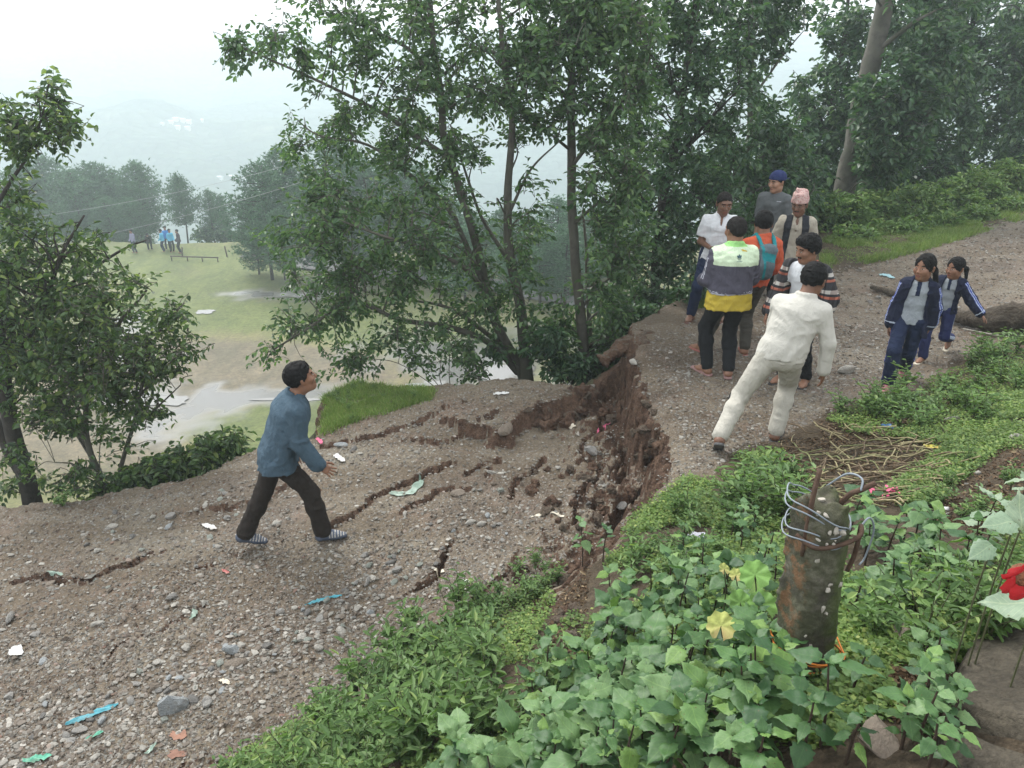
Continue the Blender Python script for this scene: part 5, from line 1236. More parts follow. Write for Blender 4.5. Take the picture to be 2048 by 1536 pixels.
# 8 white tracksuit, leaning into his step with his back to the camera
c_off = cloth('off_white_cloth', (.50, .485, .435), .05, fold=.008); c_off2 = cloth('pale_stone_cloth', (.44, .42, .365), .06)
person('man in an off-white tracksuit striding away up the road, one sandal heel lifted', (1514, 890), 1.72, -24,
 dict(pelvis=(.08, .06, .86), neck=(.20, .22, 1.33), hip_yaw=5, shoulder_yaw=-6, shoulder_roll=-4, armR=((.30, -.02, -1), (.02, .10, -1)), armL=((-.12, .5, -1), (.1, .9, -.6)),
      footR=((.13, .16, .085), (.12, 1, 0)), footL=((-.28, -.34, .17), (-.12, .80, -.60)), head=dict(yaw=-20, pitch=-20, off=(.035, .07, .115)), handR=dict(curl=.35, palm=(-1, .2, 0)), handL=dict(curl=.5)),
 dict(skin=SK2, hair=dict(t=.012, top=.6), bulk=1.10, shoulder=.172, bottom=dict(mats=[c_off2, c_black], loose=.024, flare=.012, stripe=.010, wr=.0055), shoes=dict(type='flip', mats=[m_dark, plain('grey_sole', (.10, .10, .10), .8)]),
      tops=[dict(name='sweatshirt', mats=[c_off], o=.022, so=.002, hem=-.02, collar=(.072, .022, .015), cgap=.1, wr=.0045, wf=6)]))

# 9, 10 two schoolgirls in navy tracksuit jackets
c_sch = cloth('school_navy_cloth', (.016, .020, .042)); c_royal = cloth('royal_blue_stripe', (.035, .06, .30)); c_pale = cloth('school_grey_cloth', (.30, .33, .36)); c_indigo = cloth('indigo_track_cloth', (.028, .036, .11)); c_lt = cloth('pale_stripe_cloth', (.40, .45, .55))
def mi_girl(c, x):
    m = np.zeros(len(c), int)
    for sd in 'RL':
        k = 1 if sd == 'R' else -1
        for i, j in (('s', 'e'), ('e', 'w')):
            a, e = x['J'][i + sd], x['J'][j + sd]; t = ((c - a) @ (e - a)) / ((e - a) @ (e - a)); q = c - a - np.clip(t, 0, 1)[:, None] * (e - a); ok = (t > 0) & (t < 1.05) & (np.linalg.norm(q, axis=1) < .10)
            d = nrm3(x['RV'] * k * .8 + x['FV'] * .35); s_ = q @ np.cross(d, nrm3(e - a)); o = q @ d
            m[ok & (o > .02) & (np.abs(s_) < .024)] = 1; m[ok & (o > .02) & (np.abs(np.abs(s_) - .013) < .005)] = 2
            if i == 'e': m[ok & (np.abs(t - .93) < .03)] = 2
    return m
def mi_polo(c, x):
    s_ = (c - x['C2']) @ x['RV']; f = (c - x['C2']) @ x['FV']; m = np.zeros(len(c), int); m[(np.abs(s_) < .022) & (f > .05) & (c[:, 2] > x['C2'][2] - .05)] = 1; m[(c[:, 2] > x['N'][2] - .015)] = 1; return m
gshoe = plain('pink_shoe', (.32, .13, .14), .6); gsan = plain('cream_sandal', (.55, .50, .40), .6)
person('taller schoolgirl in an open navy tracksuit jacket walking in front of her companion', (1788, 768), 1.39, 150,
 dict(pelvis=(-.03, .0, .90), neck=(-.06, .0, 1.42), hip_yaw=0, armR=((.26, -.05, -1), (.10, .16, -1)), armL=((-.25, -.2, -1), (.05, -.3, -1)), footR=((.06, .26, .085), (.1, 1, -.05)), footL=((-.07, -.32, .15), (0, .85, -.5)),
      head=dict(yaw=-26, pitch=-4, off=(0, .035, .135)), handR=dict(curl=.35, palm=(-1, .1, 0)), handL=dict(curl=.4)),
 dict(skin=SK1, head=1.14, face=.95, soft=True, hair=dict(t=.008, low=-.10, fringe=.030, part=1.25, long=True, tails=[((.06, -.04, .0), (.07, -.05, -.10), .028, .022), ((-.07, -.06, -.02), (-.10, -.05, -.13), .034, .026), ((-.10, -.05, -.13), (-.09, -.03, -.24), .022, .012)]), shoulder=.138, bulk=.88,
      bottom=dict(mats=[c_navy, c_royal], loose=.026, flare=.022, stripe=.018), shoes=dict(type='shoe', mats=[gshoe, m_sole]),
      tops=[dict(name='polo_shirt', mats=[c_pale, c_navy], o=.014, sleeve=.3, hem=-.04, wr=.006, mi=mi_polo), dict(name='jacket', mats=[c_sch, c_royal, c_lt], o=.034, so=.008, sleeve=1.95, cuff=.016, hem=-.20, skirt=.02, open=(.085, .16), collar=(.074, .010, .016), cgap=1.0, wr=.011, wf=8, mi=mi_girl)]))
person('smaller schoolgirl with a ponytail walking behind, one arm held out over the log', (1864, 716), 1.23, 138,
 dict(pelvis=(.0, .0, .86), neck=(-.05, .05, 1.36), armR=((.16, .05, -1), (.05, .3, -1)), armL=((-.62, -.12, -.85), (-.60, -.05, -.65)), footR=((.08, .24, .085), (.15, 1, 0)), footL=((-.10, -.42, .24), (0, .8, -.6)),
      head=dict(yaw=-24, pitch=-6, off=(0, .04, .132)), handL=dict(curl=.2, spread=.25, palm=(0, .3, -1)), handR=dict(curl=.4)),
 dict(skin=SK1, head=1.16, face=.95, soft=True, hair=dict(t=.008, low=-.09, fringe=.030, part=1.25, long=True, tails=[((0, -.09, .03), (-.03, -.15, -.04), .032, .032), ((-.03, -.15, -.04), (-.05, -.14, -.16), .032, .018)]), shoulder=.136, bulk=.88,
      bottom=dict(mats=[c_indigo, c_lt], loose=.022, flare=.014, stripe=.008), shoes=dict(type='slide', mats=[gsan]),
      tops=[dict(name='polo_shirt', mats=[c_pale, c_navy], o=.014, sleeve=.3, hem=-.02, wr=.006, mi=mi_polo), dict(name='jacket', mats=[c_sch, c_royal, c_lt], o=.032, so=.008, sleeve=1.95, cuff=.012, hem=-.06, open=(.085, .13), collar=(.074, .010, .015), cgap=1.0, wr=.009, wf=9, mi=mi_girl)]))

# the people far off on the rim of the field
def far_person(px, py, H, heading, lab, top, bot, pose=None):
    b = Pz(px, py, FIELD_Z + .03); p = dict(pelvis=(0, 0, .92), neck=(0, .02, 1.43), armR=((.2, .1, -1), (-.2, .6, -.6)), armL=((-.2, .1, -1), (.2, .6, -.6)), footR=((.12, .03, .085), (.1, 1, 0)), footL=((-.12, -.03, .085), (-.1, 1, 0)), head=dict())
    p.update(pose or {})
    person(lab, None, H, heading, p, dict(skin=SK1, hair=dict(t=.01), bottom=dict(mats=[bot]), shoes=dict(type='shoe', mats=[m_dark]), tops=[dict(name='shirt', mats=[top], o=.02, hem=-.08)]), 'people on the far rim of the field', True, b)
c_sky = cloth('sky_blue_cloth', (.12, .42, .62)); c_blu = cloth('mid_blue_cloth', (.05, .20, .50)); c_lil = cloth('lilac_grey_cloth', (.22, .22, .32))
far_person(271, 505, 1.62, 150, 'distant person in grey-blue standing at the left of the group on the field rim', c_lil, c_navy)
far_person(301, 500, 1.5, 200, 'distant person in black bending forward on the field rim', c_black, c_black, dict(neck=(0, .32, 1.22), pelvis=(0, -.1, .86), head=dict(pitch=-40, off=(0, .12, .08)), armR=((.1, .5, -1), (0, .4, -1)), armL=((-.1, .5, -1), (0, .4, -1))))
far_person(329, 503, 1.58, 90, 'distant person in a pale blue shirt with back to the trees', c_sky, c_navy)
far_person(337, 499, 1.66, 200, 'distant person in a deeper blue shirt in the middle of the close cluster', c_blu, c_black)
far_person(345, 504, 1.64, 230, 'distant person in sky blue at the right of the close cluster', c_sky, c_black)
far_person(362, 506, 1.66, 120, 'distant person in dark brown clothes standing a little apart at the right', cloth('dark_plum_cloth', (.06, .045, .055)), c_black)
# ================================================================ stones, gravel, clods, plants, litter
def ico(sub):
    bm = bmesh.new(); bmesh.ops.create_icosphere(bm, subdivisions=sub, radius=1.0)
    v = np.array([x.co[:] for x in bm.verts]); f = np.array([[q.index for q in p.verts] for p in bm.faces]); bm.free(); return v, f
I1, I2, I3 = ico(1), ico(2), ico(4)
def rock_mesh(name, seed, mat, flat=.55, base=I2, rough=.28, ang=True, smooth=False):
    r = np.random.default_rng(seed); v, f = base; v = v.copy()
    d = 1 + rough * vn3(v[:, 0] * 1.4 + seed, v[:, 1] * 1.4, v[:, 2] * 1.4, seed) + rough * .35 * vn3(v[:, 0] * 4 + seed, v[:, 1] * 4, v[:, 2] * 4, seed + 1)
    v = v * d[:, None]
    if ang:       # a few flat broken faces
        for _ in range(9):
            n = nrm3(r.normal(0, 1, 3)); c = r.uniform(.55, .85); t = v @ n - c; v = v - np.outer(np.maximum(t, 0), n)
    v = v * np.array([1, r.uniform(.6, .85), flat * r.uniform(.8, 1.2)])
    return mesh_np(name, v, f, smooth, [mat])
def stone_mat(name, c, dirt=(.10, .08, .06)):
    m, t, b = new_mat(name); v = objco(t); c = np.array(c)
    cc = ramp(t, noise(t, 2.2, 6, .7, v), [(.3, tuple(c * .7)), (.7, tuple(c * 1.2))]); cc = mixc(t, ramp(t, noise(t, 1.4, 4, .7, v, .5), [(.5, (0, 0, 0)), (.72, (1, 1, 1))]), cc, dirt)
    t.links.new(cc, b.inputs['Base Color']); b.inputs['Roughness'].default_value = .7; bump(t, b, noise(t, 7, 6, .7, v), .6, .06); return m
ST_M = [stone_mat('blue_grey_stone', (.30, .32, .325), (.2, .18, .15)), stone_mat('grey_stone', (.27, .26, .24), (.19, .16, .13)), stone_mat('brown_stone', (.22, .18, .14), (.17, .13, .10)), stone_mat('pale_stone', (.40, .38, .335), (.28, .24, .2)), stone_mat('dark_stone', (.15, .145, .135), (.12, .10, .08)), stone_mat('greenish_stone', (.25, .27, .235), (.19, .17, .13))]
ROCKS = [[rock_mesh('stone', s * 10 + k, m, [.35, .5, .65][s % 3]) for s in range(6)] for k, m in enumerate(ST_M)]
def place_rock(px, py, w, kind=None, label=None, group=None, name='stone', cat='stone', mesh=None, yaw=None, bury=.25, z0=-.6, tilt=.15, sy=1.0, szz=1.0):
    p = on_ground(px, py, z0); depth = (p - np.array([0, 0, CAMZ])) @ FW; s = w * depth / F / 2
    me = mesh or ROCKS[rng.integers(len(ROCKS)) if kind is None else kind][rng.integers(6)]
    o = link(name, me, None, (p[0], p[1], p[2] + s * .45 * (1 - bury * 2)), label, cat, group)
    o.rotation_euler = (rng.normal(0, tilt), rng.normal(0, tilt), rng.uniform(0, 6.28) if yaw is None else R(yaw)); o.scale = (s, s * sy, s * szz); return o
BIG = [(350,1415,75,0,'long blue-grey slab of rock beside the blue rag on the lower road',30,.55),(385,1400,30,4,'small dark rock wedged against the long blue-grey slab',None,1),(467,1306,44,0,'smooth blue-grey stone lying above the long slab',20,.8),
 (475,1330,46,2,'flat brown stone half sunk just under the smooth blue-grey one',25,.8),(312,1378,40,2,'brown elongated stone up the road from the long slab',35,.6),(262,1405,26,1,'grey stone just right of the end of the blue rag',None,1),(372,1296,24,3,'pale rounded stone in the wash of stones, lower left',None,1),
 (360,1358,22,0,'small blue-grey cobble above the long slab',None,1),(440,1328,26,5,'greenish flat stone left of the smooth blue-grey one',None,1),(415,1410,26,1,'grey rock touching the upper end of the long slab',None,1),(345,1195,26,1,'flat grey stone on the wet band of the road, lower left',None,1),
 (197,1248,30,3,'pale wedge-shaped stone alone on the brown part of the road',20,.6),(680,893,34,0,'angular blue-grey rock right of the man in blue, near the red earth edge',10,.7),(708,900,24,4,'dark angular rock next to the blue-grey rock by the earth edge',60,.6),
 (553,1108-60,24,3,'rounded pale stone between the feet of the man in blue',None,1),(343,1034,28,1,'squarish grey stone on the slumped road left of the man in blue',None,.9),(338,1056,20,0,'small blue-grey stone under the squarish grey one',None,1),(225,1055,30,3,'flat pale stone on the crack left of the man in blue',15,.6),
 (455,1058-20,22,1,'small grey stone by the scrap of white paper',None,1),(940,1098-50,26,3,'oval pale stone on the slumped road below the crack',10,.7),(962,1051,24,3,'oval whitish stone in the middle of the slumped road',10,.7),(905,1071-10,24,2,'brownish stone near the oval whitish one',None,1),
 (1012,868,46,2,'broad tan rock face down on the block beside the crevice',60,.9),(918,990,38,2,'reddish brown flat stone at the end of a crack',0,.9),(780,1128,30,4,'dark flat stone in the pile by the short crack',30,.5),(795,1142,30,1,'grey flat stone at the bottom of the pile by the short crack',30,.6),
 (735,1165,30,1,'upright grey stone in the little rubble strip',80,.5),(560,1225,26,1,'grey stone right of the smooth blue-grey ones',None,1),(640,1260-20,26,1,'grey stone lying under the teal rag',None,1),(1283,985,36,0,'blue-grey rock stuck in the dark side of the crevice',0,.9),
 (1182,905,34,1,'square grey lump of stone in the middle of the broken ground',None,1),(1180,800,40,1,'grey slab sticking up where the crevice begins',70,.6),(1262,798,26,3,'pale tan stone in the shade under the overhang',None,1),(1010,955,10,3,'tiny whitish pebble on the slumped surface',None,1),
 (985,948,26,3,'thin pale flake of stone by the crack',5,.35),(1690,745,42,3,'flat pale rock on the road behind the striding man in white',0,.5),(1835,1280,110,2,'large flat brown rock among the weeds right of the broken pole',-35,.75),(1755,1490,135,2,'big mossy boulder at the bottom edge, under the broken pole',80,.85),
 (1905,843,36,3,'pale flat stone by the dry stalks',-20,.5),(1955,948,17,3,'round pale stone on the bank under the mossy strip',None,1),(1908,962,18,3,'rounded pinkish stone on the bank',None,1),(1880,1000,20,2,'small brown stone with a dark hollow beside it',None,1),(1932,970,12,3,'small cream stone on the bare bank',None,1),
 (2030,880,44,3,'whitish slab at the right edge on top of the mossy strip',-15,.5),(1665,1220+20,24,1,'grey stone at the foot of the broken pole',None,1),(1690,1310,36,3,'long white piece of stone right of the orange wires',-30,.3),(1240,1035,30,1,'grey stone above the lower crevice',None,1),
 (160,1262+200,40,1,'flat grey stone beneath the end of the blue rag',None,.7),(190,1515,24,3,'pale stone at the bottom edge of the road',None,1),(20,1395,30,1,'grey stone at the left edge of the road',None,1),(70,1270,26,1,'grey stone at the left side in the wash',None,1),(85,1325,24,0,'blue-grey stone at the left side',None,1),
 (20,1240,34,1,'large flat grey stone at the left edge beneath the crack',None,.7)]
for px, py, w, k, lab, yaw, sy in BIG:
    o = place_rock(px, py, w, k, lab, None, yaw=yaw, sy=sy, z0=1.0 if px > 1650 and py > 1100 else (.3 if px > 1400 else -.7))
    if w > 100: o.data = rock_mesh('stone', int(w), ST_M[k], .45, I3, .3, smooth=False)
# countable loose stones: brought out one by one along the wash, the edge and the rubble strips
def in_px(poly, n):
    poly = np.array(poly, float); lo, hi = poly.min(0), poly.max(0); out = []
    while len(out) < n:
        q = rng.uniform(lo, hi, (n * 3, 2)); q = q[inside(q[:, 0], q[:, 1], poly)]; out.extend(q.tolist())
    return np.array(out[:n])
for poly, n, w0, w1, lab, g in [
 ([(0,1440),(300,1330),(720,1170),(760,1240),(430,1400),(120,1536),(0,1536)], 105, 12, 30, 'loose stone in the wash of stones along the lower road', 'stones of the wash along the lower road'),
 ([(700,1120),(830,1080),(900,1110),(760,1210),(690,1200)], 26, 11, 24, 'flat broken stone in the small pile by the short crack', 'stones piled by the short crack'),
 ([(0,1060),(400,980),(560,960),(560,1100),(300,1180),(0,1260)], 38, 11, 24, 'loose stone on the slumped road near the outer edge', 'stones near the outer road edge'),
 ([(850,960),(1180,900),(1200,1080),(950,1120),(860,1060)], 30, 11, 20, 'loose stone on the broken surface beside the crevice', 'stones beside the crevice'),
 ([(1350,700),(1450,760),(1640,780),(1700,660),(1800,560),(2040,520),(2048,450),(1800,540),(1640,640)], 24, 10, 17, 'loose stone on the upper road', 'stones on the upper road'),
 ([(1650,1290),(1900,1230),(2040,1040),(1900,920),(1800,1010),(1720,1230)], 12, 10, 20, 'small stone lying in the weeds of the bank', 'stones on the weedy bank')]:
    for q in in_px(poly, n):
        w = w0 + (w1 - w0) * rng.beta(1.0, 2.3); place_rock(q[0], q[1], w, [0, 1, 1, 2, 2, 3, 4, 5][rng.integers(8)], lab, g, z0=.8 if 'bank' in g else (0 if 'upper' in g else -.7))
# gravel nobody could count
def gravel():
    P_ = []
    for poly, n in (([(-150,1080),(640,870),(1100,740),(1240,660),(1420,550),(1640,540),(2060,420),(2100,690),(1650,830),(1400,960),(1200,1120),(700,1420),(450,1600),(-150,1600)], 40000), ([(-100,1130),(500,1060),(900,1100),(950,1200),(500,1500),(-100,1600)], 9000), ([(1280,690),(1420,560),(1640,545),(2060,425),(2100,690),(1650,830),(1400,950)], 14000)):
        P_.append(in_px(poly, n))
    q = np.concatenate(P_); d = np.stack([(q[:, 0] - 1024) / F, 0 * q[:, 0], 0 * q[:, 0]], 1) + FW + UP * ((768 - q[:, 1]) / F)[:, None]
    z = np.full(len(q), -.5)
    for _ in range(7):
        t = (z - CAMZ) / d[:, 2]; z = z + .7 * (ground(d[:, 0] * t, d[:, 1] * t, False) - z)
    t = (z - CAMZ) / d[:, 2]; x, y = d[:, 0] * t, d[:, 1] * t; ok = (np.abs(z - ground(x, y, False)) < .03) & (y < 16) & (seg_dist(x, y, INNER) > 0) & ~(inside(x, y, BANKR) & (y > 3) & (x > 1.3))
    x, y = x[ok], y[ok]; u_ = x * .81 + y * .58; w_ = -x * .58 + y * .81; k_ = rng.random(len(x)) < .45 + .9 * smoothstep(-.3, .4, fbm2(u_ * .35, w_ * 1.7, 3, 95)); x, y = x[k_], y[k_]; z = ground(x, y, True); n = len(x)
    dep = (np.stack([x, y, z - CAMZ], 1)) @ FW
    s = np.clip((.0050 + .017 * rng.beta(1.0, 4.0, n)) * (.55 + .45 * dep / 7), .004, .03) * 1.15
    o = np.array([[1,0,0],[-1,0,0],[0,1,0],[0,-1,0],[0,0,1],[0,0,-.6]], float); f = np.array([[0,2,4],[2,1,4],[1,3,4],[3,0,4],[2,0,5],[1,2,5],[3,1,5],[0,3,5]])
    v = o[None] * (1 + .35 * rng.normal(size=(n, 6, 1))) + .28 * rng.normal(size=(n, 6, 3)); v[..., 2] *= rng.uniform(.35, .8, (n, 1)); v[..., 0] *= rng.uniform(.8, 1.5, (n, 1))
    a = rng.uniform(0, 6.28, n)[:, None]; X = v[..., 0] * np.cos(a) - v[..., 1] * np.sin(a); Y = v[..., 0] * np.sin(a) + v[..., 1] * np.cos(a)
    V = np.stack([X, Y, v[..., 2]], -1) * s[:, None, None] + np.stack([x, y, z + s * .15], 1)[:, None]
    m, t_, b = new_mat('loose_gravel'); r = nd(t_, 'ShaderNodeNewGeometry').outputs['Random Per Island']
    c = ramp(t_, r, [(0, (.075, .055, .04)), (.3, (.115, .09, .068)), (.55, (.14, .128, .108)), (.75, (.18, .173, .152)), (.9, (.24, .225, .195)), (.97, (.32, .30, .26)), (1, (.16, .09, .065))])
    t_.links.new(c, b.inputs['Base Color']); b.inputs['Roughness'].default_value = .75
    link('gravel', mesh_np('gravel', V.reshape(-1, 3), (f[None] + (np.arange(n) * 6)[:, None, None]).reshape(-1, 3), False, [m]), kind='stuff')
gravel()
def pebbles():
    q = np.concatenate([in_px([(-50,1090),(640,900),(1000,800),(1150,1100),(700,1400),(450,1560),(-50,1560)], 1500), in_px([(0,1440),(300,1330),(720,1170),(760,1240),(430,1400),(120,1536),(0,1536)], 650), in_px([(1300,700),(1660,560),(2048,440),(2048,640),(1640,800),(1400,930),(1340,850)], 700)])
    d = np.stack([(q[:, 0] - 1024) / F, 0 * q[:, 0], 0 * q[:, 0]], 1) + FW + UP * ((768 - q[:, 1]) / F)[:, None]; z = np.full(len(q), -.5)
    for _ in range(7): t = (z - CAMZ) / d[:, 2]; z = z + .7 * (ground(d[:, 0] * t, d[:, 1] * t, False) - z)
    t = (z - CAMZ) / d[:, 2]; x, y = d[:, 0] * t, d[:, 1] * t; ok = (np.abs(z - ground(x, y, False)) < .03) & (y < 16); x, y = x[ok], y[ok]; z = ground(x, y, True); n = len(x)
    s = (.010 + .020 * rng.beta(1.0, 3.0, n)); v0, f0 = I1; v = v0[None] * (1 + .22 * rng.normal(size=(n, len(v0), 1))); v[..., 2] *= rng.uniform(.35, .8, (n, 1)); v[..., 0] *= rng.uniform(.9, 1.6, (n, 1))
    a = rng.uniform(0, 6.28, n)[:, None]; X = v[..., 0] * np.cos(a) - v[..., 1] * np.sin(a); Y = v[..., 0] * np.sin(a) + v[..., 1] * np.cos(a); V = np.stack([X, Y, v[..., 2]], -1) * s[:, None, None] + np.stack([x, y, z + s * .15], 1)[:, None]
    m, t_, b = new_mat('pebble_stone'); r = nd(t_, 'ShaderNodeNewGeometry').outputs['Random Per Island']
    c = ramp(t_, r, [(0, (.10, .08, .06)), (.3, (.155, .13, .105)), (.55, (.19, .178, .155)), (.8, (.24, .228, .20)), (.96, (.36, .34, .30)), (1, (.17, .11, .08))]); c = mixc(t_, .6, c, ramp(t_, noise(t_, 60, 4, .7, geopos(t_)), [(.3, (.6, .58, .55)), (.7, (1.3, 1.3, 1.3))]), 'MULTIPLY')
    t_.links.new(c, b.inputs['Base Color']); b.inputs['Roughness'].default_value = .7
    link('pebbles', mesh_np('pebbles', V.reshape(-1, 3), (f0[None] + (np.arange(n) * len(v0))[:, None, None]).reshape(-1, 3), False, [m]), kind='stuff')
pebbles()
# clods of red earth and crusted lumps in the crevice
M_CRUST = m_soil('crusted_earth', (.075, .055, .042), (.125, .098, .075), (.19, .165, .13), 12)
CL = [rock_mesh('earth_clod', 90 + k, M_SCARP if k % 2 else M_CRUST, .75, I3, .55, ang=False, smooth=True) for k in range(6)]
for me in CL:
    v = np.empty(len(me.vertices) * 3, np.float32); me.vertices.foreach_get('co', v); v = v.reshape(-1, 3); v *= (1 + .12 * vn3(v[:, 0] * 7, v[:, 1] * 7, v[:, 2] * 7, 3) + .06 * vn3(v[:, 0] * 15, v[:, 1] * 15, v[:, 2] * 15, 4))[:, None]
    me.vertices.foreach_set('co', v.ravel())
for poly, n, w0, w1, lab, g, ks in [
 ([(1180,800),(1290,790),(1335,880),(1330,950),(1260,1010),(1180,1090),(1150,1060),(1230,980),(1260,900)], 34, 12, 36, 'lump of broken earth in the deep part of the crevice', 'earth lumps in the deep crevice', (0,1,2,3,4,5)),
 ([(1040,850),(1090,810),(1180,780),(1200,850),(1100,870)], 16, 14, 36, 'lump of dark earth under the broken edge of the outer block', 'earth lumps under the outer block', (1,2,4,5)),
 ([(1080,880),(1220,860),(1240,980),(1120,1080),(1060,1000)], 24, 12, 34, 'crusted lump of road surface on the broken ground', 'crusted lumps on the broken ground', (0,3)),
 ([(1120,1180),(1180,1120),(1150,1300),(1060,1310)], 14, 20, 44, 'clod of red earth in the shaded trench among the weeds', 'clods in the trench among the weeds', (1,2,4))]:
    for q in in_px(poly, n):
        place_rock(q[0], q[1], rng.uniform(w0, w1), label=lab, group=g, name='earth_clod', cat='earth clod', mesh=CL[ks[rng.integers(len(ks))]], bury=.3, tilt=.5)
# the overhanging tongue of red earth at the head of the crevice
def earth_piece(name, label, prims, h=.022, amp=.05, seed=1, mat=None, cat='earth'):
    pts = np.array([p for pr in prims for p in (pr[0], pr[1])]); r = max(max(pr[2], pr[3]) for pr in prims) + .1
    s = SDF(pts.min(0) - r, pts.max(0) + r, h)
    for a, b, ra, rb in prims: s.cap(a, b, ra, rb, .08)
    m = np.argwhere(np.abs(s.d) < .12); P = s.lo + m * s.h
    n = amp * (vn3(P[:, 0] * 7, P[:, 1] * 7, P[:, 2] * 7, seed) + .6 * np.abs(vn3(P[:, 0] * 16, P[:, 1] * 16, P[:, 2] * 16, seed + 1)) + .35 * vn3(P[:, 0] * 34, P[:, 1] * 34, P[:, 2] * 34, seed + 2))
    s.d[tuple(m.T)] += n.astype(np.float32)
    v, f = s.mesh(); c = v.mean(0)
    nz = np.cross(v[f[:, 1]] - v[f[:, 0]], v[f[:, 3]] - v[f[:, 0]]); nz = np.abs(nz[:, 2]) / (np.linalg.norm(nz, axis=1) + 1e-9)
    return link(name, mesh_np(name, v - c, f, True, [mat or M_SCARP, M_CRUST], ((nz > .8) & (v[f].mean(1)[:, 2] > c[2])).astype(int)), None, c, label, cat)
Q = lambda px, py, z: Pz(px, py, z)
earth_piece('earth_overhang', 'tongue of red earth jutting out over the gap where the road edge broke away',
 [(Q(1300,690,-.12), Q(1255,690,-.14), .16, .13), (Q(1255,690,-.14), Q(1212,718,-.20), .11, .07), (Q(1292,740,-.2), Q(1296,790,-.35), .14, .16), (Q(1285,700,-.1), Q(1310,650,-.12), .12, .12), (Q(1278,760,-.55), Q(1262,800,-.75), .12, .14)], amp=.06, seed=5)
earth_piece('earth_block', 'rough reddish block of earth at the broken lip of the outer piece of road',
 [(Q(1100,795,-.55), Q(1180,785,-.55), .07, .10), (Q(1050,835,-.66), Q(1120,815,-.66), .06, .08), (Q(1010,850,-.66), Q(1060,840,-.66), .05, .08)], amp=.06, seed=9)
earth_piece('earth_edge', 'crumbling red earth under the grassy tongue right of the man in blue',
 [(Q(655,850,-.95), Q(665,800,-.95), .14, .10), (Q(650,880,-1.0), Q(700,868,-.95), .10, .05)], amp=.05, seed=12)

# ---------------------------------------------------------------- leafy plants
def big_leaf(seed, ser=True, wd=.34):
    r = np.random.default_rng(seed); nv = 13; t = np.linspace(0, 1, nv); w = wd * (np.sin(np.pi * np.clip(t, 0, 1) ** .72) ** 1.15) * (1 - .15 * t); w[0] = .02; w[-1] = 0
    if ser: w = w * (1 + .20 * (np.arange(nv) % 2) * (t > .05) * (t < .97))
    bend = -.28 * t ** 2 + .04 * np.sin(t * 9); V = []; 
    for i in range(nv):
        wob = .02 * r.normal(size=4)
        V += [(-w[i], t[i] - .05 * (i % 2), bend[i] + w[i] * .10 + wob[0]), (-w[i] * .5, t[i] + .0, bend[i] + w[i] * .22 + wob[1] * .4), (0, t[i], bend[i]), (w[i] * .5, t[i], bend[i] + w[i] * .22 + wob[2] * .4), (w[i], t[i] - .05 * (i % 2), bend[i] + w[i] * .10 + wob[3])]
    i, j = np.meshgrid(np.arange(nv - 1), np.arange(4), indexing='ij'); f = np.stack([i * 5 + j, i * 5 + j + 1, (i + 1) * 5 + j + 1, (i + 1) * 5 + j], -1).reshape(-1, 4)
    return np.array(V), f
def bigleaf_mat(name, c1, c2, c3=None, spec=.35, rough=.48):
    m, t, b = new_mat(name); v = objco(t); rnd = nd(t, 'ShaderNodeObjectInfo').outputs['Random']
    c = ramp(t, rnd, [(0, c1), (.7, c2)] + ([(1, c3)] if c3 else []))
    sx = nd(t, 'ShaderNodeSeparateXYZ'); t.links.new(v, sx.inputs[0]); ab = nd(t, 'ShaderNodeMath', operation='ABSOLUTE'); t.links.new(sx.outputs[0], ab.inputs[0])
    q = nd(t, 'ShaderNodeMath', operation='MULTIPLY_ADD'); q.inputs[1].default_value = -1.1; t.links.new(ab.outputs[0], q.inputs[0]); t.links.new(sx.outputs[1], q.inputs[2])
    k = nd(t, 'ShaderNodeMath', operation='MULTIPLY'); k.inputs[1].default_value = 8.5; t.links.new(q.outputs[0], k.inputs[0]); fr = nd(t, 'ShaderNodeMath', operation='FRACT'); t.links.new(k.outputs[0], fr.inputs[0])
    vein = ramp(t, fr.outputs[0], [(0, (1, 1, 1)), (.10, (0, 0, 0)), (.93, (0, 0, 0)), (1, (1, 1, 1))]); mid = ramp(t, ab.outputs[0], [(.008, (1, 1, 1)), (.02, (0, 0, 0))]); vv = mixc(t, 1, vein, mid, 'LIGHTEN')
    c = mixc(t, .35, c, ramp(t, noise(t, 6, 5, .7, v), [(.3, (.5, .52, .5)), (.7, (1.4, 1.35, 1.2))]), 'MULTIPLY')
    light = mixc(t, 1, c, (1.5, 1.35, 1.3), 'MULTIPLY'); fac = nd(t, 'ShaderNodeMath', operation='MULTIPLY'); fac.inputs[1].default_value = .75; t.links.new(vv, fac.inputs[0]); c = mixc(t, fac.outputs[0], c, light)
    hole = ramp(t, noise(t, 11, 2, .5, v), [(.70, (0, 0, 0)), (.74, (1, 1, 1))]); c = mixc(t, hole, c, (.10, .075, .03))
    t.links.new(c, b.inputs['Base Color']); b.inputs['Roughness'].default_value = rough; b.inputs['Specular IOR Level'].default_value = spec
    bump(t, b, vv, -.8, .03)
    tr = nd(t, 'ShaderNodeBsdfTranslucent'); t.links.new(mixc(t, 1, c, (1.1, 1.35, .5), 'MULTIPLY'), tr.inputs[0]); ms = nd(t, 'ShaderNodeMixShader'); ms.inputs[0].default_value = .2
    t.links.new(b.outputs[0], ms.inputs[1]); t.links.new(tr.outputs[0], ms.inputs[2]); t.links.new(ms.outputs[0], t.nodes['Material Output'].inputs[0]); return m
BL_G = bigleaf_mat('broad_green_leaf', (.026, .074, .026), (.078, .165, .052), (.16, .27, .07))
BL_P = bigleaf_mat('pale_green_leaf', (.075, .155, .06), (.13, .225, .09))
BL_W = bigleaf_mat('pale_bluish_leaf', (.17, .25, .17), (.26, .34, .24))
BL_Y = bigleaf_mat('yellowing_leaf', (.22, .27, .05), (.40, .36, .10), (.45, .30, .12))
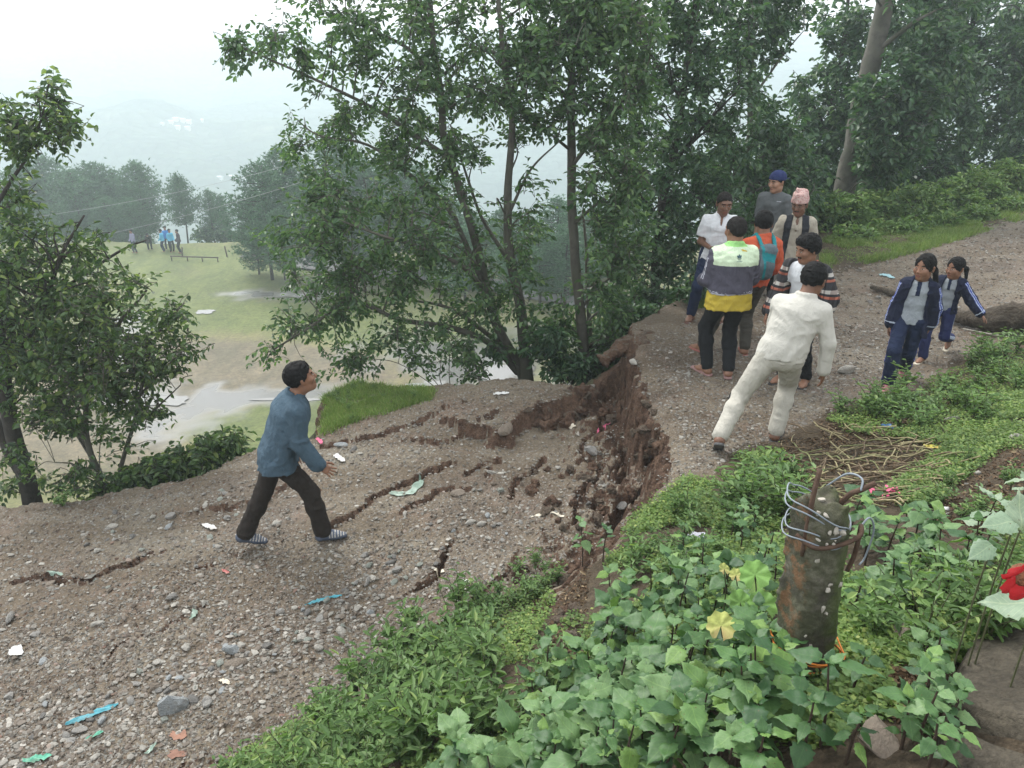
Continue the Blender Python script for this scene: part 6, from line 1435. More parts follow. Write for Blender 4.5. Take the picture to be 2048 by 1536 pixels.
def leafmeshes(mat, wd=.34, n=3):
    out = []
    for k in range(n): v, f = big_leaf(k + int(wd * 100), True, wd); out.append(mesh_np('leaf', v, f, True, [mat]))
    return out
LM = {'g': leafmeshes(BL_G), 'p': leafmeshes(BL_P, .36), 'y': leafmeshes(BL_Y, .42), 'n': leafmeshes(BL_G, .25), 'w': leafmeshes(BL_W, .36)}
M_STEM = plain('green_brown_stem', (.07, .075, .035), .7, .3, 20)
M_STEMD = plain('dark_stem', (.045, .03, .02), .8, .3, 20)
def leaf_obj(root, base, d, nrm_, L, kind, label=None):
    y = nrm3(d); z = nrm3(np.asarray(nrm_) - np.dot(nrm_, y) * y); x = np.cross(y, z); me = LM[kind][rng.integers(len(LM[kind]))]
    o = bpy.data.objects.new('leaf', me); COL.objects.link(o); o.parent = root
    o.matrix_local = Matrix(((x[0]*L, y[0]*L, z[0]*L, base[0]), (x[1]*L, y[1]*L, z[1]*L, base[1]), (x[2]*L, y[2]*L, z[2]*L, base[2]), (0, 0, 0, 1))); return o
def broad_plant(px, py, z0, h, L, label, group=None, kind='g', nodes=4, lean=.2, name='leafy_plant', yaw=None, stems=1, loc=None):
    b = on_ground(px, py, z0) if loc is None else loc; root = empty(name, b, 0, label, 'plant', group); mb = MB()
    for s in range(stems):
        a0 = rng.uniform(0, 6.28) if yaw is None else yaw; le = np.array([math.cos(a0), math.sin(a0), 0]) * lean * h * (.4 + s)
        pts = smooth_line([[0, 0, -.05], le * .25 + [0, 0, h * .5], le + [0, 0, h]], 4); add_tube(mb, pts, np.linspace(.006, .003, len(pts)), 5)
        for k in range(nodes):
            t = .35 + .65 * (k + 1) / nodes; c = pts[min(len(pts) - 1, int(t * (len(pts) - 1)))]; a = a0 + k * 1.57 + rng.normal(0, .25); top = k == nodes - 1
            LL = L * (1.0 - .1 * abs(k - nodes * .55)) * rng.uniform(.8, 1.15)
            for q in (0, math.pi):
                e = .15 + (.35 if top else .0) + rng.normal(0, .18); d = np.array([math.cos(a + q), math.sin(a + q), e]); pt = c + nrm3(d) * L * .16; add_tube(mb, [c, pt], .0018, 4, cap=False)
                leaf_obj(root, pt, d + [0, 0, -.22 + rng.normal(0, .15)], np.array([0, 0, 1]) + rng.normal(0, .25, 3), LL * rng.uniform(.7, 1.1), kind if rng.random() > .2 else 'n')
            if top:
                for q in (1.57, 4.71, .6): leaf_obj(root, c, np.array([math.cos(a + q), math.sin(a + q), 1.0 + .6 * rng.random()]), np.array([math.cos(a+q), math.sin(a+q), .8]) * -1 + [0, 0, 2], LL * rng.uniform(.35, .6), kind)
    link('stem', mb.mesh('stem', [M_STEMD]), root); return root
PLANTS = [(1590,1470,1.1,.26,.10,'weed right in front of the pole foot','g',4),(1600,1540,1.15,.26,.12,'serrated weed at the bottom edge under the pole','g',4),(1690,1530,1.2,.22,.09,'weed beside the mossy boulder at the bottom edge','g',4),(1560,1400,1.0,.24,.11,'weed leaning against the left side of the pole foot','g',4),(1165,1145,-.2,.42,.11,'tall weed with pale broad leaves standing over the lower end of the crevice','p',4),(1205,1130,-.1,.30,.085,'smaller broad-leaved weed right of the tall one over the crevice','g',3),
 (1300,1230,.2,.34,.09,'broad-leaved weed at the top of the weed bed above the trench','g',4),(1400,1180,.4,.30,.085,'broad-leaved weed behind the yellowing plant','g',4),(1480,1110,.35,.26,.09,'weed with large soft leaves behind the broken pole, left','g',3),
 (1500,1465,.95,.42,.155,'big serrated-leaved weed in the very front, left of the broken pole','g',4),(1640,1500,1.15,.34,.14,'large-leaved weed at the bottom, in front of the pole','g',3),(1390,1520,.8,.30,.125,'large-leaved weed at the bottom edge, second left of the pole','g',4),
 (1730,1130,.85,.30,.12,'weed with large pale leaves right of the broken pole','p',4),(1820,1120,.85,.28,.11,'weed with broad pale leaves further right of the pole','p',3),(1950,1105,1.0,.32,.12,'thin-stemmed weed with whitish leaves near the red flower','w',3),
 (2030,1060,1.0,.30,.12,'weed with very pale big leaves at the right edge','w',3),(1150,1560,.4,.34,.14,'cluster of big pale leaves coming in from the bottom edge','p',3),(920,1575,.1,.36,.145,'light green big-leaved weed at the bottom, left of centre','p',3),
 (1840,1450,1.25,.24,.085,'leafy weed between the boulder and the stone slab','g',4),(1850,1560,1.3,.22,.08,'leafy weed at the bottom edge beside the stone slab','g',4),(1700,1400,1.1,.2,.07,'small weed on the bare earth right of the pole foot','g',3)]
for px, py, z0, h, L, lab, k, n in PLANTS: broad_plant(px, py, z0, h, L, lab, None, k, n)
def rect_px(x0, y0, x1, y1, n): return np.c_[rng.uniform(x0, x1, n), rng.uniform(y0, y1, n)]
for poly, n, h, L, kind, lab, g in [
 ([(1130,1270),(1300,1230),(1500,1220),(1540,1400),(1530,1600),(1080,1600),(1060,1450)], 84, .33, .115, 'g', 'broad-leaved weed in the thick bed left of the broken pole', 'weeds of the thick bed'),
 ([(800,1560),(1250,1540),(1250,1640),(800,1640)], 10, .36, .15, 'p', 'big-leaved weed along the bottom edge', 'weeds along the bottom edge'),
 ([(1680,1060),(1900,1080),(1960,1180),(1850,1240),(1700,1250)], 24, .24, .10, 'g', 'broad-leaved weed right of the broken pole', 'weeds right of the pole'),
 ([(1250,1120),(1550,1060),(1560,1190),(1300,1250)], 16, .22, .07, 'g', 'low broad-leaved weed above the thick bed', 'low weeds above the bed'),
 ([(1780,1340),(1900,1300),(1890,1560),(1780,1560)], 10, .20, .08, 'g', 'leafy weed between boulder and slab', 'weeds between boulder and slab')]:
    for q in in_px(poly, n):
        broad_plant(q[0], q[1], .8 if q[0] > 1350 else .3, h * rng.uniform(.6, 1.25), L * rng.uniform(.75, 1.25), lab, g, kind if rng.random() > .25 else 'p', int(rng.integers(4, 6)))
# finer weeds, a few kinds copied with their own turn and size
WEED = leaf_mat('fresh_weed_leaves', (.08, .150, .050), (.165, .265, .092), (.27, .35, .12), rough=.5, trans=.3, spec=.35)
COVER = leaf_mat('clover_leaves', (.085, .155, .042), (.17, .255, .068), (.27, .32, .095), rough=.55, trans=.3, spec=.3)
GRASS = leaf_mat('grass_blades', (.13, .21, .06), (.24, .34, .10), (.36, .33, .18), rough=.6, trans=.25, spec=.25)
def weed_variant(seed, n=90, L=.055, wd=.38, H=.26, sp=.16):
    r = np.random.default_rng(seed); tb = MB(); pos, d = [], []
    for s in range(7):
        a = s * .9 + r.uniform(-.4, .4); e = np.array([math.cos(a) * sp * r.uniform(.3, 1), math.sin(a) * sp * r.uniform(.3, 1), H * r.uniform(.6, 1.05)]); ln = smooth_line([[0, 0, -.03], e * [.3, .3, .55], e], 4); add_tube(tb, ln, np.linspace(.0035, .0018, len(ln)), 4, cap=False)
        k = n // 7
        for i in range(k):
            t = .25 + .75 * (i + 1) / k; c = ln[min(len(ln) - 1, int(t * (len(ln) - 1)))] + r.normal(0, .006, 3); b = i * 2.4; pos.append(c); d.append([math.cos(b), math.sin(b), .35 * t + r.normal(0, .2)])
    pos = np.array(pos); d = np.array(d); LL = L * r.uniform(.6, 1.2, len(pos)); v, f = leaves_geo(pos, d, np.array([0, 0, 1]) + r.normal(0, .35, d.shape), LL, LL * wd)
    return tb.mesh('stem', [M_STEM]), mesh_np('foliage', v, f, False, [WEED])
WV = [weed_variant(1), weed_variant(2, 120, .045, .45, .2, .18), weed_variant(3, 80, .075, .34, .32, .14), weed_variant(4, 110, .05, .55, .22, .2), weed_variant(5, 100, .065, .40, .28, .16)]
def weed(px, py, z0, s, lab, g, v=None, cat='weed'):
    b = on_ground(px, py, z0); r_ = empty('weed_plant', b, rng.uniform(0, 6.28), lab, cat, g); r_.scale = (s, s, s * rng.uniform(.8, 1.2)); v = rng.integers(len(WV)) if v is None else v
    link('stem', WV[v][0], r_); link('foliage', WV[v][1], r_)
for poly, n, s0, s1, lab, g in [
 ([(790,1270),(900,1230),(1040,1240),(1050,1420),(900,1560),(760,1520),(760,1380)], 62, .8, 1.35, 'bright bushy weed in the clump between the road and the trench', 'weeds between road and trench'),
 ([(480,1536),(560,1470),(760,1370),(800,1500),(760,1600),(480,1600)], 40, .7, 1.2, 'bushy weed along the inner side of the lower road', 'weeds along the lower road'),
 ([(1430,1070),(1470,985),(1560,950),(1600,970),(1580,1080)], 30, .8, 1.3, 'bushy weed on the bank above the crevice, by the dry stalks', 'weeds on the bank by the dry stalks'),
 ([(1660,830),(1740,790),(1960,780),(2000,860),(1860,870),(1700,850)], 30, .7, 1.1, 'low weed on the inner edge of the upper road', 'weeds inside the upper road'),
 ([(1900,720),(2048,690),(2048,800),(1940,780)], 18, .8, 1.2, 'weed at the foot of the bank under the log', 'weeds under the log'),
 ([(1250,1060),(1440,1010),(1440,1180),(1260,1180)], 26, .5, .9, 'small fresh weed on the green bank beside the crevice', 'weeds beside the crevice'),
 ([(1850,960),(1980,900),(2048,1000),(1960,1080),(1860,1050)], 12, .4, .7, 'sparse small weed on the bare upper bank', 'weeds on the bare bank'),
 ([(1680,1190),(2048,1110),(2048,1280),(1900,1330),(1700,1300)], 34, .55, 1.0, 'small weed among the litter right of the pole', 'weeds right of the pole among litter'),
 ([(1040,1290),(1120,1280),(1150,1536),(1030,1536)], 16, .5, .9, 'small weed hanging into the shaded trench', 'weeds in the trench'),
 ([(930,1190),(1080,1120),(1120,1170),(1060,1240),(950,1250)], 18, .4, .8, 'low light green weed on the road shoulder by the trench', 'weeds on the shoulder')]:
    for q in in_px(poly, n): weed(q[0], q[1], 1.0 if q[0] > 1650 and q[1] > 1050 else (.4 if q[0] > 1400 and q[1] > 880 else (-.5 if q[0] < 1120 else .1)), rng.uniform(s0, s1), lab, g)
# low leafy cover and grass, uncountable
def scatter_px(polys):
    q = np.concatenate([in_px(p, n) for p, n in polys]); d = np.stack([(q[:, 0] - 1024) / F, 0 * q[:, 0], 0 * q[:, 0]], 1) + FW + UP * ((768 - q[:, 1]) / F)[:, None]; z = np.full(len(q), .1)
    for _ in range(14):
        t = (z - CAMZ) / d[:, 2]; z = z + .6 * (ground(d[:, 0] * t, d[:, 1] * t, False) - z)
    t = (z - CAMZ) / d[:, 2]; x, y = d[:, 0] * t, d[:, 1] * t; ok = np.abs(z - ground(x, y, False)) < .04; return x[ok], y[ok]
def cover():
    x, y = scatter_px([([(1260,1040),(1310,1000),(1480,910),(1560,900),(1600,1000),(1560,1200),(1240,1230),(1190,1160)], 17000), ([(440,1536),(700,1390),(900,1250),(1090,1150),(1130,1170),(1060,1300),(1000,1600),(430,1600)], 12000),
      ([(1650,840),(1740,800),(2048,700),(2048,900),(1900,900),(1700,870)], 7000), ([(1960,840),(2048,780),(2048,860),(1850,1020),(1720,1080),(1700,1040)], 9000), ([(1640,1180),(2048,1060),(2048,1250),(1880,1340),(1660,1330)], 6000), ([(1130,1250),(1540,1200),(1560,1600),(1090,1600)], 8000), ([(1540,1330),(1760,1290),(1800,1600),(1540,1600)], 5000), ([(1640,540),(1650,480),(1800,440),(2048,380),(2048,440),(1900,486),(1780,520)], 4000)])
    k = 3; keep = fbm2(x * 1.8, y * 1.8, 3, 91) > -.25; x, y = x[keep], y[keep]; x = np.repeat(x, k) + rng.normal(0, .016, len(x) * k); y = np.repeat(y, k) + rng.normal(0, .016, len(y) * k); n = len(x); h = np.abs(rng.normal(.02, .022, n)) + .05 * np.clip(fbm2(x * 3, y * 3, 2, 92), 0, 1)
    pos = np.stack([x, y, ground(x, y, False) + h], 1); a = rng.uniform(0, 6.28, n); d = np.stack([np.cos(a), np.sin(a), rng.normal(.1, .3, n)], 1); L = rng.uniform(.012, .030, n)
    d = unit(d); s = unit(np.cross(d, np.array([0, 0, 1.0]) + rng.normal(0, .4, (n, 3)))); L = L[:, None]
    v = np.stack([pos, pos + d * L * .5 - s * L * .38, pos + d * L, pos + d * L * .5 + s * L * .38], 1).reshape(-1, 3); b = (np.arange(n) * 4)[:, None]
    link('ground_cover', mesh_np('ground_cover', v, b + np.array([0, 3, 2, 1]), False, [COVER]), kind='stuff')
cover()
def litter_flakes():
    x, y = scatter_px([([(1650,1180),(1800,1180),(1900,1250),(1860,1440),(1700,1440),(1640,1330)], 3200), ([(1560,880),(1900,860),(1900,1020),(1580,1000)], 3000), ([(1130,1180),(1180,1130),(1160,1330),(1050,1400)], 1200), ([(1880,900),(2048,860),(2048,1060),(1850,1080)], 1800), ([(1640,840),(1900,790),(1900,860),(1640,900)], 1500)])
    n = len(x); z = ground(x, y, True) + .004 + .006 * rng.random(n); a = rng.uniform(0, 6.28, n); d = unit(np.stack([np.cos(a), np.sin(a), rng.normal(0, .25, n)], 1)); L = rng.uniform(.012, .04, n)
    v, f = leaves_geo(np.stack([x, y, z], 1), d, np.array([0, 0, 1.0]) + rng.normal(0, .4, (n, 3)), L, L * rng.uniform(.3, .7, n), .3)
    link('leaf_litter', mesh_np('leaf_litter', v, f, False, [leaf_mat('dead_leaves', (.05, .03, .018), (.15, .10, .06), (.30, .24, .15), rough=.8, trans=.0, spec=.2)]), kind='stuff')
litter_flakes()
def grass(name, polys, n_rep, h0, h1, world=None):
    if world is None:
        x, y = scatter_px(polys); k_ = fbm2(x * 1.3, y * 1.3, 3, 93) > (-.15 if 'verge' in name else -1); x, y = x[k_], y[k_]
    else: x, y = world
    x = np.repeat(x, n_rep) + rng.normal(0, .03, len(x) * n_rep); y = np.repeat(y, n_rep) + rng.normal(0, .03, len(y) * n_rep); n = len(x); z = ground(x, y, False) - .01; h = rng.uniform(h0, h1, n) * (1 + .4 * vn2(x * 2, y * 2, 7))
    a = rng.uniform(0, 6.28, n); w = .0035 + .003 * rng.random(n); lean = rng.normal(0, .45, (n, 2)) * h[:, None]
    p0 = np.stack([x - np.cos(a) * w, y - np.sin(a) * w, z], 1); p1 = np.stack([x + np.cos(a) * w, y + np.sin(a) * w, z], 1); p2 = np.stack([x + lean[:, 0], y + lean[:, 1], z + h], 1)
    link(name, mesh_np(name, np.stack([p0, p1, p2], 1).reshape(-1, 3), np.arange(n)[:, None] * 3 + [0, 1, 2], False, [GRASS]), kind='stuff')
grass('edge_grass', [([(645,870),(650,790),(700,765),(780,770),(870,782),(860,800),(760,830),(690,850)], 2600)], 8, .03, .095)
grass('verge_grass', [([(1640,540),(1650,480),(1800,440),(2048,380),(2048,440),(1900,486),(1780,520)], 9000), ([(1385,620),(1420,560),(1440,560),(1430,610)], 400)], 5, .04, .12)
# a grassy tongue of field embankment under the road edge, and bushes along the upper verge
for i, (px, py, d, w, h) in enumerate([(1690,440,15.2,60,40),(1760,430,15.6,66,46),(1840,415,16.2,64,44),(1900,405,16.8,64,44),(1960,388,17.4,66,44),(2030,368,18,66,46),(1660,420,15.6,40,30),(1815,410,17,50,30),(1720,478,14.4,50,22),(1800,466,14.8,54,24),(1880,452,15.3,54,22),(1950,438,15.8,50,22),(2025,424,16.4,54,24),(1985,370,19,60,30)]):
    make_tree('verge_bush', ['low bush nearest the group on the upper verge','rounded bright bush below the leaning trunk','second rounded bush along the verge','bush in the middle of the verge row','taller bush on the verge above the log','bush at the right edge of the verge','small bush at the foot of the leaning trunk','low bush behind the verge row in the shade','low spreading bush in front of the verge row, nearest the group','low spreading bush in front of the rounded bright bush','low spreading bush midway along the front of the verge','low spreading bush on the verge beyond the girls','low spreading bush on the verge at the right edge','low bush under the dark trees at the right'][i],
      [([(px, py + h, d), (px, py, d), (px + 10, py - h * .5, d)], .02, .008)], [(px, py, w, h, d, .6, 1), (px - 20, py + h * .5, w * .8, h * .5, d - .2, .4, .7)], 5200, L=.10, mat=WEED, bark=M_STEMD, cat='bush', group='bushes on the upper verge', nsub=16, spray=.3, per=10, droop=.1)
for i, (px, py, d, w, h) in enumerate([(1390,600,10.5,40,34),(1290,640,10.8,50,26),(1250,650,11,46,30)]):
    make_tree('slope_bush', ['bush hugging the road edge by the feet of the man in white polo','bush at the road edge left of the group','bush right behind the earth overhang'][i], [([(px, py + h, d), (px, py, d)], .02, .008)], [(px, py, w, h, d, .4, 1)], 1500, L=.10, mat=LEAFB, bark=M_STEMD, cat='bush', nsub=12, spray=.3, per=10, droop=.1)
for q in in_px([(655,850),(655,790),(700,768),(780,772),(860,785),(840,805),(740,835)], 16): weed(q[0], q[1], -.7, rng.uniform(.25, .5), 'tiny weed on the grassy tongue by the road edge', 'weeds on the grassy tongue')
weed(125, 1012, -1.1, 1.0, 'light green tuft growing on the outer road edge at the left', None, 1, 'weed')

# ---------------------------------------------------------------- the broken utility pole
def pole():
    b = on_ground(1602, 1352, 1.05); t = Pd(1642, 992, b[1] + .03); H = t[2] - b[2]
    s = SDF([-.22, -.22, -.12], [.25, .22, H + .1], .0085); tx = t[0] - b[0]; ty = t[1] - b[1]
    s.cap((0, 0, -.1), (tx * 1.1, ty * 1.1, H * 1.1), .115, .098, .01)
    X, Y, Z = np.meshgrid(*s.coords(), indexing='ij'); cx = tx * Z / H; hw = .086 - .012 * Z / H; a = .32
    u = (X - cx) * math.cos(a) + Y * math.sin(a); v = -(X - cx) * math.sin(a) + Y * math.cos(a)
    sq = np.maximum(np.abs(u), np.abs(v)) - hw; s.d = np.maximum(s.d, sq.astype(np.float32)); n = .010 * vn3(X * 22, Y * 22, Z * 12, 3) + .008 * vn3(X * 55, Y * 55, Z * 55, 5)
    s.d += n.astype(np.float32) * .7; top = Z - (H - .02 + .05 * vn3(X * 14, Y * 14, Z * 3, 9) + .03 * vn3(X * 40, Y * 40, Z * 5, 2)); s.d = np.maximum(s.d, (top * .7).astype(np.float32))
    m, t_, bs = new_mat('weathered_concrete'); vv = objco(t_)
    c = ramp(t_, noise(t_, 9, 7, .72, vv), [(.3, (.02, .018, .013)), (.5, (.062, .054, .04)), (.66, (.16, .145, .115))])
    sx = nd(t_, 'ShaderNodeSeparateXYZ'); t_.links.new(vv, sx.inputs[0])
    moss = nd(t_, 'ShaderNodeMath', operation='MULTIPLY'); t_.links.new(ramp(t_, noise(t_, 6, 5, .7, vv), [(.38, (0, 0, 0)), (.5, (1, 1, 1))]), moss.inputs[0]); t_.links.new(ramp(t_, sx.outputs[0], [(0, (.25, .25, .25)), (.06, (1, 1, 1))]), moss.inputs[1]); c = mixc(t_, moss.outputs[0], c, (.06, .085, .018))
    rust = nd(t_, 'ShaderNodeMath', operation='MULTIPLY'); t_.links.new(ramp(t_, noise(t_, 12, 4, .7, vv), [(.5, (0, 0, 0)), (.58, (1, 1, 1))]), rust.inputs[0])
    neg = nd(t_, 'ShaderNodeMath', operation='MULTIPLY'); neg.inputs[1].default_value = -1; t_.links.new(sx.outputs[0], neg.inputs[0]); t_.links.new(ramp(t_, neg.outputs[0], [(.068, (0, 0, 0)), (.095, (1, 1, 1))]), rust.inputs[1]); c = mixc(t_, rust.outputs[0], c, (.15, .080, .038))
    t_.links.new(c, bs.inputs['Base Color']); bs.inputs['Roughness'].default_value = .92; bump(t_, bs, noise(t_, 60, 6, .7, vv), .8, .012)
    root = empty('broken_pole', b, 0, 'broken concrete pole stump, mossy and rust-streaked, with wires coiled round its top', 'pole stump')
    V, Fq = s.mesh(); link('shaft', mesh_np('shaft', V, Fq, True, [m]), root)
    chip = plain('pale_aggregate', (.38, .35, .30), .8, .15, 30); r = np.random.default_rng(4)
    bv = BVHTree.FromPolygons([tuple(q) for q in V], [tuple(int(k) for k in q) for q in Fq])
    for k in range(22):       # pale stones showing in the concrete
        z = r.uniform(.2, 1.0) * H if k > 8 else H * r.uniform(.8, 1.0); aa = r.uniform(-2.6, -.5); o = np.array([tx * z / H, 0, z]) + .5 * np.array([math.cos(aa), math.sin(aa), 0]); h = bv.ray_cast(Vector(o), Vector((-math.cos(aa), -math.sin(aa), 0)), 1)
        if h[0] is None: continue
        st = link('aggregate', ROCKS[3][k % 6], root, h[0]); st.data = CHIP[k % 3]; q = r.uniform(.006, .020); st.scale = (q, q * .8, q); st.rotation_euler = tuple(r.uniform(0, 6, 3))
    rustm = plain('rusty_bar', (.075, .045, .03), .8, .3, 40, .003, 90)
    def rod(pts, rr=.007, name='reinforcing_bar', mat=rustm):
        mb = MB(); add_tube(mb, smooth_line(pts, 6), rr, 7); link(name, mb.mesh(name, [mat]), root)
    tl = np.array([tx, ty, H]); rod([tl + [-.06, -.07, -.20], tl + [-.055, -.06, .0], tl + [-.03, -.02, .12]], .009); rod([tl + [.06, .0, -.05], tl + [.09, -.02, .02], tl + [.12, -.02, .035], tl + [.17, -.02, .065]], .010)
    rod([tl + [-.09, -.06, -.12], tl + [-.04, -.11, -.14], tl + [.04, -.11, -.13], tl + [.11, -.10, -.10], tl + [.13, -.06, -.085], tl + [.135, -.05, -.2], tl + [.12, -.05, -.28]], .0085)
    wire = plain('blue_grey_wire', (.21, .24, .27), .45, .1, 30)
    for k, (rx, ry, dz, tilt, ph) in enumerate([(.112, .105, -.10, .05, 0), (.12, .11, -.14, .12, .4), (.125, .10, -.06, .35, .2), (.122, .11, -.04, .42, .5)]):
        a = np.linspace(ph, ph + 6.6, 40); pts = tl + np.c_[np.cos(a) * rx + .012 * np.sin(a * 3), np.sin(a) * ry, dz - tilt * np.cos(a) * rx * 1.3 + .006 * np.sin(a * 5)]
        mb = MB(); add_tube(mb, pts, .0028, 6); link('wire', mb.mesh('wire', [wire]), root)
    for pts in ([tl + [.13, -.05, -.10], tl + [.17, -.03, -.07], tl + [.20, -.02, -.13], tl + [.19, -.02, -.24], tl + [.17, -.03, -.27]], [tl + [.12, -.03, .04], tl + [.13, .0, .07], tl + [.10, .05, .06], tl + [.06, .1, -.02]]):
        mb = MB(); add_tube(mb, smooth_line(pts, 6), .0036, 6); link('wire', mb.mesh('wire', [wire]), root)
    orange = plain('orange_wire', (.60, .19, .03), .5, .1, 30)
    for k in range(6):
        a = np.linspace(0, 6.4, 36); rr = .105 + .005 * k; pts = np.c_[np.cos(a) * rr + .01 * np.sin(a * 4 + k), np.sin(a) * rr, .055 + .022 * k + .02 * np.sin(a + k)] + [0, 0, 0.02]
        mb = MB(); add_tube(mb, pts, .0034, 5); link('orange_wire', mb.mesh('orange_wire', [orange]), root)
CHIP = [rock_mesh('aggregate', 300 + k, plain('pale_aggregate', (.38, .35, .30), .8, .15, 30), .6, I2) for k in range(3)]
pole()

# ---------------------------------------------------------------- slab, log, dry stalks
def slab(label, corners, th, mat, name='stone_slab', seed=1):
    c = np.array([on_ground(*q) for q in corners]); cen = c.mean(0); n = 46
    u, v = np.meshgrid(np.linspace(0, 1, n), np.linspace(0, 1, n), indexing='ij')
    P = ((1-u)*(1-v))[..., None]*c[0] + (u*(1-v))[..., None]*c[1] + (u*v)[..., None]*c[2] + ((1-u)*v)[..., None]*c[3]
    e = np.minimum(np.minimum(u, 1-u), np.minimum(v, 1-v)); P[..., 2] += th * np.clip(e / .05, 0, 1) ** .5 - .02 + .015 * fbm2(P[..., 0] * 6, P[..., 1] * 6, 4, seed)
    P[..., 0] += .03 * vn2(P[..., 0] * 5, P[..., 1] * 5, seed) * (1 - np.clip(e / .1, 0, 1)); P[..., 1] += .03 * vn2(P[..., 0] * 5, P[..., 1] * 5, seed + 2) * (1 - np.clip(e / .1, 0, 1))
    i, j = np.meshgrid(np.arange(n-1), np.arange(n-1), indexing='ij'); q = np.stack([i*n+j, (i+1)*n+j, (i+1)*n+j+1, i*n+j+1], -1).reshape(-1, 4)
    link(name, mesh_np(name, P.reshape(-1, 3) - cen, q, True, [mat]), None, cen, label, 'slab')
M_SLAB = m_soil('weathered_slab', (.055, .048, .038), (.085, .075, .058), (.12, .105, .08), 5)
slab('large weathered stone slab filling the bottom right corner', [(1885,1440,1.4),(1960,1250,1.3),(2140,1230,1.35),(2120,1500,1.5)], .09, M_SLAB, seed=4)
slab('lower weathered slab edge below the crack at the bottom right', [(1890,1560,1.4),(1880,1455,1.4),(2100,1530,1.5),(2090,1640,1.5)], .05, M_SLAB, seed=8)
def log_():
    root_at = on_ground(1985, 660, .1); root = empty('fallen_log', root_at, 0, 'thick grey-brown log lying behind the schoolgirls at the right edge', 'log')
    mb = MB(); p = [on_ground(1925, 655, .1) + [0, 0, .12], on_ground(1980, 665, .1) + [0, 0, .17], on_ground(2060, 672, .1) + [0, .1, .2], on_ground(2200, 685, .15) + [0, .3, .22]]
    add_tube(mb, smooth_line(p, 8) - root_at, np.linspace(.09, .24, 25), 18, wob=.28, seed=3); m, t, b = new_mat('split_bark'); v = objco(t); mp = nd(t, 'ShaderNodeMapping'); mp.inputs['Scale'].default_value = (2, 14, 14); t.links.new(v, mp.inputs[0])
    c = ramp(t, noise(t, 2.4, 7, .75, mp.outputs[0], .5), [(.3, (.03, .022, .015)), (.5, (.09, .07, .05)), (.7, (.17, .145, .11))]); t.links.new(c, b.inputs['Base Color']); b.inputs['Roughness'].default_value = .95; bump(t, b, noise(t, 2.4, 7, .75, mp.outputs[0], .5), 1, .06)
    link('trunk', mb.mesh('trunk', [m]), root)
    mb = MB(); q = [on_ground(1742, 580, 0) + [0, 0, .05], on_ground(1800, 600, 0) + [0, 0, .06], on_ground(1860, 628, .05) + [0, 0, .08], on_ground(1935, 655, .1) + [0, 0, .12]]
    add_tube(mb, smooth_line(q, 6) - root_at, np.linspace(.035, .085, 19), 10, wob=.2, seed=5); link('branch', mb.mesh('branch', [m]), root)
    mb = MB(); q = [on_ground(1925, 662, .1), on_ground(1975, 672, .1), on_ground(2020, 680, .1)]; add_tube(mb, smooth_line(q, 6) + [0, 0, .03], .012, 6); tag(link('fallen_stick', mb.mesh('fallen_stick', [plain('pale_stick', (.30, .28, .24), .8)])), 'thin pale stick lying under the edge of the log', 'stick')
log_()
def stalks():
    c0 = on_ground(1730, 940, .2); root = empty('stalk_heap', c0, 0, 'heap of dry cut stalks lying on the bank behind the broken pole', 'dry stalks')
    mats = [plain('dry_stalk', (.27, .235, .13), .8, .25, 20), plain('brown_stalk', (.13, .095, .06), .85, .3, 20), plain('olive_stalk', (.17, .18, .08), .8, .25, 20)]
    q = in_px([(1560,900),(1620,850),(1800,870),(1900,940),(1860,1010),(1760,1020),(1600,1010)], 170)
    for k, (px, py) in enumerate(q):
        p = on_ground(px, py, .25); a = rng.normal(-1.25, .75) if rng.random() < .6 else rng.uniform(0, 6.28); L = rng.uniform(.15, .5); d = np.array([math.cos(a), math.sin(a), 0]); pts = []
        for t in (-.5, -.15, .2, .5):
            r = p + d * L * t + np.array([-d[1], d[0], 0]) * .03 * L * math.sin(t * 5 + k); r[2] = gz(r[0], r[1]) + .012 + .05 * rng.random() + .03 * (t + .5); pts.append(r - c0)
        mb = MB(); add_tube(mb, smooth_line(pts, 3), rng.uniform(.0035, .007), 5); link('stalk', mb.mesh('stalk', [mats[[0, 0, 1, 1, 2][k % 5]]]), root)
stalks()
# ---------------------------------------------------------------- litter
def rag(name, label, cat, pts, w, mat, crum=.02, seed=1, lift=.012, z0=-.7, group=None, ny=9, sub=6):
    """a crumpled strip of plastic or paper laid along photo points; w: half width in metres"""
    ln = smooth_line([on_ground(a, b, z0) for a, b in pts], sub); n = len(ln); tn = unit(np.gradient(ln, axis=0)); side = unit(np.cross(tn, [0, 0, 1])); V = []
    for i in range(n):
        e = w * (1 + .45 * vn2(np.array([i * .6]), np.array([seed * 3.1]), seed)[0]) * (math.sin(math.pi * (i + .6) / (n + .2)) ** .35)
        for j in range(ny):
            s = (j / (ny - 1) * 2 - 1); p = ln[i] + side[i] * e * s; p = p + tn[i] * .012 * vn2(np.array([j * .9]), np.array([i * .7]), seed)[0]; V.append(p)
    V = np.array(V); V[:, 2] = ground(V[:, 0], V[:, 1], False) + lift + crum * np.abs(vn2(V[:, 0] * 30, V[:, 1] * 30, seed)) + crum * .6 * np.abs(vn2(V[:, 0] * 70, V[:, 1] * 70, seed + 1))
    i, j = np.meshgrid(np.arange(n-1), np.arange(ny-1), indexing='ij'); q = np.stack([i*ny+j, i*ny+j+1, (i+1)*ny+j+1, (i+1)*ny+j], -1).reshape(-1, 4); c = V.mean(0)
    return link(name, mesh_np(name, V - c, q, True, [mat]), None, c, label, cat, group)
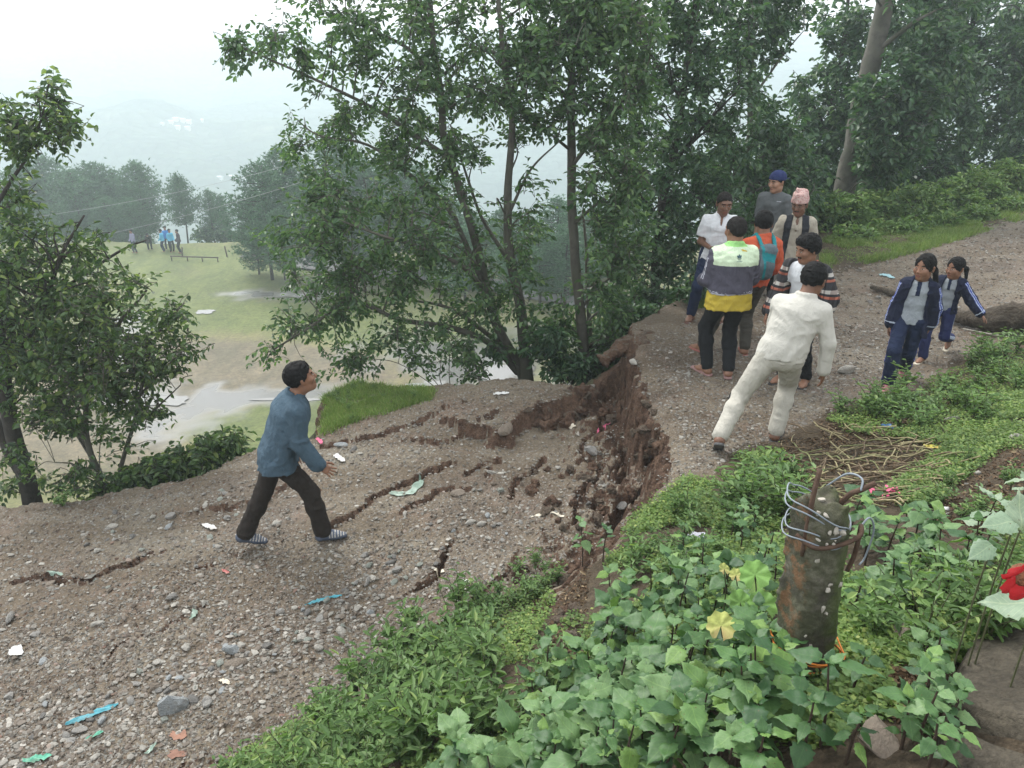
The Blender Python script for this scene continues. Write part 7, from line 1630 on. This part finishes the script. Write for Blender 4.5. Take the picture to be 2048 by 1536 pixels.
m_cy = plain('cyan_plastic', (.06, .28, .34), .5, .3, 12, .01, 30, dirt=(.14, .12, .09)); m_gn = plain('green_plastic', (.09, .34, .23), .5, .3, 20, dirt=(.15, .13, .10)); m_wh = plain('white_plastic', (.62, .62, .60), .5, .12, 20, dirt=(.35, .32, .28)); m_rd = plain('red_paper', (.40, .12, .11), .7, .3, 20, dirt=(.3, .22, .18)); m_ye = plain('yellow_wrapper', (.62, .56, .12), .45, .3, 40, dirt=(.25, .12, .05))
m_bp = plain('blue_plastic', (.04, .12, .30), .4, .3, 20); m_sv = plain('silver_wrapper', (.42, .42, .48), .35, .35, 30, dirt=(.05, .05, .16)); m_bk = plain('black_plastic', (.015, .015, .018), .3, .2); m_pk = plain('pink_petal', (.62, .12, .22), .6, .2); m_fg = plain('pale_green_film', (.20, .27, .22), .3, .25, 8); m_or = plain('orange_brick', (.24, .13, .09), .85, .2, 20); m_cr = plain('cream_card', (.55, .50, .40), .7, .08)
for nm, lab, cat, pts, w, mt, z0 in [
 ('plastic_rag','torn strip of cyan plastic lying on the lower road','plastic rag',[(133,1452),(165,1440),(200,1425),(238,1412)],.024,m_cy,-1),
 ('plastic_rag','narrow teal strip of plastic on the wash of stones','plastic rag',[(612,1212),(635,1205),(658,1198),(684,1195)],.014,m_cy,-.8),
 ('plastic_rag','green plastic scrap in the bottom left corner','plastic rag',[(48,1525),(75,1520),(104,1516)],.022,m_gn,-1),
 ('plastic_rag','small green plastic scrap below the cyan strip','plastic rag',[(174,1480),(190,1474),(206,1466)],.014,m_gn,-1),
 ('plastic_rag','pale green scrap half buried near the bottom edge','plastic rag',[(292,1512),(302,1503),(313,1490)],.014,m_fg,-1),
 ('plastic_rag','pale green scrap at the left of the slumped road','plastic rag',[(95,1146),(112,1148),(126,1152)],.012,m_fg,-1),
 ('plastic_rag','pale green triangle of plastic on the brown lower road','plastic rag',[(382,1242),(390,1232),(388,1220)],.022,m_fg,-1),
 ('plastic_film','ring of pale green plastic film pressed into the slumped road','plastic film',[(778,985),(800,990),(825,985),(840,965),(842,948)],.045,m_fg,-.7),
 ('paper_scrap','white scrap of paper left of the man in blue','paper',[(406,1050),(420,1056),(434,1062)],.030,m_wh,-.9),
 ('paper_scrap','whitish torn sheet at the left edge of the lower road','paper',[(22,1300),(34,1305),(44,1312)],.04,m_wh,-1),
 ('foam_piece','lump of white foam by the blue-grey rock','foam',[(670,912),(678,918),(688,925)],.030,m_wh,-.8),
 ('red_scrap','small red scrap of paper on the lower road','paper',[(446,1144),(452,1147),(459,1150)],.014,m_rd,-1),
 ('card_scrap','pinkish white card on the road below the cracks','card',[(868,1142),(878,1145),(888,1147)],.022,m_cr,-.7),
 ('card_scrap','small white card near the weeds of the shoulder','card',[(926,1162),(933,1165),(940,1168)],.016,m_wh,-.7),
 ('card_scrap','pale scrap with red marks on the lower wash','card',[(438,1362),(450,1366),(460,1370)],.016,m_cr,-.9),
 ('card_scrap','cream flat chip lying in the crevice','card',[(1128,850),(1138,852),(1150,856)],.026,m_cr,-.6),
 ('pink_scrap','pink and white scrap among the earth lumps','paper',[(1195,862),(1208,855),(1222,846)],.018,m_pk,-.6),
 ('wrapper','pink wrapper lying by the man in blue','wrapper',[(634,880),(640,884),(644,890)],.020,m_pk,-.8),
 ('wrapper','crumpled silver and navy wrapper on the green bank','wrapper',[(1368,1078),(1390,1074),(1414,1080)],.045,m_sv,.3),
 ('wrapper','yellow snack wrapper on the bank by the dry stalks','wrapper',[(1846,893),(1862,896),(1878,899)],.028,m_ye,.4),
 ('cloth_scrap','faded blue cloth scrap beyond the dry stalks','cloth',[(1764,852),(1782,857),(1800,860)],.035,m_bp,.1),
 ('plastic_bag','pale cyan plastic bag on the upper road behind the girls','plastic bag',[(1758,552),(1772,552),(1788,558)],.05,plain('pale_cyan_plastic', (.28, .45, .48), .4, .2),0),
 ('plastic_bag','white and black plastic bag at the foot of the weeds, bottom','plastic bag',[(735,1482),(755,1478),(785,1468)],.030,m_sv,-.4),
 ('plastic_bag','black plastic next to the white bag in the weeds','plastic bag',[(765,1472),(785,1470),(805,1478)],.030,m_bk,-.4),
 ('bottle_cap','small blue bottle standing in weeds by the striding man','bottle',[(1584,922),(1588,930),(1590,938)],.012,m_bp,.3),
 ('wrapper','dark shiny wrapper on the ground right of the broken pole','wrapper',[(1700,1198),(1720,1203),(1748,1210)],.030,m_bk,1),
 ('brick_rubble','crushed orange brick pressed in the lower road','brick',[(343,1470),(358,1474),(374,1470)],.035,m_or,-1),
 ('brick_rubble','brownish crushed brick near the bottom of the road','brick',[(340,1510),(358,1512),(376,1508)],.035,plain('dull_brick', (.20, .11, .08), .9, .2, 20),-1),
 ('plaster_scrap','whitish smear of plaster on the broken surface','plaster',[(1062,1035),(1090,1030),(1128,1034)],.022,m_cr,-.6),
 ('plaster_scrap','white powdery patch near the edge of the outer block','plaster',[(985,790),(1000,787),(1018,786)],.030,m_wh,-.4)]:
    rag(nm, lab, cat, pts, w, mt, .018 if 'plaster' not in nm and 'brick' not in nm else .006, seed=int(pts[0][0]), lift=.010 if 'plaster' not in nm and 'film' not in nm else .004, z0=z0)
def cup():
    b = on_ground(1872, 1024, .9); mb = MB(); a = nrm3((.5, -.6, .35)); add_tube(mb, [b + [0, 0, .02], b + a * .035 + [0, 0, .02], b + a * .07 + [0, 0, .02]], [.017, .018, .018], 12)
    tag(link('white_bottle', mb.mesh('white_bottle', [m_wh])), 'small white plastic bottle lying on the bare bank', 'bottle')
cup()
# red flower with a bristly brown cone coming in at the right edge, and its pale leaves
def red_flower():
    c = Pd(2046, 1150, 1.55); root = empty('red_flower', c, 0, 'red cone flower with drooping petals at the right edge', 'flower'); r = np.random.default_rng(2)
    red = plain('red_petal', (.50, .025, .03), .5, .15, 20, .003, 60); cone = plain('brown_cone', (.17, .07, .035), .8, .4, 90, .006, 160)
    v, f = I3; link('cone', mesh_np('cone', v * [.032, .028, .028] * (1 + .08 * vn3(v[:, 0] * 9, v[:, 1] * 9, v[:, 2] * 9, 4))[:, None], f, False, [cone]), root)
    for k in range(6):
        a = k * 1.047 + .35; d = np.array([math.cos(a) * .8, -.35 + .1 * math.sin(a), math.sin(a) * .75 - .15]); n = 9; t = np.linspace(0, 1, n); w = .027 * np.sin(np.pi * np.clip(t * .80 + .14, 0, 1)) ** .6; dn = nrm3(d); s = nrm3(np.cross(dn, (0, 1, .2))); V = []
        for i in range(n):
            p = dn * (.016 + .046 * t[i]) + np.array([0, .02, -.015]) * t[i] ** 2
            for q in (-1, -.4, .4, 1): V.append(p + s * w[i] * q + np.cross(dn, s) * (.006 * (1 - q * q)) + r.normal(0, .0006, 3))
        i, j = np.meshgrid(np.arange(n-1), np.arange(3), indexing='ij'); link('petal', mesh_np('petal', np.array(V), np.stack([i*4+j, i*4+j+1, (i+1)*4+j+1, (i+1)*4+j], -1).reshape(-1, 4), True, [red]), root)
    mb = MB(); g = on_ground(2085, 1330, 1.3) - c; add_tube(mb, smooth_line([np.array([0, .0, 0]), np.array([.02, .03, -.06]), g * .5 + [.03, 0, .05], g], 6), .0045, 6); link('stem', mb.mesh('stem', [M_STEM]), root)
red_flower()
def lone_leaf(px, py, dist, d, L, kind, label, nrm_=(0, -.3, 1)):
    c = Pd(px, py, dist); root = empty('large_leaf', c, 0, label, 'leaf'); leaf_obj(root, (0, 0, 0), d, nrm_, L, kind)
    g = np.array([c[0] + .02, c[1] + .04, gz(c[0], c[1])]) - c; mb = MB(); add_tube(mb, smooth_line([[0, 0, 0], g * .4 + [.01, .02, 0], g], 5), .003, 5); link('stem', mb.mesh('stem', [M_STEM]), root)
lone_leaf(2085, 1212, 1.75, (-1, .5, -.12), .16, 'w', 'very large pale leaf under the red flower at the right edge')
lone_leaf(2040, 1060, 1.9, (.1, .4, 1), .12, 'w', 'large pale leaf standing up at the right edge above the flower', (0, -1, .3))
lone_leaf(2030, 1045, 1.9, (-1, -.2, .15), .11, 'w', 'pale leaf pointing left above the red flower')
lone_leaf(1985, 1090, 1.9, (-.8, -.3, -.2), .09, 'w', 'pale pointed leaf left of the red flower')
# yellowing round-leaved plant by the pole
def frilly(px, py, dist, L, mat_c, label):
    c = Pd(px, py, dist); n = 28; a = np.linspace(.25, 2 * np.pi - .25, n); V = [np.zeros(3)]
    for rr in (.35, .7, 1.0):
        for q in a: V.append(np.array([math.sin(q) * rr * (1 + .08 * math.sin(q * 9) * rr), -math.cos(q) * rr * (1 + .08 * math.sin(q * 9) * rr), .12 * rr * rr * math.sin(q * 7 + rr) + .1 * rr]) * L)
    f3 = [(0, 1 + k, 2 + k) for k in range(n - 1)]; f4 = [(1 + i * n + k, 1 + (i + 1) * n + k, 2 + (i + 1) * n + k, 2 + i * n + k) for i in range(2) for k in range(n - 1)]
    M = np.array(Euler((R(35), rng.normal(0, .2), rng.uniform(-.5, .5))).to_matrix()); root = empty('round_leaf', c, 0, label, 'leaf'); link('leaf', mesh_np('leaf', np.array(V) @ M.T, [np.array(f3), np.array(f4)], True, [mat_c]), root)
    g = np.array([c[0] + .03, c[1] + .02, gz(c[0] + .03, c[1] + .02)]) - c; mb = MB(); add_tube(mb, smooth_line([[0, 0, 0], g * .4 + [.02, .02, 0], g], 5), .003, 5); link('stem', mb.mesh('stem', [M_STEM]), root)
m_yl = plain('yellow_edged_leaf', (.33, .36, .10), .6, .25, 25, .004, 60, dirt=(.45, .30, .16)); m_rl = plain('fresh_round_leaf', (.13, .25, .055), .55, .2, 25, .004, 60)
frilly(1442, 1252, 2.35, .055, m_yl, 'frilly yellow-brown round leaf left of the broken pole'); frilly(1448, 1138, 2.9, .028, m_yl, 'small yellow leaf above the bed'); frilly(1472, 1150, 2.85, .030, m_yl, 'second small yellow leaf above the bed')
frilly(1510, 1150, 2.75, .065, m_rl, 'fresh round leaf just left of the pole top'); frilly(1525, 1210, 2.55, .060, m_rl, 'fresh round leaf at the middle of the pole'); frilly(1500, 1290, 2.4, .055, m_rl, 'fresh round leaf low beside the pole'); frilly(1480, 1205, 2.6, .055, m_rl, 'fresh round leaf above the frilly yellow one')
def pink_flowers():
    for (px, py, k) in ((1778, 985, 5), (1752, 992, 3)):
        c = on_ground(px, py + 12, .4) + [0, 0, .06]; root = empty('pink_flower', c, 0, 'bright pink blossom behind the broken pole' if k == 5 else 'smaller pink blossom left of the bright one', 'flower'); mb = MB()
        for i in range(k * 3):
            o = rng.normal(0, .022, 3) * [1.2, 1, .5]; v, f = leaves_geo(np.array([o]), np.array([[math.cos(i * 1.3), math.sin(i * 1.3), .4]]), np.array([[0, -.2, 1.0]]), .028, .024); mb.add(v, f)
        link('petals', mb.mesh('petals', [m_pk]), root); mb = MB(); add_tube(mb, [[0, 0, 0], [0, .01, -.08]], .002, 4); link('stem', mb.mesh('stem', [M_STEM]), root)
pink_flowers()
# ---------------------------------------------------------------- things on the field, houses, cables
def field_things():
    wood = plain('grey_timber', (.10, .085, .07), .9); pale = plain('pale_post', (.20, .18, .16), .9)
    a, b = Pz(342, 521, FIELD_Z), Pz(438, 524, FIELD_Z); root = empty('low_bench', (a + b) / 2, 0, 'long low timber beam on short legs at the far end of the field', 'bench'); mb = MB(); c = (a + b) / 2
    add_tube(mb, [a - c + [0, 0, .3], b - c + [0, 0, .3]], .05, 6); link('beam', mb.mesh('beam', [wood]), root)
    for t in (.02, .35, .66, .98): p = a + (b - a) * t - c; mb = MB(); add_tube(mb, [p, p + [0, 0, .3]], .04, 6); link('leg', mb.mesh('leg', [wood]), root)
    for px, py, top, lean, lab in ((364, 514, 494, 0, 'thin stake beside the distant person in brown'), (455, 514, 492, -6, 'leaning thin post at the right end of the timber beam'), (195, 545, 512, 0, 'brown post behind the left tree, by a puddle')):
        b = Pz(px, py, FIELD_Z); t = Pd(px + lean, top, b[1]); mb = MB(); add_tube(mb, [b - b - [0, 0, .2], t - b], .05, 6); tag(link('field_post', mb.mesh('field_post', [wood]), None, b), lab, 'post')
    # grey track curving round the far right end of the field
    ln = smooth_line([Pz(500, 507, FIELD_Z), Pz(550, 512, FIELD_Z), Pz(620, 528, FIELD_Z), Pz(760, 545, FIELD_Z), Pz(960, 570, FIELD_Z), Pz(1150, 600, FIELD_Z), Pz(1400, 640, FIELD_Z)], 8); w = 1.3
    tn = unit(np.gradient(ln, axis=0)); sd = np.cross(tn, [0, 0, 1.0]); V = np.concatenate([ln + sd * w, ln - sd * w]); V[:, 2] = FIELD_Z + .10; n = len(ln); k = np.arange(n - 1)
    link('track', mesh_np('track', V, np.c_[k, k + 1, k + 1 + n, k + n], True, [plain('grey_track', (.11, .112, .11), .8, .2, .5)]), kind='structure')
field_things()
def house(px, py, w, d, h, yaw, label, g='houses on the far hillside'):
    p = hill_hit(px, py)
    if p is None: return
    k_ = (Vector(p) - Vector((0, 0, CAMZ))).length / F * 2.3; w, d, h = w * k_ * .62, d * k_ * .6, h * k_ * .55
    root = empty('hill_house', p, yaw, label, 'house', g); wall = plain('whitewashed_wall', (.82, .80, .78), .9, .05, .3); roof = plain('tin_roof', (.62, .63, .66), .5, .1, .4); dark = plain('dark_opening', (.05, .05, .06), .6)
    def box(nm, x0, x1, y0, y1, z0, z1, mat, par=root):
        v = [(x, y, z) for z in (z0, z1) for y in (y0, y1) for x in (x0, x1)]; f = [(0, 2, 3, 1), (4, 5, 7, 6), (0, 1, 5, 4), (2, 6, 7, 3), (0, 4, 6, 2), (1, 3, 7, 5)]; return link(nm, mesh_np(nm, v, np.array(f), False, [mat]), par)
    box('wall', -w/2, w/2, -d/2, d/2, -4, h, wall)
    v = [(-w/2-.4, -d/2-.4, h), (w/2+.4, -d/2-.4, h), (w/2+.4, d/2+.4, h), (-w/2-.4, d/2+.4, h), (-w/2-.4, 0, h + d*.28), (w/2+.4, 0, h + d*.28)]
    link('roof', mesh_np('roof', v, [np.array([[0, 1, 5, 4], [2, 3, 4, 5], [0, 3, 2, 1]]), np.array([[0, 4, 3], [1, 2, 5]])], False, [roof]), root)
    for k in range(3 if py > 300 else 0): x = -w/2 + w * (k + .5) / 3; box('window', x - .35, x + .35, -d/2 - .06, -d/2 - .01, h * .35, h * .75, dark)
for px, py, w, lab in ((326,250,4,'small white house at the left of the upper hillside hamlet'),(343,247,5,'white house in the middle left of the upper hamlet'),(352,241,6,'tallest white house of the upper hamlet'),(366,243,5,'white house behind, upper hamlet, right of the tallest'),(378,246,6,'broad white house at the right of the upper hamlet'),(376,259,6,'lowest white house of the upper hamlet'),(356,257,5,'long white house in the front row of the upper hamlet'),(405,243,2,'tiny white hut right of the upper hamlet'),
    (441,358,6,'left white building of the lower row on the hillside'),(466,356,7,'middle white building of the lower row'),(491,359,4,'right white building of the lower row'),(477,427,3,'small white house low in the valley above the rim trees')):
    house(px, py, w, 4, 2.6 if w < 5 else 3.4, rng.normal(0, .2), lab)
def cable(p, q, sag, lab):
    a, b = Pd(*p), Pd(*q); t = np.linspace(0, 1, 24)[:, None]; ln = a + (b - a) * t; ln[:, 2] -= sag * 4 * (t * (1 - t))[:, 0]; mb = MB(); c = ln.mean(0); add_tube(mb, ln - c, .007, 5); tag(link('power_cable', mb.mesh('power_cable', [plain('pale_cable', (.35, .37, .37), .6)]), None, c), lab, 'cable')
cable((-60, 450, 30), (620, 318, 34), .3, 'upper pale cable crossing in front of the hazy pines'); cable((-60, 520, 30), (640, 352, 34), .3, 'lower pale cable crossing in front of the hazy pines')

# ---------------------------------------------------------------- every look-alike gets a label that finds it
def ordinal(n):
    o = 'first second third fourth fifth sixth seventh eighth ninth tenth eleventh twelfth thirteenth fourteenth fifteenth sixteenth seventeenth eighteenth nineteenth'.split()
    if n < 19: return o[n]
    t = (n + 1) // 10; u = (n + 1) % 10; T = {2: ('twentieth', 'twenty'), 3: ('thirtieth', 'thirty'), 4: ('fortieth', 'forty'), 5: ('fiftieth', 'fifty'), 6: ('sixtieth', 'sixty')}[t]
    return T[0] if u == 0 else T[1] + '-' + o[u - 1]
def relabel(group, what, rows, adj=None):
    ob = [o for o in scene.objects if o.get('group') == group and o.parent is None]
    if not ob: return
    pp = proj(np.array([list(o.location) for o in ob])); names = {1: [''], 2: ['back row of ', 'front row of '], 3: ['back row of ', 'middle of ', 'front row of '], 4: ['farthest row of ', 'upper middle row of ', 'lower middle row of ', 'nearest row of ']}[rows]
    order = np.argsort(pp[:, 1]); chunks = np.array_split(order, rows)
    for r, ch in enumerate(chunks):
        ch = sorted(ch, key=lambda i: pp[i, 0])
        for k, i in enumerate(ch): ob[i]['label'] = what.replace('{row}', names[r]).replace('{n}', ordinal(k) + ' from the left').replace('{adj}', adj(ob[i]) if adj else '').strip()
stone_adj = lambda o: o.data.materials[0].name.replace('_stone', '').replace('_', '-').split('.')[0]
relabel('pines beyond the playing field', 'grey-green pine in the row beyond the field, {n}', 1)
relabel('pines behind the alder', 'soft hazy pine behind the many-stemmed tree, {n}', 1)
relabel('pines between the trunks', 'pale pine seen between the tree trunks, {n}', 1)
relabel('bushes along the far rim', 'low hazy bush on the far rim of the field, {n}', 1)
relabel('weeds of the thick bed', 'broad-leaved weed, {row}thick bed left of the pole, {n}', 4)
relabel('weeds along the bottom edge', 'pale big-leaved weed along the bottom edge, {n}', 1)
relabel('weeds right of the pole', 'broad-leaved weed, {row}patch right of the pole, {n}', 2)
relabel('low weeds above the bed', 'low broad-leaved weed above the thick bed, {n}', 1)
relabel('weeds between boulder and slab', 'leafy weed between boulder and slab, {n}', 1)
relabel('weeds between road and trench', 'bushy weed, {row}clump between road and trench, {n}', 4)
relabel('weeds along the lower road', 'bushy weed, {row}strip along the lower road, {n}', 3)
relabel('weeds on the bank by the dry stalks', 'bushy weed, {row}bank by the dry stalks, {n}', 3)
relabel('weeds inside the upper road', 'low weed, {row}strip inside the upper road, {n}', 2)
relabel('weeds under the log', 'weed, {row}patch under the log, {n}', 2)
relabel('weeds beside the crevice', 'small fresh weed, {row}green bank beside the crevice, {n}', 2)
relabel('weeds on the bare bank', 'sparse small weed on the bare upper bank, {n}', 1)
relabel('weeds right of the pole among litter', 'small weed, {row}littered ground right of the pole, {n}', 3)
relabel('weeds in the trench', 'small weed hanging into the shaded trench, {n}', 1)
relabel('weeds on the grassy tongue', 'tiny weed on the grassy tongue, {row}, {n}'.replace('{row}, ', '{row}it, '), 2)
relabel('weeds on the shoulder', 'low light weed on the shoulder by the trench, {n}', 1)
relabel('stones of the wash along the lower road', 'loose {adj} stone, {row}wash along the lower road, {n}', 4, stone_adj)
relabel('stones piled by the short crack', 'flat broken {adj} stone, {row}pile by the short crack, {n}', 2, stone_adj)
relabel('stones near the outer road edge', 'loose {adj} stone, {row}band near the outer edge, {n}', 2, stone_adj)
relabel('stones beside the crevice', 'loose {adj} stone, {row}rubble beside the crevice, {n}', 2, stone_adj)
relabel('stones on the upper road', 'loose {adj} stone, {row}upper road, {n}', 2, stone_adj)
relabel('stones on the weedy bank', 'small {adj} stone in the weeds of the bank, {n}', 1, stone_adj)
relabel('earth lumps in the deep crevice', 'lump of broken earth, {row}deep crevice, {n}', 4)
relabel('earth lumps under the outer block', 'lump of earth, {row}rubble under the outer block, {n}', 2)
relabel('crusted lumps on the broken ground', 'crusted lump, {row}broken ground beside the crevice, {n}', 2)
relabel('clods in the trench among the weeds', 'clod of earth in the trench among weeds, {n}', 1)
